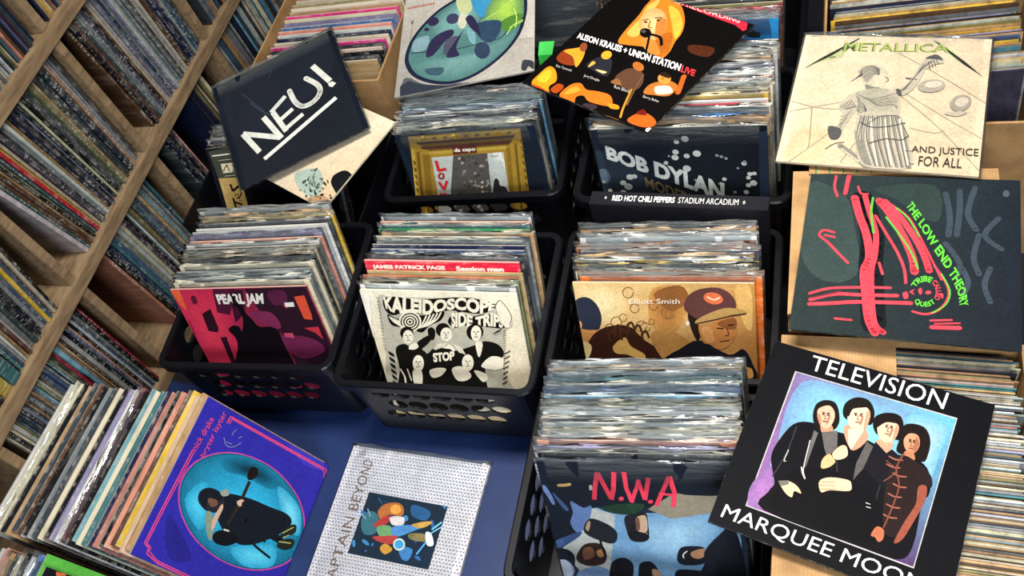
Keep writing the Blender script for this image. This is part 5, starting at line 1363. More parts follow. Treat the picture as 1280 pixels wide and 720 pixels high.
ART['N'] = [
    ('g',['1d2431','1a202c','3a4658','39435a'],[0,1,1,1,1,0,0,0]),
    ('p','84add0',[0.228,0.677,0.356,0.654,0.598,0.673,0.928,0.702,0.943,0.272,0.606,-0.015,0.039,-0.076,0.135,0.329],1),
    ('s','88b2d4','b4d8ec',[0.452,0.595,0.681,0.672,0.884,0.655,0.79,0.428,0.608,0.317,0.447,0.427],7,1.0,0.25),
    ('p','a89a84',[0.533,0.693,0.636,0.788,0.696,0.811,0.889,0.805,0.928,0.802,0.912,0.702,0.644,0.634],0),
    ('p','1a202c',[-0.018,0.987,0.949,0.963,0.937,0.818,0.76,0.799,0.679,0.807,0.607,0.753,0.507,0.691,0.425,0.652,0.339,0.659,0.257,0.69,0.172,0.554,0.086,0.476,-0.055,0.365,-0.049,0.686],1),
    ('p','c8c8c2',[0.243,0.687,0.355,0.648,0.343,0.565,0.26,0.186,0.119,0.173,0.022,0.371,0.135,0.491,0.198,0.604],0),
    ('p','5f78a6',[-0.006,0.817,0.019,0.832,0.049,0.726,0.035,0.7,0.012,0.771],1),
    ('p','4a618e',[0.051,0.785,0.113,0.682,0.096,0.664,0.06,0.739],1),
    ('p','6f88b8',[0.135,0.73,0.194,0.687,0.241,0.701,0.217,0.605,0.177,0.531,0.129,0.509,0.108,0.575,0.134,0.648],1),
    ('p','3f5584',[-0.047,0.404,0.138,0.51,0.142,0.479,0.024,0.384,-0.045,0.366],1),
    ('p','1e2634',[-0.074,0.364,0.042,0.379,0.088,0.325,0.051,0.219,-0.065,0.262],1),
    ('p','23252a',[0.173,0.506,0.217,0.611,0.309,0.575,0.349,0.517,0.331,0.449,0.28,0.44],1),
    ('p','c8a080',[0.184,0.543,0.206,0.592,0.217,0.581,0.196,0.52],1),
    ('p','2a2428',[0.41,0.64,0.513,0.669,0.521,0.599,0.512,0.492,0.477,0.46,0.417,0.468,0.402,0.545],1),
    ('p','d8b698',[0.465,0.631,0.511,0.651,0.518,0.599,0.506,0.534,0.469,0.525,0.459,0.572],1),
    ('p','8a5c48',[0.465,0.631,0.479,0.62,0.473,0.549,0.454,0.548],1),
    ('l','e4e4e0',0.0063,[0.446,0.488,0.483,0.502,0.507,0.522],1,0),
    ('p','1c1a1e',[0.405,0.509,0.444,0.536,0.511,0.516,0.508,0.48,0.469,0.459,0.426,0.465],1),
    ('p','3a241e',[0.098,0.326,0.159,0.419,0.243,0.431,0.269,0.365,0.248,0.287,0.169,0.255,0.108,0.276],1),
    ('p','c08a58',[0.216,0.373,0.254,0.388,0.251,0.338,0.222,0.33],1),
    ('p','8a5a40',[0.144,0.38,0.193,0.403,0.2,0.334,0.14,0.304],1),
    ('l','1a1418',0.013,[0.25,0.45,0.254,0.388,0.263,0.339],1,0),
    ('p','7f9ac2',[0.071,0.169,0.118,0.225,0.207,0.259,0.266,0.225,0.252,0.133,0.071,0.116],1),
    ('p','a8b4cc',[-0.067,0.249,0.027,0.295,0.07,0.221,0.018,0.138,-0.08,0.129],1),
    ('p','16161c',[0.276,0.264,0.316,0.321,0.372,0.333,0.404,0.275,0.364,0.144,0.262,0.134],1),
    ('p','16161c',[0.432,0.277,0.468,0.315,0.511,0.309,0.537,0.236,0.537,0.16,0.428,0.15],1),
    ('p','c49a78',[0.5,0.258,0.539,0.249,0.54,0.186,0.504,0.182],1),
    ('p','1b1d24',[0.644,0.369,0.672,0.434,0.741,0.449,0.79,0.434,0.781,0.331,0.693,0.306,0.647,0.32],1),
    ('p','c08c68',[0.72,0.405,0.782,0.434,0.8,0.399,0.758,0.36,0.721,0.369],1),
    ('l','e8e8e4',0.0063,[0.677,0.359,0.677,0.384,0.699,0.41],1,0),
    ('p','1e2028',[0.789,0.416,0.865,0.528,0.951,0.591,0.972,0.201,0.752,0.205,0.781,0.331],1),
    ('p','1a1a20',[0.627,0.257,0.69,0.274,0.791,0.258,0.801,0.185,0.626,0.168],1),
    ('p','c8a268',[0.087,0.846,0.121,0.851,0.157,0.856,0.149,0.837,0.09,0.83],1),
    ('p','b0b0a0',[0.251,0.839,0.264,0.849,0.267,0.823,0.251,0.811],1),
    ('p','26402f',[0.283,0.691,0.401,0.726,0.52,0.726,0.461,0.66,0.374,0.655],1),
    ('l','e2425a',0.0238,[0.308,0.936,0.28,0.829,0.264,0.748],0,0),
    ('l','e2425a',0.0238,[0.31,0.931,0.354,0.758],0,0),
    ('l','e2425a',0.0245,[0.394,0.939,0.374,0.822,0.353,0.752],0,0),
    ('e','e2425a',[0.406,0.761,0.013,0.001,-0.002,-0.014]),
    ('l','e2425a',0.0234,[0.444,0.941,0.442,0.836,0.459,0.74],0,0),
    ('l','e2425a',0.0202,[0.454,0.737,0.498,0.849,0.512,0.894],0,0),
    ('l','e2425a',0.0196,[0.509,0.883,0.525,0.766],0,0),
    ('l','e2425a',0.0229,[0.526,0.758,0.562,0.907],0,0),
    ('e','e2425a',[0.553,0.748,0.013,0.001,-0.002,-0.013]),
    ('l','e2425a',0.022,[0.578,0.72,0.666,0.921],0,0),
    ('l','e2425a',0.0238,[0.666,0.921,0.68,0.812,0.663,0.717],0,0),
    ('l','e2425a',0.0157,[0.601,0.803,0.685,0.799],0,0)]
ART['L'] = [
    ('p','182230',[0,0,1,0,1,1,0,1],0),
    ('p','c49a34',[0.098,0.982,0.895,0.986,0.845,0.417,0.768,-0.1,-0.064,-0.112,0.028,0.456],0),
    ('p','8a6622',[0.136,0.933,0.854,0.939,0.791,0.855,0.218,0.849],0),
    ('p','5a2e24',[0.147,0.929,0.843,0.933,0.836,0.917,0.148,0.911],0),
    ('p','6a3a2c',[0.159,0.889,0.815,0.895,0.794,0.869,0.176,0.867],0),
    ('p','dcb650',[0.105,0.971,0.886,0.973,0.879,0.954,0.107,0.952],0),
    ('p','dcb650',[0.202,0.85,0.77,0.857,0.766,0.829,0.209,0.821],0),
    ('p','8a6622',[0.121,0.853,0.144,0.855,-0.064,-0.112,-0.088,-0.111],0),
    ('p','dcb650',[0.091,0.891,0.114,0.893,-0.099,-0.111,-0.127,-0.11],0),
    ('p','a87e2a',[0.159,0.823,0.211,0.828,-0.002,-0.114,-0.047,-0.113],0),
    ('p','8a6622',[0.829,0.869,0.847,0.871,0.719,-0.098,0.699,-0.098],0),
    ('p','a87e2a',[0.766,0.84,0.796,0.841,0.654,-0.096,0.624,-0.095],0),
    ('p','8a6622',[0.074,0.784,0.094,0.764,0.074,0.74],1),
    ('p','8a6622',[0.876,0.9,0.893,0.882,0.877,0.862],1),
    ('p','8a6622',[0.187,0.958,0.227,0.961,0.205,0.939],1),
    ('p','8a6622',[0.062,0.726,0.082,0.706,0.061,0.681],1),
    ('p','8a6622',[0.87,0.842,0.887,0.824,0.871,0.804],1),
    ('p','8a6622',[0.265,0.958,0.305,0.962,0.283,0.939],1),
    ('p','8a6622',[0.049,0.667,0.069,0.647,0.049,0.622],1),
    ('p','8a6622',[0.864,0.784,0.88,0.765,0.864,0.745],1),
    ('p','8a6622',[0.342,0.959,0.381,0.962,0.36,0.94],1),
    ('p','8a6622',[0.037,0.608,0.057,0.587,0.036,0.562],1),
    ('p','8a6622',[0.857,0.724,0.874,0.705,0.858,0.685],1),
    ('p','8a6622',[0.419,0.959,0.458,0.963,0.436,0.94],1),
    ('p','8a6622',[0.024,0.547,0.044,0.527,0.023,0.501],1),
    ('p','8a6622',[0.85,0.664,0.867,0.645,0.851,0.624],1),
    ('p','8a6622',[0.495,0.96,0.533,0.963,0.512,0.941],1),
    ('p','8a6622',[0.011,0.486,0.031,0.465,0.01,0.439],1),
    ('p','8a6622',[0.843,0.603,0.861,0.584,0.844,0.563],1),
    ('p','8a6622',[0.57,0.96,0.608,0.964,0.588,0.941],1),
    ('p','8a6622',[-0.003,0.424,0.018,0.403,-0.004,0.376],1),
    ('p','8a6622',[0.836,0.541,0.854,0.522,0.837,0.5],1),
    ('p','8a6622',[0.645,0.961,0.683,0.964,0.663,0.942],1),
    ('p','8a6622',[-0.016,0.361,0.004,0.34,-0.017,0.313],1),
    ('p','8a6622',[0.829,0.478,0.847,0.459,0.83,0.437],1),
    ('p','8a6622',[0.719,0.961,0.757,0.965,0.737,0.943],1),
    ('p','8a6622',[-0.03,0.297,-0.009,0.276,-0.031,0.248],1),
    ('p','8a6622',[0.822,0.415,0.84,0.395,0.823,0.373],1),
    ('p','8a6622',[0.793,0.961,0.831,0.965,0.811,0.943],1),
    ('p','dfe0d8',[0.219,0.799,0.74,0.807,0.7,0.426,0.63,-0.052,0.058,-0.051,0.173,0.473],0),
    ('p','6a625c',[0.379,0.802,0.625,0.805,0.572,0.433,0.479,-0.025,0.166,-0.034,0.28,0.508],0),
    ('p','b5aca0',[0.45,0.338,0.473,0.346,0.472,0.327,0.448,0.316],0),
    ('p','8d857c',[0.391,0.318,0.415,0.327,0.413,0.307,0.389,0.297],0),
    ('p','4a423e',[0.485,0.316,0.498,0.325,0.497,0.305,0.483,0.294],0),
    ('p','8d857c',[0.309,0.152,0.323,0.162,0.321,0.141,0.307,0.13],0),
    ('p','4a423e',[0.434,0.785,0.449,0.793,0.447,0.775,0.432,0.765],0),
    ('p','554c48',[0.547,0.674,0.56,0.682,0.559,0.664,0.545,0.654],0),
    ('p','3a3432',[0.331,0.479,0.357,0.487,0.355,0.468,0.329,0.458],0),
    ('p','8d857c',[0.397,0.648,0.422,0.656,0.421,0.637,0.395,0.628],0),
    ('p','b5aca0',[0.564,0.579,0.583,0.587,0.582,0.569,0.562,0.559],0),
    ('p','8d857c',[0.308,0.343,0.334,0.352,0.332,0.332,0.305,0.322],0),
    ('p','a59c90',[0.422,0.068,0.439,0.077,0.437,0.057,0.42,0.045],0),
    ('p','a59c90',[0.536,0.489,0.551,0.498,0.55,0.479,0.534,0.468],0),
    ('p','b5aca0',[0.475,0.576,0.487,0.585,0.485,0.566,0.473,0.556],0),
    ('p','a59c90',[0.261,0.282,0.279,0.291,0.277,0.271,0.259,0.26],0),
    ('p','b5aca0',[0.37,0.45,0.389,0.459,0.387,0.439,0.368,0.429],0),
    ('p','b5aca0',[0.413,0.671,0.438,0.679,0.436,0.66,0.411,0.651],0),
    ('p','4a423e',[0.416,0.539,0.435,0.547,0.434,0.528,0.414,0.518],0),
    ('p','3a3432',[0.457,0.53,0.469,0.539,0.467,0.52,0.455,0.509],0),
    ('p','3a3432',[0.404,0.274,0.43,0.283,0.428,0.263,0.402,0.253],0),
    ('p','a59c90',[0.472,0.233,0.498,0.242,0.496,0.222,0.47,0.211],0),
    ('p','4a423e',[0.508,0.418,0.523,0.427,0.522,0.408,0.506,0.397],0),
    ('p','a59c90',[0.544,0.71,0.566,0.718,0.565,0.7,0.542,0.691],0),
    ('p','a59c90',[0.603,0.756,0.616,0.764,0.615,0.746,0.602,0.737],0),
    ('p','a59c90',[0.376,0.426,0.39,0.434,0.388,0.415,0.373,0.404],0),
    ('p','a59c90',[0.341,0.106,0.358,0.115,0.356,0.095,0.338,0.083],0),
    ('p','b5aca0',[0.522,0.57,0.542,0.578,0.541,0.559,0.52,0.549],0),
    ('p','3a3432',[0.502,0.284,0.516,0.293,0.514,0.273,0.5,0.262],0),
    ('p','3a3432',[0.514,0.732,0.537,0.739,0.536,0.721,0.512,0.712],0),
    ('p','4a423e',[0.484,0.622,0.507,0.63,0.506,0.612,0.482,0.602],0),
    ('p','b5aca0',[0.293,0.324,0.32,0.333,0.318,0.313,0.291,0.303],0),
    ('p','8d857c',[0.496,0.767,0.519,0.774,0.518,0.756,0.494,0.747],0),
    ('p','4a423e',[0.334,0.06,0.348,0.069,0.346,0.049,0.331,0.037],0),
    ('p','4a423e',[0.469,0.717,0.483,0.725,0.481,0.707,0.467,0.697],0),
    ('p','8d857c',[0.439,0.584,0.465,0.591,0.463,0.573,0.437,0.563],0),
    ('p','b5aca0',[0.306,0.065,0.326,0.075,0.324,0.054,0.303,0.042],0),
    ('p','8d857c',[0.391,0.57,0.409,0.578,0.408,0.559,0.389,0.549],0),
    ('p','8d857c',[0.561,0.706,0.58,0.714,0.578,0.696,0.559,0.686],0),
    ('p','3a3432',[0.388,0.338,0.405,0.347,0.403,0.327,0.386,0.316],0),
    ('p','554c48',[0.418,0.439,0.438,0.447,0.436,0.428,0.416,0.418],0),
    ('p','b5aca0',[0.509,0.53,0.531,0.538,0.53,0.52,0.507,0.51],0),
    ('p','554c48',[0.278,0.374,0.295,0.383,0.293,0.364,0.276,0.353],0),
    ('p','b5aca0',[0.317,0.282,0.336,0.291,0.335,0.271,0.315,0.26],0),
    ('p','8d857c',[0.487,0.264,0.503,0.273,0.502,0.253,0.484,0.242],0),
    ('p','a59c90',[0.274,0.38,0.294,0.388,0.292,0.369,0.271,0.358],0),
    ('p','554c48',[0.39,0.564,0.405,0.572,0.404,0.554,0.387,0.543],0),
    ('p','b5aca0',[0.459,0.318,0.476,0.327,0.475,0.307,0.457,0.297],0),
    ('p','8d857c',[0.549,0.539,0.566,0.548,0.564,0.529,0.547,0.519],0),
    ('p','a59c90',[0.389,0.147,0.415,0.156,0.413,0.136,0.386,0.125],0),
    ('p','a59c90',[0.416,0.419,0.431,0.428,0.429,0.409,0.414,0.398],0),
    ('p','b5aca0',[0.32,0.096,0.343,0.105,0.341,0.085,0.318,0.073],0),
    ('p','554c48',[0.358,0.306,0.38,0.314,0.378,0.295,0.356,0.284],0),
    ('p','554c48',[0.518,0.415,0.534,0.423,0.533,0.404,0.516,0.393],0),
    ('p','3a3432',[0.394,0.222,0.417,0.231,0.415,0.211,0.392,0.2],0),
    ('p','8d857c',[0.49,0.652,0.51,0.66,0.508,0.641,0.488,0.632],0),
    ('p','3a3432',[0.51,0.634,0.53,0.642,0.529,0.623,0.508,0.614],0),
    ('p','8d857c',[0.441,0.051,0.456,0.06,0.454,0.04,0.439,0.028],0),
    ('p','554c48',[0.596,0.705,0.614,0.713,0.613,0.695,0.595,0.685],0),
    ('p','554c48',[0.489,0.765,0.506,0.773,0.504,0.755,0.487,0.745],0),
    ('p','a59c90',[0.42,0.745,0.441,0.752,0.44,0.734,0.418,0.725],0),
    ('p','4a423e',[0.481,0.79,0.496,0.798,0.495,0.78,0.479,0.771],0),
    ('p','3a3432',[0.389,0.15,0.41,0.159,0.408,0.139,0.387,0.127],0),
    ('p','554c48',[0.353,0.399,0.369,0.408,0.368,0.388,0.351,0.377],0),
    ('p','8d857c',[0.463,0.549,0.488,0.557,0.486,0.539,0.46,0.529],0),
    ('p','a59c90',[0.505,0.488,0.526,0.496,0.524,0.477,0.503,0.467],0),
    ('p','4a423e',[0.333,0.462,0.351,0.471,0.349,0.452,0.331,0.441],0),
    ('p','a59c90',[0.443,0.074,0.465,0.084,0.463,0.063,0.441,0.051],0),
    ('p','a59c90',[0.391,0.186,0.409,0.195,0.407,0.175,0.389,0.163],0),
    ('p','b5aca0',[0.429,0.382,0.443,0.391,0.441,0.372,0.427,0.361],0),
    ('p','8d857c',[0.355,0.143,0.374,0.153,0.372,0.132,0.353,0.121],0),
    ('p','4a423e',[0.409,0.438,0.431,0.447,0.429,0.427,0.407,0.417],0),
    ('p','a59c90',[0.429,0.072,0.45,0.081,0.448,0.06,0.426,0.049],0),
    ('p','3a3432',[0.315,0.253,0.331,0.262,0.329,0.242,0.312,0.231],0),
    ('p','a59c90',[0.565,0.558,0.583,0.566,0.582,0.547,0.563,0.537],0),
    ('p','4a423e',[0.363,0.698,0.384,0.706,0.382,0.687,0.361,0.678],0),
    ('p','4a423e',[0.347,0.625,0.361,0.634,0.359,0.615,0.345,0.605],0),
    ('p','4a423e',[0.509,0.779,0.524,0.787,0.523,0.769,0.507,0.76],0),
    ('p','8d857c',[0.292,0.222,0.309,0.231,0.307,0.211,0.29,0.2],0),
    ('p','4a423e',[0.315,0.268,0.334,0.277,0.332,0.257,0.312,0.246],0),
    ('p','3a3432',[0.5,0.414,0.524,0.423,0.522,0.403,0.498,0.393],0),
    ('p','b5aca0',[0.411,0.784,0.427,0.792,0.425,0.774,0.409,0.765],0),
    ('p','4a423e',[0.393,0.556,0.412,0.564,0.411,0.546,0.391,0.536],0),
    ('p','8d857c',[0.485,0.54,0.508,0.548,0.507,0.53,0.483,0.52],0),
    ('p','3a3432',[0.438,0.768,0.456,0.776,0.454,0.758,0.436,0.749],0),
    ('p','4a423e',[0.348,0.135,0.361,0.144,0.359,0.124,0.346,0.112],0),
    ('p','b5aca0',[0.442,0.359,0.467,0.368,0.466,0.348,0.44,0.338],0),
    ('p','4a423e',[0.518,0.44,0.535,0.449,0.534,0.43,0.516,0.419],0),
    ('p','4a423e',[0.433,0.293,0.458,0.301,0.456,0.281,0.431,0.271],0),
    ('p','b5aca0',[0.236,0.186,0.261,0.195,0.259,0.175,0.233,0.164],0),
    ('p','4a423e',[0.379,0.22,0.401,0.229,0.399,0.209,0.377,0.198],0),
    ('p','554c48',[0.239,0.121,0.258,0.131,0.256,0.11,0.236,0.099],0),
    ('p','5c2c28',[0.393,0.875,0.563,0.873,0.555,0.817,0.382,0.812],0),
    ('t','f0e8d8','da capo',[0.4,0.864,0.555,0.866],[0.393,0.825,0.548,0.825],0.03,1.0),
    ('l','cc2a2c',0.0238,[0.245,0.772,0.241,0.69],0,0),
    ('l','cc2a2c',0.0224,[0.233,0.685,0.3,0.698],0,0),
    ('l','cc2a2c',0.0139,[0.266,0.638,0.256,0.623,0.241,0.617,0.23,0.624,0.228,0.64,0.238,0.655,0.253,0.661,0.265,0.654,0.266,0.638],1,0),
    ('l','cc2a2c',0.0211,[0.215,0.589,0.235,0.521],0,0),
    ('l','cc2a2c',0.0192,[0.278,0.596,0.235,0.521],0,0),
    ('l','cc2a2c',0.0179,[0.199,0.485,0.19,0.417,0.22,0.407],1,0),
    ('l','cc2a2c',0.0161,[0.2,0.479,0.243,0.48],0,0),
    ('l','cc2a2c',0.0144,[0.195,0.448,0.225,0.45],0,0),
    ('p','2a2628',[0.593,0.489,0.62,0.572,0.641,0.594,0.655,0.569,0.653,0.532,0.692,0.511,0.696,0.426,0.678,0.311,0.544,0.318],1),
    ('l','8a8a84',0.0049,[0.645,0.786,0.701,0.787],0,0),
    ('l','8a8a84',0.0033,[0.645,0.775,0.691,0.775],0,0)]
ART['D'] = [
    ('g',['1a2230','121620','0d1016','1c2634'],[0,1,1,1,1,0,0,0]),
    ('p','3a4858',[0.002,0.754,0.108,0.74,0.162,0.607,0.068,0.483,-0.016,0.559],1),
    ('p','2a3644',[0.014,0.847,0.213,0.703,0.317,0.508,0.083,0.458,-0.028,0.658],1),
    ('p','5a6a7a',[-0.003,0.682,0.048,0.693,0.059,0.608,0.008,0.584],1),
    ('e','d8d8d0',[0.494,0.896,0.015,-0.005,-0.004,-0.015]),
    ('e','d8d8d0',[0.544,0.917,0.021,-0.007,-0.005,-0.021]),
    ('e','d8d8d0',[0.481,0.821,0.018,-0.006,-0.005,-0.018]),
    ('e','d8d8d0',[0.474,0.78,0.02,-0.006,-0.005,-0.02]),
    ('e','d8d8d0',[0.543,0.79,0.017,-0.005,-0.004,-0.017]),
    ('e','d8d8d0',[0.603,0.807,0.023,-0.007,-0.006,-0.023]),
    ('e','d8d8d0',[0.416,0.74,0.013,-0.004,-0.004,-0.014]),
    ('e','d8d8d0',[0.535,0.694,0.023,-0.007,-0.006,-0.024]),
    ('e','d8d8d0',[0.184,0.631,0.021,-0.006,-0.007,-0.021]),
    ('e','d8d8d0',[0.213,0.636,0.016,-0.005,-0.005,-0.016]),
    ('e','d8d8d0',[0.136,0.583,0.019,-0.006,-0.006,-0.02]),
    ('e','d8d8d0',[0.164,0.553,0.025,-0.007,-0.008,-0.025]),
    ('e','d8d8d0',[0.125,0.508,0.018,-0.005,-0.006,-0.018]),
    ('e','9aa0a4',[0.015,0.594,0.012,-0.004,-0.004,-0.013]),
    ('e','d8d8d0',[0.045,0.521,0.014,-0.004,-0.005,-0.015]),
    ('e','9aa0a4',[-0.005,0.483,0.013,-0.004,-0.004,-0.013]),
    ('e','9aa0a4',[-0.02,0.534,0.011,-0.003,-0.004,-0.011]),
    ('e','9aa0a4',[0.716,0.791,0.01,-0.003,-0.002,-0.01]),
    ('e','9aa0a4',[0.741,0.782,0.01,-0.003,-0.002,-0.01]),
    ('e','9aa0a4',[0.766,0.768,0.01,-0.003,-0.002,-0.01]),
    ('e','d8d8d0',[0.865,0.728,0.015,-0.004,-0.003,-0.015]),
    ('e','9aa0a4',[0.869,0.739,0.011,-0.003,-0.002,-0.012]),
    ('e','d8d8d0',[0.895,0.648,0.015,-0.004,-0.003,-0.015]),
    ('e','d8d8d0',[0.92,0.652,0.013,-0.004,-0.003,-0.013]),
    ('e','d8d8d0',[0.885,0.62,0.013,-0.004,-0.003,-0.014]),
    ('e','d8d8d0',[0.912,0.578,0.02,-0.006,-0.004,-0.021]),
    ('e','d8d8d0',[0.883,0.561,0.015,-0.004,-0.003,-0.016]),
    ('e','d8d8d0',[0.747,0.609,0.013,-0.004,-0.003,-0.014]),
    ('e','9aa0a4',[0.719,0.574,0.01,-0.003,-0.002,-0.01]),
    ('e','d8d8d0',[0.868,0.507,0.015,-0.005,-0.003,-0.016]),
    ('e','9aa0a4',[0.829,0.694,0.008,-0.002,-0.002,-0.008]),
    ('e','9aa0a4',[0.58,0.604,0.01,-0.003,-0.003,-0.01]),
    ('e','9aa0a4',[0.802,0.507,0.01,-0.003,-0.002,-0.011]),
    ('e','9aa0a4',[0.44,0.792,0.008,-0.003,-0.002,-0.008]),
    ('p','202a3a',[0.953,0.954,1.005,0.965,1.011,0.459,0.947,0.459],0),
    ('t','8e7a52','MODERN TIMES',[0.274,0.635,0.794,0.36],[0.274,0.553,0.788,0.245],0.02,1.0),
    ('t','e2e2dc','BOB DYLAN',[0.068,0.883,0.745,0.579],[0.065,0.776,0.738,0.429],0.05,1.0)]
ART['ALI'] = [
    ('p','0c0909',[0,0,1,0,1,1,0,1],0),
    ('p','4a2412',[0.759,0.7,0.907,0.734,0.923,0.654,0.801,0.645],1),
    ('p','d07a24',[0.325,0.547,0.294,0.658,0.28,0.809,0.258,0.912,0.273,1.031,0.431,1.011,0.563,0.906,0.64,0.784,0.658,0.687,0.685,0.595,0.668,0.529,0.547,0.58,0.398,0.547],1),
    ('p','f0b458',[0.322,0.638,0.309,0.789,0.277,0.904,0.312,0.981,0.354,0.807,0.404,0.641],1),
    ('p','f2b040',[0.405,0.954,0.505,0.93,0.613,0.819,0.641,0.71,0.534,0.817],1),
    ('p','b0601c',[0.537,0.696,0.588,0.748,0.676,0.606,0.643,0.533,0.556,0.614],1),
    ('s','d8985a','f0c084',[0.322,0.763,0.297,0.864,0.37,0.908,0.466,0.852,0.54,0.728,0.529,0.648,0.458,0.648,0.37,0.704],7,1.0,0.25),
    ('p','c07838',[0.427,0.805,0.472,0.839,0.545,0.715,0.528,0.663],1),
    ('p','c88038',[0.441,0.626,0.529,0.648,0.643,0.562,0.565,0.543],1),
    ('l','5a2c14',0.01,[0.342,0.777,0.365,0.799],1,0),
    ('l','5a2c14',0.0099,[0.399,0.825,0.435,0.84],1,0),
    ('e','2a1810',[0.368,0.769,0.011,0.004,0.006,-0.007]),
    ('e','2a1810',[0.431,0.813,0.011,0.004,0.006,-0.007]),
    ('l','a86030',0.0099,[0.388,0.789,0.414,0.738,0.436,0.741],1,0),
    ('l','8a2a1c',0.0172,[0.401,0.695,0.438,0.717],1,0),
    ('e','0c0a0c',[0.434,0.684,0.041,0.006,0.024,-0.038]),
    ('l','0c0a0c',0.0193,[0.475,0.686,0.546,0.685,0.599,0.632],1,0),
    ('l','0c0a0c',0.0145,[0.475,0.671,0.552,0.538,0.575,0.474],1,0),
    ('e','4a4a4e',[0.414,0.691,0.014,0.006,0.009,-0.012]),
    ('p','c8283a',[0.275,1.065,0.407,1.043,0.651,1.024,0.875,1.015,0.925,1.011,0.96,0.99,0.986,0.941,0.973,0.924,0.898,0.953,0.693,0.967,0.495,0.988,0.281,1.021],0),
    ('t','e8e4e4','MASTER RECORDING',[0.257,1.051,0.561,1.023,0.895,1.011],[0.273,1.012,0.577,0.983,0.911,0.976],0.0,1.0),
    ('t','f2f0ea','ALISON KRAUSS + UNION STATION',[0.017,0.519,0.821,0.541],[0.047,0.468,0.846,0.483],0.035,1.0),
    ('t','d83a3a','LIVE',[0.833,0.534,0.933,0.53],[0.855,0.482,0.953,0.481],0.03,1.0),
    ('p','8a3818',[0.056,0.263,0.052,0.354,0.146,0.379,0.224,0.275,0.142,0.239],1),
    ('p','e09a2c',[0.053,0.339,0.117,0.397,0.153,0.428,0.213,0.346,0.235,0.25,0.148,0.318],1),
    ('e','8a4a2c',[0.15,0.418,0.029,-0.0,0.02,-0.038]),
    ('p','26262e',[0.279,0.299,0.312,0.389,0.402,0.398,0.475,0.268,0.352,0.272],1),
    ('e','d8a030',[0.34,0.419,0.019,0.027,0.033,-0.025]),
    ('p','d8a84c',[0.296,0.337,0.327,0.329,0.306,0.282],1),
    ('p','e0c48a',[0.364,0.286,0.443,0.298,0.433,0.276],1),
    ('p','5a3c2c',[0.527,0.277,0.543,0.371,0.628,0.395,0.704,0.329,0.713,0.248,0.613,0.23],1),
    ('e','b0672c',[0.593,0.417,0.047,-0.008,0.009,-0.031]),
    ('p','8a5a34',[0.528,0.234,0.548,0.281,0.605,0.241],1),
    ('l','6a4a34',0.0113,[0.67,0.37,0.705,0.244,0.747,0.124],1,0),
    ('p','b06a2c',[0.77,0.246,0.762,0.326,0.843,0.391,0.922,0.372,0.922,0.289,0.84,0.256],1),
    ('p','e8d8b8',[0.802,0.317,0.872,0.354,0.922,0.317,0.851,0.27],1),
    ('e','d08a3c',[0.805,0.397,0.036,0.016,0.032,-0.041]),
    ('l','b85a20',0.0306,[0.899,0.459,0.954,0.331],1,0),
    ('p','2a1a14',[0.758,0.41,0.769,0.443,0.822,0.433,0.83,0.408],1),
    ('l','3a1c10',0.0066,[0.791,0.391,0.802,0.393],1,0),
    ('t','c8c4bc','Dan Tyminski',[0.096,0.219,0.225,0.224],[0.111,0.195,0.238,0.2],0,1.0),
    ('t','c8c4bc','Jerry Douglas',[0.328,0.223,0.45,0.228],[0.341,0.199,0.463,0.205],0,1.0),
    ('t','c8c4bc','Ron Block',[0.569,0.227,0.685,0.232],[0.581,0.204,0.697,0.209],0,1.0),
    ('t','c8c4bc','Barry Bales',[0.783,0.23,0.894,0.235],[0.795,0.208,0.905,0.213],0,1.0),
    ('p','e8901e',[0.068,0.016,0.055,0.094,0.064,0.183,0.13,0.173,0.204,0.101,0.197,0.039,0.261,-0.025,0.177,-0.023],1),
    ('p','f0b030',[0.075,0.058,0.071,0.147,0.118,0.153,0.15,0.062],1),
    ('p','d84a18',[0.076,0.007,0.143,0.014,0.307,-0.012,0.29,-0.035,0.153,-0.025],1),
    ('p','e07020',[0.315,0.006,0.312,0.107,0.361,0.149,0.435,0.12,0.504,0.137,0.598,0.144,0.66,0.097,0.649,0.064,0.523,0.046,0.454,0.071,0.42,0.041,0.447,-0.018],1),
    ('p','f09a34',[0.332,0.029,0.339,0.104,0.401,0.104,0.379,0.059],1),
    ('p','a84414',[0.225,0.023,0.232,0.085,0.286,0.08,0.283,0.014],1),
    ('p','f0a030',[0.439,-0.008,0.6,-0.001,0.804,0.001,0.799,-0.02,0.57,-0.021],1),
    ('p','3a2c34',[0.507,0.024,0.586,0.042,0.593,0.007,0.517,-0.001],1),
    ('p','e88a24',[0.632,0.084,0.701,0.097,0.726,0.073,0.677,0.058],1),
    ('p','c05a1c',[0.83,0.022,0.867,0.113,0.96,0.104,1.006,0.06,0.944,0.017],1),
    ('p','6a1c14',[0.843,0.088,0.859,0.136,0.906,0.105],1),
    ('l','c8882c',0.0134,[0.688,0.236,0.744,0.095,0.78,0.025],1,0),
    ('p','e8e8e4',[0.974,0.013,0.995,0.034,1.022,-0.005,1.013,-0.02],1)]
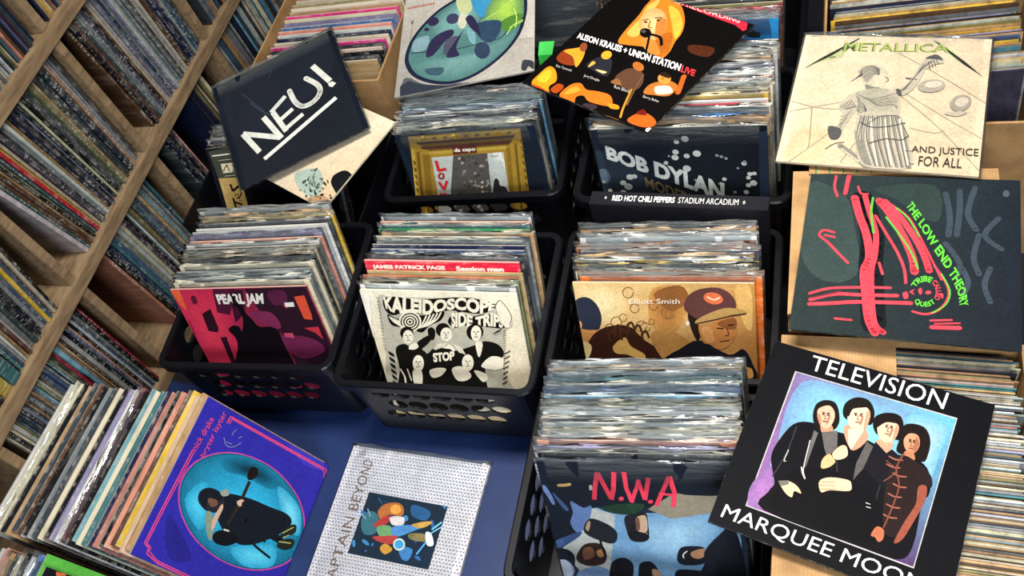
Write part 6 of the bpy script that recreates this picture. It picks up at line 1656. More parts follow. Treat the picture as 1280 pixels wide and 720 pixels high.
ART['BEY'] = [
    ('g',['c6c4cc','cfcdd2','c9c4c4','c0bcc2'],[0,1,1,1,1,0,0,0]),
    ('d','7f7d8c',44,46,0.0058),
    ('t','6e5a4c','CAPTAIN BEYOND',[0.134,0.069,0.121,0.532,0.113,0.92],[0.198,0.069,0.194,0.531,0.183,0.909],0,1.0),
    ('l','55505c',0.0049,[0.066,0.923,0.063,0.968],0,0),
    ('l','55505c',0.0049,[0.078,0.927,0.075,0.973],0,0),
    ('l','55505c',0.0049,[0.09,0.932,0.087,0.978],0,0),
    ('l','55505c',0.0049,[0.102,0.937,0.098,0.983],0,0),
    ('p','16283a',[0.229,0.699,0.8,0.69,0.794,0.282,0.225,0.287],0),
    ('e','1c3a58',[0.366,0.653,0.019,0.002,0.002,-0.007]),
    ('e','2f6aa0',[0.543,0.574,0.013,-0.003,-0.002,-0.011]),
    ('e','24507e',[0.329,0.653,0.024,-0.021,-0.004,-0.004]),
    ('e','24507e',[0.379,0.583,0.01,-0.012,-0.011,-0.007]),
    ('e','2f6aa0',[0.702,0.338,0.025,-0.01,-0.003,-0.008]),
    ('e','3f86b8',[0.372,0.593,0.005,-0.008,-0.016,-0.006]),
    ('e','3f86b8',[0.542,0.57,0.011,-0.018,-0.015,-0.006]),
    ('e','6c9cc0',[0.518,0.523,0.015,-0.003,-0.001,-0.011]),
    ('e','2f6aa0',[0.374,0.369,0.009,-0.002,-0.002,-0.012]),
    ('e','3f86b8',[0.532,0.5,0.011,0.001,0.003,-0.013]),
    ('e','1c3a58',[0.739,0.434,0.009,-0.01,-0.008,-0.005]),
    ('e','3f86b8',[0.411,0.465,0.01,-0.002,-0.0,-0.006]),
    ('e','24507e',[0.658,0.442,0.01,-0.003,-0.003,-0.015]),
    ('e','2f6aa0',[0.242,0.549,0.02,-0.022,-0.014,-0.009]),
    ('e','3f86b8',[0.778,0.683,0.011,-0.011,-0.005,-0.005]),
    ('e','2f6aa0',[0.706,0.342,0.013,-0.006,-0.003,-0.007]),
    ('e','24507e',[0.306,0.538,0.016,0.001,0.002,-0.006]),
    ('e','3f86b8',[0.323,0.374,0.03,-0.013,-0.005,-0.01]),
    ('e','2f6aa0',[0.343,0.322,0.009,-0.001,0.0,-0.006]),
    ('e','2f6aa0',[0.617,0.631,0.02,-0.006,-0.003,-0.012]),
    ('e','3f86b8',[0.246,0.354,0.009,-0.023,-0.011,-0.002]),
    ('e','1c3a58',[0.503,0.594,0.018,-0.009,-0.003,-0.007]),
    ('e','24507e',[0.596,0.517,0.019,-0.004,-0.001,-0.006]),
    ('e','24507e',[0.369,0.609,0.018,-0.005,-0.002,-0.008]),
    ('e','2f6aa0',[0.733,0.562,0.013,-0.026,-0.01,-0.003]),
    ('e','2f6aa0',[0.594,0.373,0.019,-0.002,-0.0,-0.006]),
    ('p','2a5a8a',[0.558,0.662,0.692,0.639,0.68,0.578,0.582,0.591],1),
    ('p','3f7ab0',[0.558,0.384,0.651,0.385,0.644,0.313,0.596,0.319],1),
    ('p','3a6a78',[0.242,0.506,0.268,0.571,0.334,0.566,0.375,0.498,0.365,0.438,0.289,0.425],1),
    ('p','b06a34',[0.337,0.582,0.373,0.64,0.463,0.659,0.51,0.624,0.507,0.579,0.413,0.571,0.38,0.529],1),
    ('e','d89a48',[0.454,0.615,0.038,0.006,0.011,-0.031]),
    ('p','b03a38',[0.337,0.492,0.388,0.552,0.431,0.567,0.431,0.522,0.38,0.484],1),
    ('p','6f9a6a',[0.365,0.482,0.453,0.504,0.49,0.444,0.42,0.418],1),
    ('p','d0c8c8',[0.434,0.56,0.524,0.574,0.538,0.525,0.466,0.513],1),
    ('p','4f8ac0',[0.471,0.499,0.601,0.535,0.664,0.531,0.614,0.494,0.507,0.44],1),
    ('p','b8924a',[0.593,0.534,0.683,0.571,0.729,0.571,0.667,0.524],1),
    ('p','7a7048',[0.597,0.476,0.693,0.492,0.75,0.459,0.694,0.442,0.616,0.444],1),
    ('p','b0403c',[0.357,0.415,0.445,0.437,0.52,0.449,0.507,0.396,0.43,0.39],1),
    ('e','c8ccc0',[0.553,0.4,0.04,0.007,0.013,-0.038]),
    ('e','3f9ac8',[0.553,0.4,0.03,0.005,0.009,-0.027]),
    ('p','c8923c',[0.432,0.362,0.462,0.389,0.519,0.362,0.485,0.325,0.449,0.336],1),
    ('p','d8e6e0',[0.705,0.502,0.744,0.501,0.78,0.436,0.737,0.428],1),
    ('l','6ab8e0',0.0117,[0.742,0.53,0.788,0.581],1,0),
    ('l','4f9ad8',0.0116,[0.725,0.441,0.689,0.363],1,0),
    ('l','7ac0e8',0.0073,[0.737,0.5,0.797,0.553],1,0),
    ('l','8aa0b0',0.0077,[0.268,0.525,0.227,0.549],1,0),
    ('l','8aa0b0',0.0077,[0.294,0.545,0.262,0.585],1,0)]
ART['PD'] = [
    ('g',['b4afa4','c2bdb2','b0aaa0','8d8a86'],[0,1,1,1,1,0,0,0]),
    ('p','55565a',[0.051,0.143,0.104,0.157,0.207,0.077,0.391,0.019,0.547,0.006,0.363,-0.04,0.067,-0.034],1),
    ('p','2e323e',[0.034,0.094,0.095,0.132,0.23,0.059,0.391,0.019,0.505,0.016,0.362,-0.02,0.044,-0.015],0),
    ('l','908a80',0.0109,[0.079,0.718,0.074,0.572,0.062,0.264],1,0),
    ('e','5c5850',[0.074,0.712,0.007,-0.005,-0.004,-0.018]),
    ('p','a59f96',[0.887,0.317,0.991,0.302,1.001,0.021,0.669,0.015],0),
    ('l','77716a',0.0049,[0.887,0.317,0.994,0.301],1,0),
    ('p','34363e',[0.912,0.031,0.92,0.108,0.961,0.104,0.996,0.075,0.999,0.009,0.961,0.045,0.942,0.011],1),
    ('p','1c2236',[0.061,0.278,0.047,0.38,0.074,0.515,0.142,0.641,0.255,0.771,0.384,0.853,0.526,0.917,0.69,0.942,0.855,0.875,0.932,0.748,0.946,0.627,0.935,0.501,0.896,0.358,0.806,0.219,0.676,0.105,0.545,0.039,0.401,0.023,0.25,0.074,0.125,0.166],1),
    ('p','4c7472',[0.09,0.291,0.076,0.386,0.102,0.512,0.166,0.63,0.272,0.752,0.392,0.828,0.524,0.887,0.678,0.911,0.832,0.849,0.904,0.73,0.918,0.617,0.908,0.5,0.871,0.366,0.787,0.235,0.666,0.129,0.543,0.067,0.407,0.051,0.266,0.099,0.149,0.186],1),
    ('s','527a78','78a8a4',[0.241,0.657,0.419,0.828,0.55,0.879,0.623,0.693,0.524,0.49,0.331,0.459],6,1.0,0.25),
    ('p','b4bc8a',[0.407,0.847,0.504,0.908,0.535,0.719,0.461,0.667],1),
    ('p','3a8ab4',[0.52,0.813,0.638,0.867,0.688,0.674,0.605,0.611],1),
    ('s','527a58','9cc24a',[0.636,0.646,0.737,0.852,0.888,0.835,0.923,0.605,0.894,0.485,0.78,0.433,0.683,0.517],7,1.0,0.25),
    ('p','4c7a30',[0.757,0.524,0.903,0.567,0.894,0.456,0.802,0.413],1),
    ('p','2c4258',[0.564,0.55,0.735,0.545,0.759,0.453,0.699,0.344,0.613,0.395],1),
    ('s','4c7472','688e8c',[0.114,0.292,0.449,0.287,0.68,0.294,0.865,0.381,0.765,0.216,0.543,0.086,0.355,0.081,0.19,0.163],7,1.0,0.25),
    ('p','7a98a0',[0.107,0.52,0.217,0.533,0.204,0.408,0.105,0.406],1),
    ('p','35505c',[0.218,0.21,0.348,0.19,0.331,0.127,0.244,0.149],1),
    ('e','2b2744',[0.24,0.672,0.043,0.003,0.012,-0.046]),
    ('e','3a3a55',[0.39,0.658,0.046,0.009,0.017,-0.054]),
    ('e','2b2744',[0.195,0.604,0.02,-0.006,0.001,-0.018]),
    ('p','2b2744',[0.209,0.337,0.232,0.471,0.304,0.537,0.391,0.549,0.405,0.495,0.343,0.441,0.294,0.37,0.253,0.325],1),
    ('p','4a4a5c',[0.339,0.33,0.353,0.452,0.439,0.471,0.422,0.391,0.372,0.321],1),
    ('p','2b2744',[0.363,0.289,0.42,0.42,0.479,0.517,0.461,0.465,0.434,0.36,0.46,0.277],1),
    ('p','c0c0a8',[0.435,0.645,0.47,0.701,0.505,0.654,0.489,0.543,0.445,0.555],1),
    ('p','2b2744',[0.49,0.629,0.527,0.655,0.574,0.576,0.612,0.423,0.567,0.478,0.521,0.548],1),
    ('p','6f9aa0',[0.5,0.54,0.568,0.464,0.573,0.35,0.528,0.404],1),
    ('e','2c3a50',[0.628,0.28,0.058,-0.016,0.003,-0.08]),
    ('l','2b2744',0.0078,[0.095,0.395,0.228,0.374],1,0),
    ('l','2b2744',0.0063,[0.446,0.343,0.573,0.35,0.741,0.36,0.802,0.413],1,0),
    ('l','a8cc60',0.0052,[0.606,0.567,0.743,0.643,0.879,0.749],1,0),
    ('l','a8cc60',0.0052,[0.638,0.567,0.764,0.66,0.879,0.755],1,0),
    ('l','a8cc60',0.0051,[0.671,0.566,0.785,0.678,0.879,0.761],1,0),
    ('l','a8cc60',0.0051,[0.703,0.565,0.805,0.695,0.879,0.767],1,0),
    ('l','a8cc60',0.0051,[0.734,0.565,0.826,0.712,0.879,0.773],1,0),
    ('l','a8cc60',0.0051,[0.766,0.564,0.847,0.729,0.878,0.779],1,0),
    ('l','a8cc60',0.0051,[0.798,0.564,0.868,0.746,0.878,0.785],1,0),
    ('l','b4d870',0.0075,[0.802,0.384,0.853,0.468,0.915,0.493],1,0),
    ('l','b4d870',0.0075,[0.864,0.437,0.87,0.534,0.849,0.626],1,0),
    ('l','b4d870',0.0063,[0.822,0.449,0.915,0.479],1,0),
    ('l','b85848',0.007,[0.024,0.861,0.029,0.877,0.038,0.859],0,0),
    ('l','b85848',0.007,[0.044,0.86,0.049,0.876,0.058,0.859],0,0),
    ('l','b85848',0.007,[0.064,0.859,0.07,0.876,0.078,0.858],0,0),
    ('l','b85848',0.007,[0.084,0.858,0.09,0.875,0.098,0.857],0,0),
    ('l','b85848',0.0069,[0.104,0.858,0.11,0.874,0.118,0.856],0,0),
    ('l','b85848',0.0069,[0.124,0.857,0.13,0.873,0.138,0.856],0,0),
    ('l','b85848',0.0069,[0.144,0.856,0.15,0.873,0.158,0.855],0,0),
    ('l','b85848',0.0069,[0.164,0.855,0.17,0.872,0.178,0.854],0,0),
    ('l','b85848',0.0069,[0.184,0.854,0.19,0.871,0.198,0.853],0,0),
    ('l','b85848',0.0069,[0.204,0.854,0.21,0.87,0.218,0.853],0,0),
    ('l','b85848',0.0069,[0.224,0.853,0.229,0.87,0.237,0.852],0,0)]
ART['JAN'] = [
    ('g',['2f2a9a','2c2896','332c9c','2d2a92'],[0,1,1,1,1,0,0,0]),
    ('p','3a37ac',[1.051,0.434,1.022,0.108,0.964,0.033,0.926,0.195],1),
    ('p','27247f',[0.274,0.902,0.207,0.759,0.096,0.645,0.071,0.791],1),
    ('l','d8466e',0.0084,[0.96,0.809,0.967,0.034,0.966,0.006,0.928,-0.004,0.912,-0.058,0.848,-0.06,0.236,-0.037],0,0),
    ('l','d8466e',0.0079,[0.67,0.939,0.298,0.95,0.084,0.953],0,0),
    ('l','d8466e',0.0084,[0.96,0.809,0.912,0.812],0,0),
    ('l','d8466e',0.0073,[0.084,0.953,0.068,0.918,0.037,0.913,0.012,0.828,-0.001,0.446,0.123,-0.042,0.236,-0.037],0,0),
    ('l','d8466e',0.0067,[0.951,0.794,0.955,0.039,0.945,0.016,0.914,0.01,0.904,-0.041,0.84,-0.043,0.23,-0.021],0,0),
    ('l','d8466e',0.0063,[0.673,0.924,0.303,0.937,0.089,0.94],0,0),
    ('l','d8466e',0.0067,[0.951,0.794,0.913,0.795],0,0),
    ('l','d8466e',0.0058,[0.089,0.94,0.073,0.906,0.053,0.907,0.023,0.834,0.011,0.452,0.123,-0.042,0.23,-0.021],0,0),
    ('p','c04090',[0.364,0.878,0.477,0.923,0.595,0.903,0.696,0.823,0.768,0.702,0.804,0.557,0.807,0.388,0.759,0.211,0.673,0.073,0.547,-0.013,0.41,-0.022,0.309,0.025,0.213,0.166,0.169,0.326,0.168,0.502,0.212,0.678,0.284,0.8],1),
    ('p','155a78',[0.367,0.87,0.477,0.913,0.593,0.894,0.692,0.815,0.762,0.697,0.797,0.555,0.799,0.39,0.753,0.217,0.669,0.082,0.546,-0.002,0.411,-0.011,0.313,0.034,0.219,0.172,0.175,0.329,0.174,0.501,0.218,0.673,0.288,0.793],1),
    ('s','186684','2fa6d0',[0.367,0.87,0.477,0.913,0.593,0.894,0.692,0.815,0.762,0.697,0.797,0.555,0.799,0.39,0.753,0.217,0.669,0.082,0.546,-0.002,0.411,-0.011,0.313,0.034,0.219,0.172,0.175,0.329,0.174,0.501,0.218,0.673,0.288,0.793],8,0.97,0.35),
    ('s','1d7698','10384a',[0.703,0.763,0.778,0.626,0.795,0.43,0.752,0.259,0.677,0.348,0.673,0.551,0.65,0.677],6,1.0,0.25),
    ('s','2494bc','4cbcdc',[0.392,0.849,0.54,0.772,0.373,0.664,0.269,0.683],5,1.0,0.25),
    ('s','2b98c0','6ac8e0',[0.714,0.304,0.664,0.095,0.504,0.014,0.522,0.142],5,1.0,0.25),
    ('s','2a98c0','54bcd8',[0.257,0.431,0.374,0.171,0.263,0.114,0.191,0.298],5,1.0,0.25),
    ('p','161a22',[0.507,0.659,0.562,0.493,0.578,0.297,0.586,0.153,0.536,0.106,0.416,0.193,0.302,0.356,0.311,0.498,0.393,0.618],1),
    ('p','24242c',[0.419,0.767,0.48,0.777,0.52,0.724,0.517,0.636,0.466,0.599,0.409,0.617,0.387,0.69],1),
    ('p','6a4a3c',[0.45,0.714,0.476,0.672,0.45,0.638,0.42,0.67],1),
    ('p','161a22',[0.453,0.782,0.509,0.737,0.514,0.644,0.476,0.634,0.46,0.71,0.397,0.705],1),
    ('p','7c8c7c',[0.38,0.687,0.383,0.641,0.264,0.577,0.248,0.597,0.3,0.647],1),
    ('p','8a948a',[0.524,0.659,0.556,0.623,0.531,0.595,0.506,0.63],1),
    ('p','c0a08a',[0.373,0.626,0.46,0.615,0.443,0.595,0.369,0.596,0.297,0.595,0.327,0.62],1),
    ('p','12141a',[0.277,0.584,0.325,0.544,0.337,0.434,0.305,0.413,0.255,0.468,0.243,0.548],1),
    ('l','2a2420',0.0227,[0.366,0.523,0.507,0.504,0.66,0.504],0,0),
    ('p','1a1614',[0.681,0.535,0.741,0.536,0.754,0.488,0.709,0.472,0.667,0.507],1),
    ('p','c8a890',[0.514,0.527,0.543,0.499,0.528,0.475,0.496,0.498],1),
    ('l','c8c0b0',0.0097,[0.334,0.529,0.338,0.497],1,0),
    ('l','161a22',0.0433,[0.521,0.471,0.543,0.299,0.551,0.156],1,0),
    ('l','161a22',0.0465,[0.438,0.428,0.431,0.283,0.423,0.133],1,0),
    ('p','20261e',[0.451,0.148,0.522,0.12,0.551,0.07,0.507,0.052,0.454,0.107],1),
    ('p','20261e',[0.385,0.145,0.444,0.102,0.461,0.037,0.412,0.032,0.376,0.088],1),
    ('l','a8a86c',0.007,[0.468,0.139,0.529,0.081],1,0),
    ('l','a8a86c',0.0069,[0.412,0.138,0.434,0.054],1,0),
    ('l','a8a86c',0.0052,[0.444,0.123,0.476,0.086],1,0),
    ('l','161a22',0.0149,[0.349,0.361,0.321,0.266,0.3,0.157],1,0),
    ('l','161a22',0.0117,[0.37,0.352,0.375,0.233],1,0),
    ('l','161a22',0.0119,[0.486,0.311,0.452,0.273],1,0),
    ('t','d84a72','nick drake',[0.677,0.955,0.898,0.939],[0.67,0.915,0.895,0.899],0.0,1.0),
    ('t','d84a72','bryter layter',[0.66,0.883,0.968,0.879],[0.659,0.842,0.965,0.83],0.0,1.0),
    ('l','8c96b4',0.0036,[0.824,0.79,0.789,0.754,0.799,0.708,0.844,0.671],1,0),
    ('l','8c96b4',0.0036,[0.86,0.749,0.885,0.745,0.904,0.737],1,0),
    ('l','8c96b4',0.0036,[0.807,0.763,0.811,0.723],1,0),
    ('l','8c96b4',0.0037,[0.862,0.698,0.884,0.683],1,0)]
ART['B'] = [
    ('g',['2b86c4','2f8cca','1c4f86','1e5a94'],[0,1,1,1,1,0,0,0]),
    ('p','1d4a7c',[0.658,0.846,0.868,0.814,0.972,0.78,0.978,0.357,0.637,0.369],1),
    ('p','7c2a4a',[0.723,0.851,0.837,0.847,0.901,0.827,0.852,0.813,0.739,0.822],1),
    ('t','10131c','rds',[0.768,0.928,0.888,0.915],[0.763,0.87,0.884,0.859],0.08,1.0)]
ART['Z'] = [
    ('p','15161c',[0,0,1,0,1,1,0,1],0),
    ('p','3c4038',[0.02,0.977,0.243,1.003,0.231,0.757,0.042,0.763],0),
    ('p','b99c5e',[0.042,0.763,0.231,0.757,0.229,0.155,0.042,0.167],0),
    ('l','d8d4c0',0.0095,[0.043,0.942,0.233,0.946],0,0),
    ('p','cfc4a4',[0.097,0.875,0.22,0.875,0.212,0.801,0.095,0.8],0),
    ('l','2c2c28',0.0082,[0.099,0.813,0.146,0.864,0.155,0.812],0,0),
    ('l','2c2c28',0.0081,[0.191,0.857,0.213,0.852,0.193,0.831,0.205,0.812,0.176,0.809],1,0),
    ('l','a8a690',0.0054,[0.087,0.902,0.205,0.904],0,0),
    ('l','a8a690',0.0055,[0.102,0.777,0.205,0.778],0,0),
    ('l','17140f',0.0178,[0.13,0.71,0.134,0.653,0.2,0.691],0,0),
    ('l','17140f',0.0097,[0.144,0.629,0.15,0.612],0,0),
    ('l','17140f',0.0096,[0.168,0.631,0.171,0.614],0,0),
    ('l','17140f',0.011,[0.203,0.634,0.185,0.606,0.156,0.593],1,0),
    ('l','17140f',0.018,[0.12,0.598,0.122,0.511],0,0),
    ('l','17140f',0.0167,[0.124,0.564,0.183,0.54],0,0),
    ('l','17140f',0.0083,[0.172,0.581,0.177,0.567],0,0),
    ('e','17140f',[0.154,0.521,0.008,-0.001,-0.002,-0.008]),
    ('l','d0c090',0.0041,[0.06,0.735,0.052,0.482],0,0)]
ART['Y'] = [
    ('g',['d8cdb4','ddd0b4','cdb08a','d4ccb8'],[0,1,1,1,1,0,0,0]),
    ('p','9fb0a4',[0.461,0.177,0.631,0.297,0.773,0.223,0.865,0.057,0.704,0.043,0.546,0.092],1),
    ('p','b08a68',[0.769,0.014,0.883,0.11,1.055,0.072,1.0,-0.011,0.877,-0.025],1),
    ('e','6a7a70',[0.782,0.059,-0.014,-0.007,-0.006,0.006]),
    ('e','6a7a70',[0.81,0.021,0.013,-0.019,-0.01,-0.003]),
    ('e','55645c',[0.76,0.169,0.008,-0.013,-0.008,-0.001]),
    ('e','55645c',[0.832,0.129,-0.007,-0.011,-0.009,0.004]),
    ('e','3a4a44',[0.75,0.234,-0.02,-0.01,-0.006,0.006]),
    ('e','6a7a70',[0.732,0.159,0.019,-0.007,-0.002,-0.005]),
    ('e','55645c',[0.81,0.208,0.021,0.004,0.005,-0.008]),
    ('e','6a7a70',[0.624,0.186,0.006,-0.019,-0.011,-0.0]),
    ('e','3a4a44',[0.829,0.238,0.023,-0.012,-0.004,-0.006]),
    ('e','6a7a70',[0.677,0.16,0.01,-0.01,-0.008,-0.003]),
    ('e','55645c',[0.836,0.163,0.02,-0.003,-0.0,-0.008]),
    ('e','6a7a70',[0.763,0.143,0.025,-0.004,0.0,-0.01]),
    ('e','3a4a44',[0.695,0.152,0.004,-0.012,-0.009,-0.0]),
    ('e','3a4a44',[0.658,0.12,0.001,-0.013,-0.011,0.001]),
    ('e','6a7a70',[0.905,-0.039,0.02,-0.001,0.001,-0.008]),
    ('e','55645c',[0.718,0.144,0.015,-0.007,-0.005,-0.008]),
    ('e','55645c',[0.664,0.217,0.015,-0.007,-0.003,-0.004]),
    ('e','55645c',[0.772,0.151,0.007,-0.022,-0.014,-0.0]),
    ('e','55645c',[0.659,0.216,0.003,-0.016,-0.01,0.001]),
    ('e','6a7a70',[0.719,0.172,0.017,-0.005,-0.003,-0.01]),
    ('e','6a7a70',[0.664,0.175,0.002,-0.012,-0.009,0.001]),
    ('e','3a4a44',[0.885,0.078,0.015,-0.011,-0.005,-0.004]),
    ('e','3a4a44',[0.612,0.138,-0.004,-0.023,-0.016,0.004]),
    ('e','6a7a70',[0.705,0.117,0.01,-0.014,-0.007,-0.002]),
    ('e','2c3834',[0.634,0.169,0.014,-0.0,0.003,-0.01]),
    ('e','3a4a44',[0.625,0.282,-0.007,-0.022,-0.012,0.004]),
    ('e','6a7a70',[0.645,0.244,-0.003,-0.01,-0.009,0.003]),
    ('e','6a7a70',[0.673,0.151,0.02,-0.012,-0.007,-0.007]),
    ('e','55645c',[0.787,0.133,0.001,-0.008,-0.009,0.001]),
    ('e','2c3834',[0.739,0.096,0.021,-0.015,-0.008,-0.006]),
    ('e','55645c',[0.792,0.153,0.003,-0.015,-0.008,0.0]),
    ('e','2c3834',[0.639,0.054,-0.008,-0.005,-0.006,0.005]),
    ('e','2c3834',[0.75,0.094,-0.012,-0.01,-0.007,0.005]),
    ('e','2c3834',[0.806,0.094,0.024,-0.005,-0.001,-0.01]),
    ('e','6a7a70',[0.701,0.159,0.002,-0.021,-0.01,0.001]),
    ('e','6a7a70',[0.648,0.121,0.005,-0.008,-0.007,-0.001]),
    ('e','2c3834',[0.744,0.033,0.016,-0.008,-0.005,-0.007]),
    ('e','2c3834',[0.807,0.09,0.019,-0.019,-0.006,-0.003]),
    ('e','6a7a70',[0.683,0.193,0.029,-0.017,-0.006,-0.007]),
    ('e','2c3834',[0.779,0.111,-0.002,-0.007,-0.012,0.004]),
    ('e','6a7a70',[0.695,0.064,0.014,-0.008,-0.005,-0.006]),
    ('e','6a7a70',[0.769,0.222,-0.005,-0.009,-0.013,0.006]),
    ('e','3a4a44',[0.768,0.181,-0.005,-0.006,-0.013,0.007]),
    ('e','2c3834',[0.82,0.209,0.028,-0.01,-0.004,-0.009]),
    ('e','55645c',[0.592,0.263,-0.007,-0.016,-0.007,0.002]),
    ('e','55645c',[0.843,0.075,0.017,-0.001,0.001,-0.006]),
    ('p','14161a',[0.862,0.248,0.844,0.329,0.945,0.403,1.215,0.289,1.358,0.045,1.224,-0.019,1.075,0.139,0.951,0.199],1),
    ('e','14161a',[1.058,-0.003,0.002,-0.013,-0.007,0.0]),
    ('e','14161a',[0.965,0.074,-0.004,-0.011,-0.012,0.004]),
    ('e','14161a',[0.958,0.059,0.013,-0.008,-0.006,-0.007]),
    ('e','14161a',[1.0,0.04,-0.012,-0.01,-0.007,0.005]),
    ('e','14161a',[0.942,0.043,0.002,-0.014,-0.015,0.001]),
    ('e','14161a',[0.998,0.049,-0.007,-0.011,-0.012,0.005]),
    ('e','14161a',[1.038,0.078,0.008,0.002,0.003,-0.005]),
    ('e','14161a',[1.051,0.097,0.003,-0.007,-0.012,-0.001]),
    ('e','14161a',[1.099,0.152,0.016,0.006,0.008,-0.01]),
    ('e','14161a',[1.117,0.001,-0.002,-0.011,-0.008,0.002]),
    ('e','14161a',[0.995,0.04,0.012,0.002,0.003,-0.006]),
    ('e','14161a',[0.879,0.11,-0.015,-0.012,-0.01,0.008]),
    ('e','14161a',[1.021,0.048,0.004,-0.017,-0.011,0.0]),
    ('e','14161a',[1.05,0.095,-0.005,-0.01,-0.012,0.005]),
    ('e','14161a',[0.985,0.122,-0.011,-0.005,-0.009,0.009]),
    ('e','14161a',[0.994,0.069,0.016,-0.008,-0.005,-0.007]),
    ('e','14161a',[1.061,0.047,0.009,-0.012,-0.006,-0.002]),
    ('e','14161a',[1.064,0.133,0.011,0.001,0.003,-0.007]),
    ('e','14161a',[0.959,0.139,0.004,-0.008,-0.01,-0.002]),
    ('e','14161a',[0.965,0.086,-0.01,-0.005,-0.006,0.006]),
    ('e','14161a',[1.035,0.032,0.013,-0.008,-0.004,-0.004]),
    ('e','14161a',[1.061,0.055,-0.009,-0.007,-0.007,0.005]),
    ('e','14161a',[1.041,0.045,0.011,-0.012,-0.008,-0.003]),
    ('e','14161a',[0.997,0.092,0.019,-0.004,-0.001,-0.005]),
    ('e','14161a',[0.955,0.219,0.015,-0.011,-0.005,-0.004]),
    ('e','14161a',[1.074,0.002,0.003,-0.008,-0.007,-0.0])]
ART['G'] = [
    ('g',['62b84c','5cb046','54a83e','62b84c'],[0,1,1,1,1,0,0,0]),
    ('p','8cc46a',[1.081,1.023,1.077,0.933,1.034,0.949,1.032,1.007],1),
    ('l','b09030',0.0054,[1.035,0.737,1.053,0.734,1.03,0.71],1,0),
    ('l','4a3a18',0.0027,[1.031,0.733,1.048,0.728],1,0),
    ('l','b09030',0.0055,[1.036,0.717,1.054,0.714,1.031,0.69],1,0),
    ('l','4a3a18',0.0027,[1.031,0.713,1.049,0.707],1,0),
    ('l','b09030',0.0055,[1.036,0.697,1.054,0.694,1.032,0.669],1,0),
    ('l','4a3a18',0.0027,[1.032,0.692,1.049,0.687],1,0),
    ('l','b09030',0.0055,[1.037,0.676,1.055,0.673,1.032,0.649],1,0),
    ('l','4a3a18',0.0028,[1.033,0.672,1.05,0.666],1,0),
    ('l','b09030',0.0055,[1.037,0.656,1.055,0.652,1.033,0.628],1,0),
    ('l','4a3a18',0.0028,[1.033,0.651,1.05,0.646],1,0),
    ('l','b09030',0.0055,[1.038,0.635,1.056,0.632,1.033,0.607],1,0),
    ('l','4a3a18',0.0028,[1.034,0.631,1.051,0.625],1,0),
    ('l','b09030',0.0056,[1.038,0.614,1.057,0.611,1.034,0.586],1,0),
    ('l','4a3a18',0.0028,[1.034,0.61,1.051,0.604],1,0),
    ('l','b09030',0.0056,[1.039,0.593,1.057,0.59,1.034,0.566],1,0),
    ('l','4a3a18',0.0028,[1.035,0.589,1.052,0.583],1,0),
    ('l','b09030',0.0056,[1.04,0.572,1.058,0.569,1.035,0.544],1,0),
    ('l','4a3a18',0.0028,[1.035,0.568,1.053,0.562],1,0)]
ART['G2'] = [
    ('p','17161a',[0,0,1,0,1,1,0,1],0),
    ('p','c4683c',[0.987,0.934,1.009,0.921,1.01,0.892,0.974,0.864,0.946,0.893],1),
    ('p','2a1a14',[0.996,0.934,1.012,0.918,1.01,0.892,0.997,0.905],1),
    ('l','3a4a4c',0.0044,[1.048,0.942,1.043,0.915,1.056,0.912],1,0),
    ('l','8a4a30',0.0034,[0.933,0.934,0.973,0.868],1,0)]
ART['R'] = [
    ('t','e8e6e0','RED HOT CHILI PEPPERS',[0.125,0.522,0.49,0.522],[0.125,0.478,0.49,0.478],0.03,1.0),
    ('t','e0ded8','STADIUM ARCADIUM',[0.51,0.522,0.845,0.522],[0.51,0.478,0.845,0.478],0.0,1.0),
    ('e','e0ded8',[0.875,0.5,0.006,0,0,0.012]),
    ('e','15151b',[0.875,0.5,0.003,0,0,0.006]),
    ('e','e0ded8',[0.085,0.5,0.005,0,0,0.01])]
ART['KR'] = [
    ('t','f0e6d8','JAMES PATRICK PAGE',[0.05,0.972,0.53,0.972],[0.05,0.935,0.53,0.935],0.05,1.0),
    ('t','f0e6d8','Session man',[0.6,0.972,0.9,0.972],[0.6,0.935,0.9,0.935],0.05,1.0)]

FONT = bpy.data.curves.new('lettering', 'FONT')
FONT_OBJ = bpy.data.objects.new('lettering', FONT)
_txt = {}
def text_shape(s, bold):
    """the letters of a word as flat triangles in a 0..1 box"""
    key = (s, bold)
    if key not in _txt:
        link(FONT_OBJ)
        FONT.body = s
        FONT.offset = bold
        FONT.resolution_u = 3
        bpy.context.view_layer.update()
        dg = bpy.context.evaluated_depsgraph_get()
        me = FONT_OBJ.evaluated_get(dg).to_mesh()
        vs = [(v.co.x, v.co.y) for v in me.vertices]
        fs = [tuple(p.vertices) for p in me.polygons]
        FONT_OBJ.evaluated_get(dg).to_mesh_clear()
        COL.objects.unlink(FONT_OBJ)
        x0, x1 = min(v[0] for v in vs), max(v[0] for v in vs)
        y0, y1 = min(v[1] for v in vs), max(v[1] for v in vs)
        _txt[key] = ([((x - x0) / (x1 - x0), (y - y0) / (y1 - y0)) for x, y in vs], fs)
    return _txt[key]

def pairs(c):
    return [(c[i], c[i + 1]) for i in range(0, len(c), 2)]

def spline(pts, closed, n=4):
    if len(pts) < 3:
        return pts
    out, N = [], len(pts)
    for i in range(N if closed else N - 1):
        if closed:
            a, b, c, d = (pts[(i + k) % N] for k in (-1, 0, 1, 2))
        else:
            a, b, c, d = (pts[min(max(i + k, 0), N - 1)] for k in (-1, 0, 1, 2))
        for j in range(n):
            t = j / n
            out.append(tuple(0.5 * (2 * b[k] + (c[k] - a[k]) * t + (2 * a[k] - 5 * b[k] + 4 * c[k] - d[k]) * t * t + (3 * b[k] - a[k] - 3 * c[k] + d[k]) * t ** 3) for k in (0, 1)))
    if not closed:
        out.append(pts[-1])
    return out

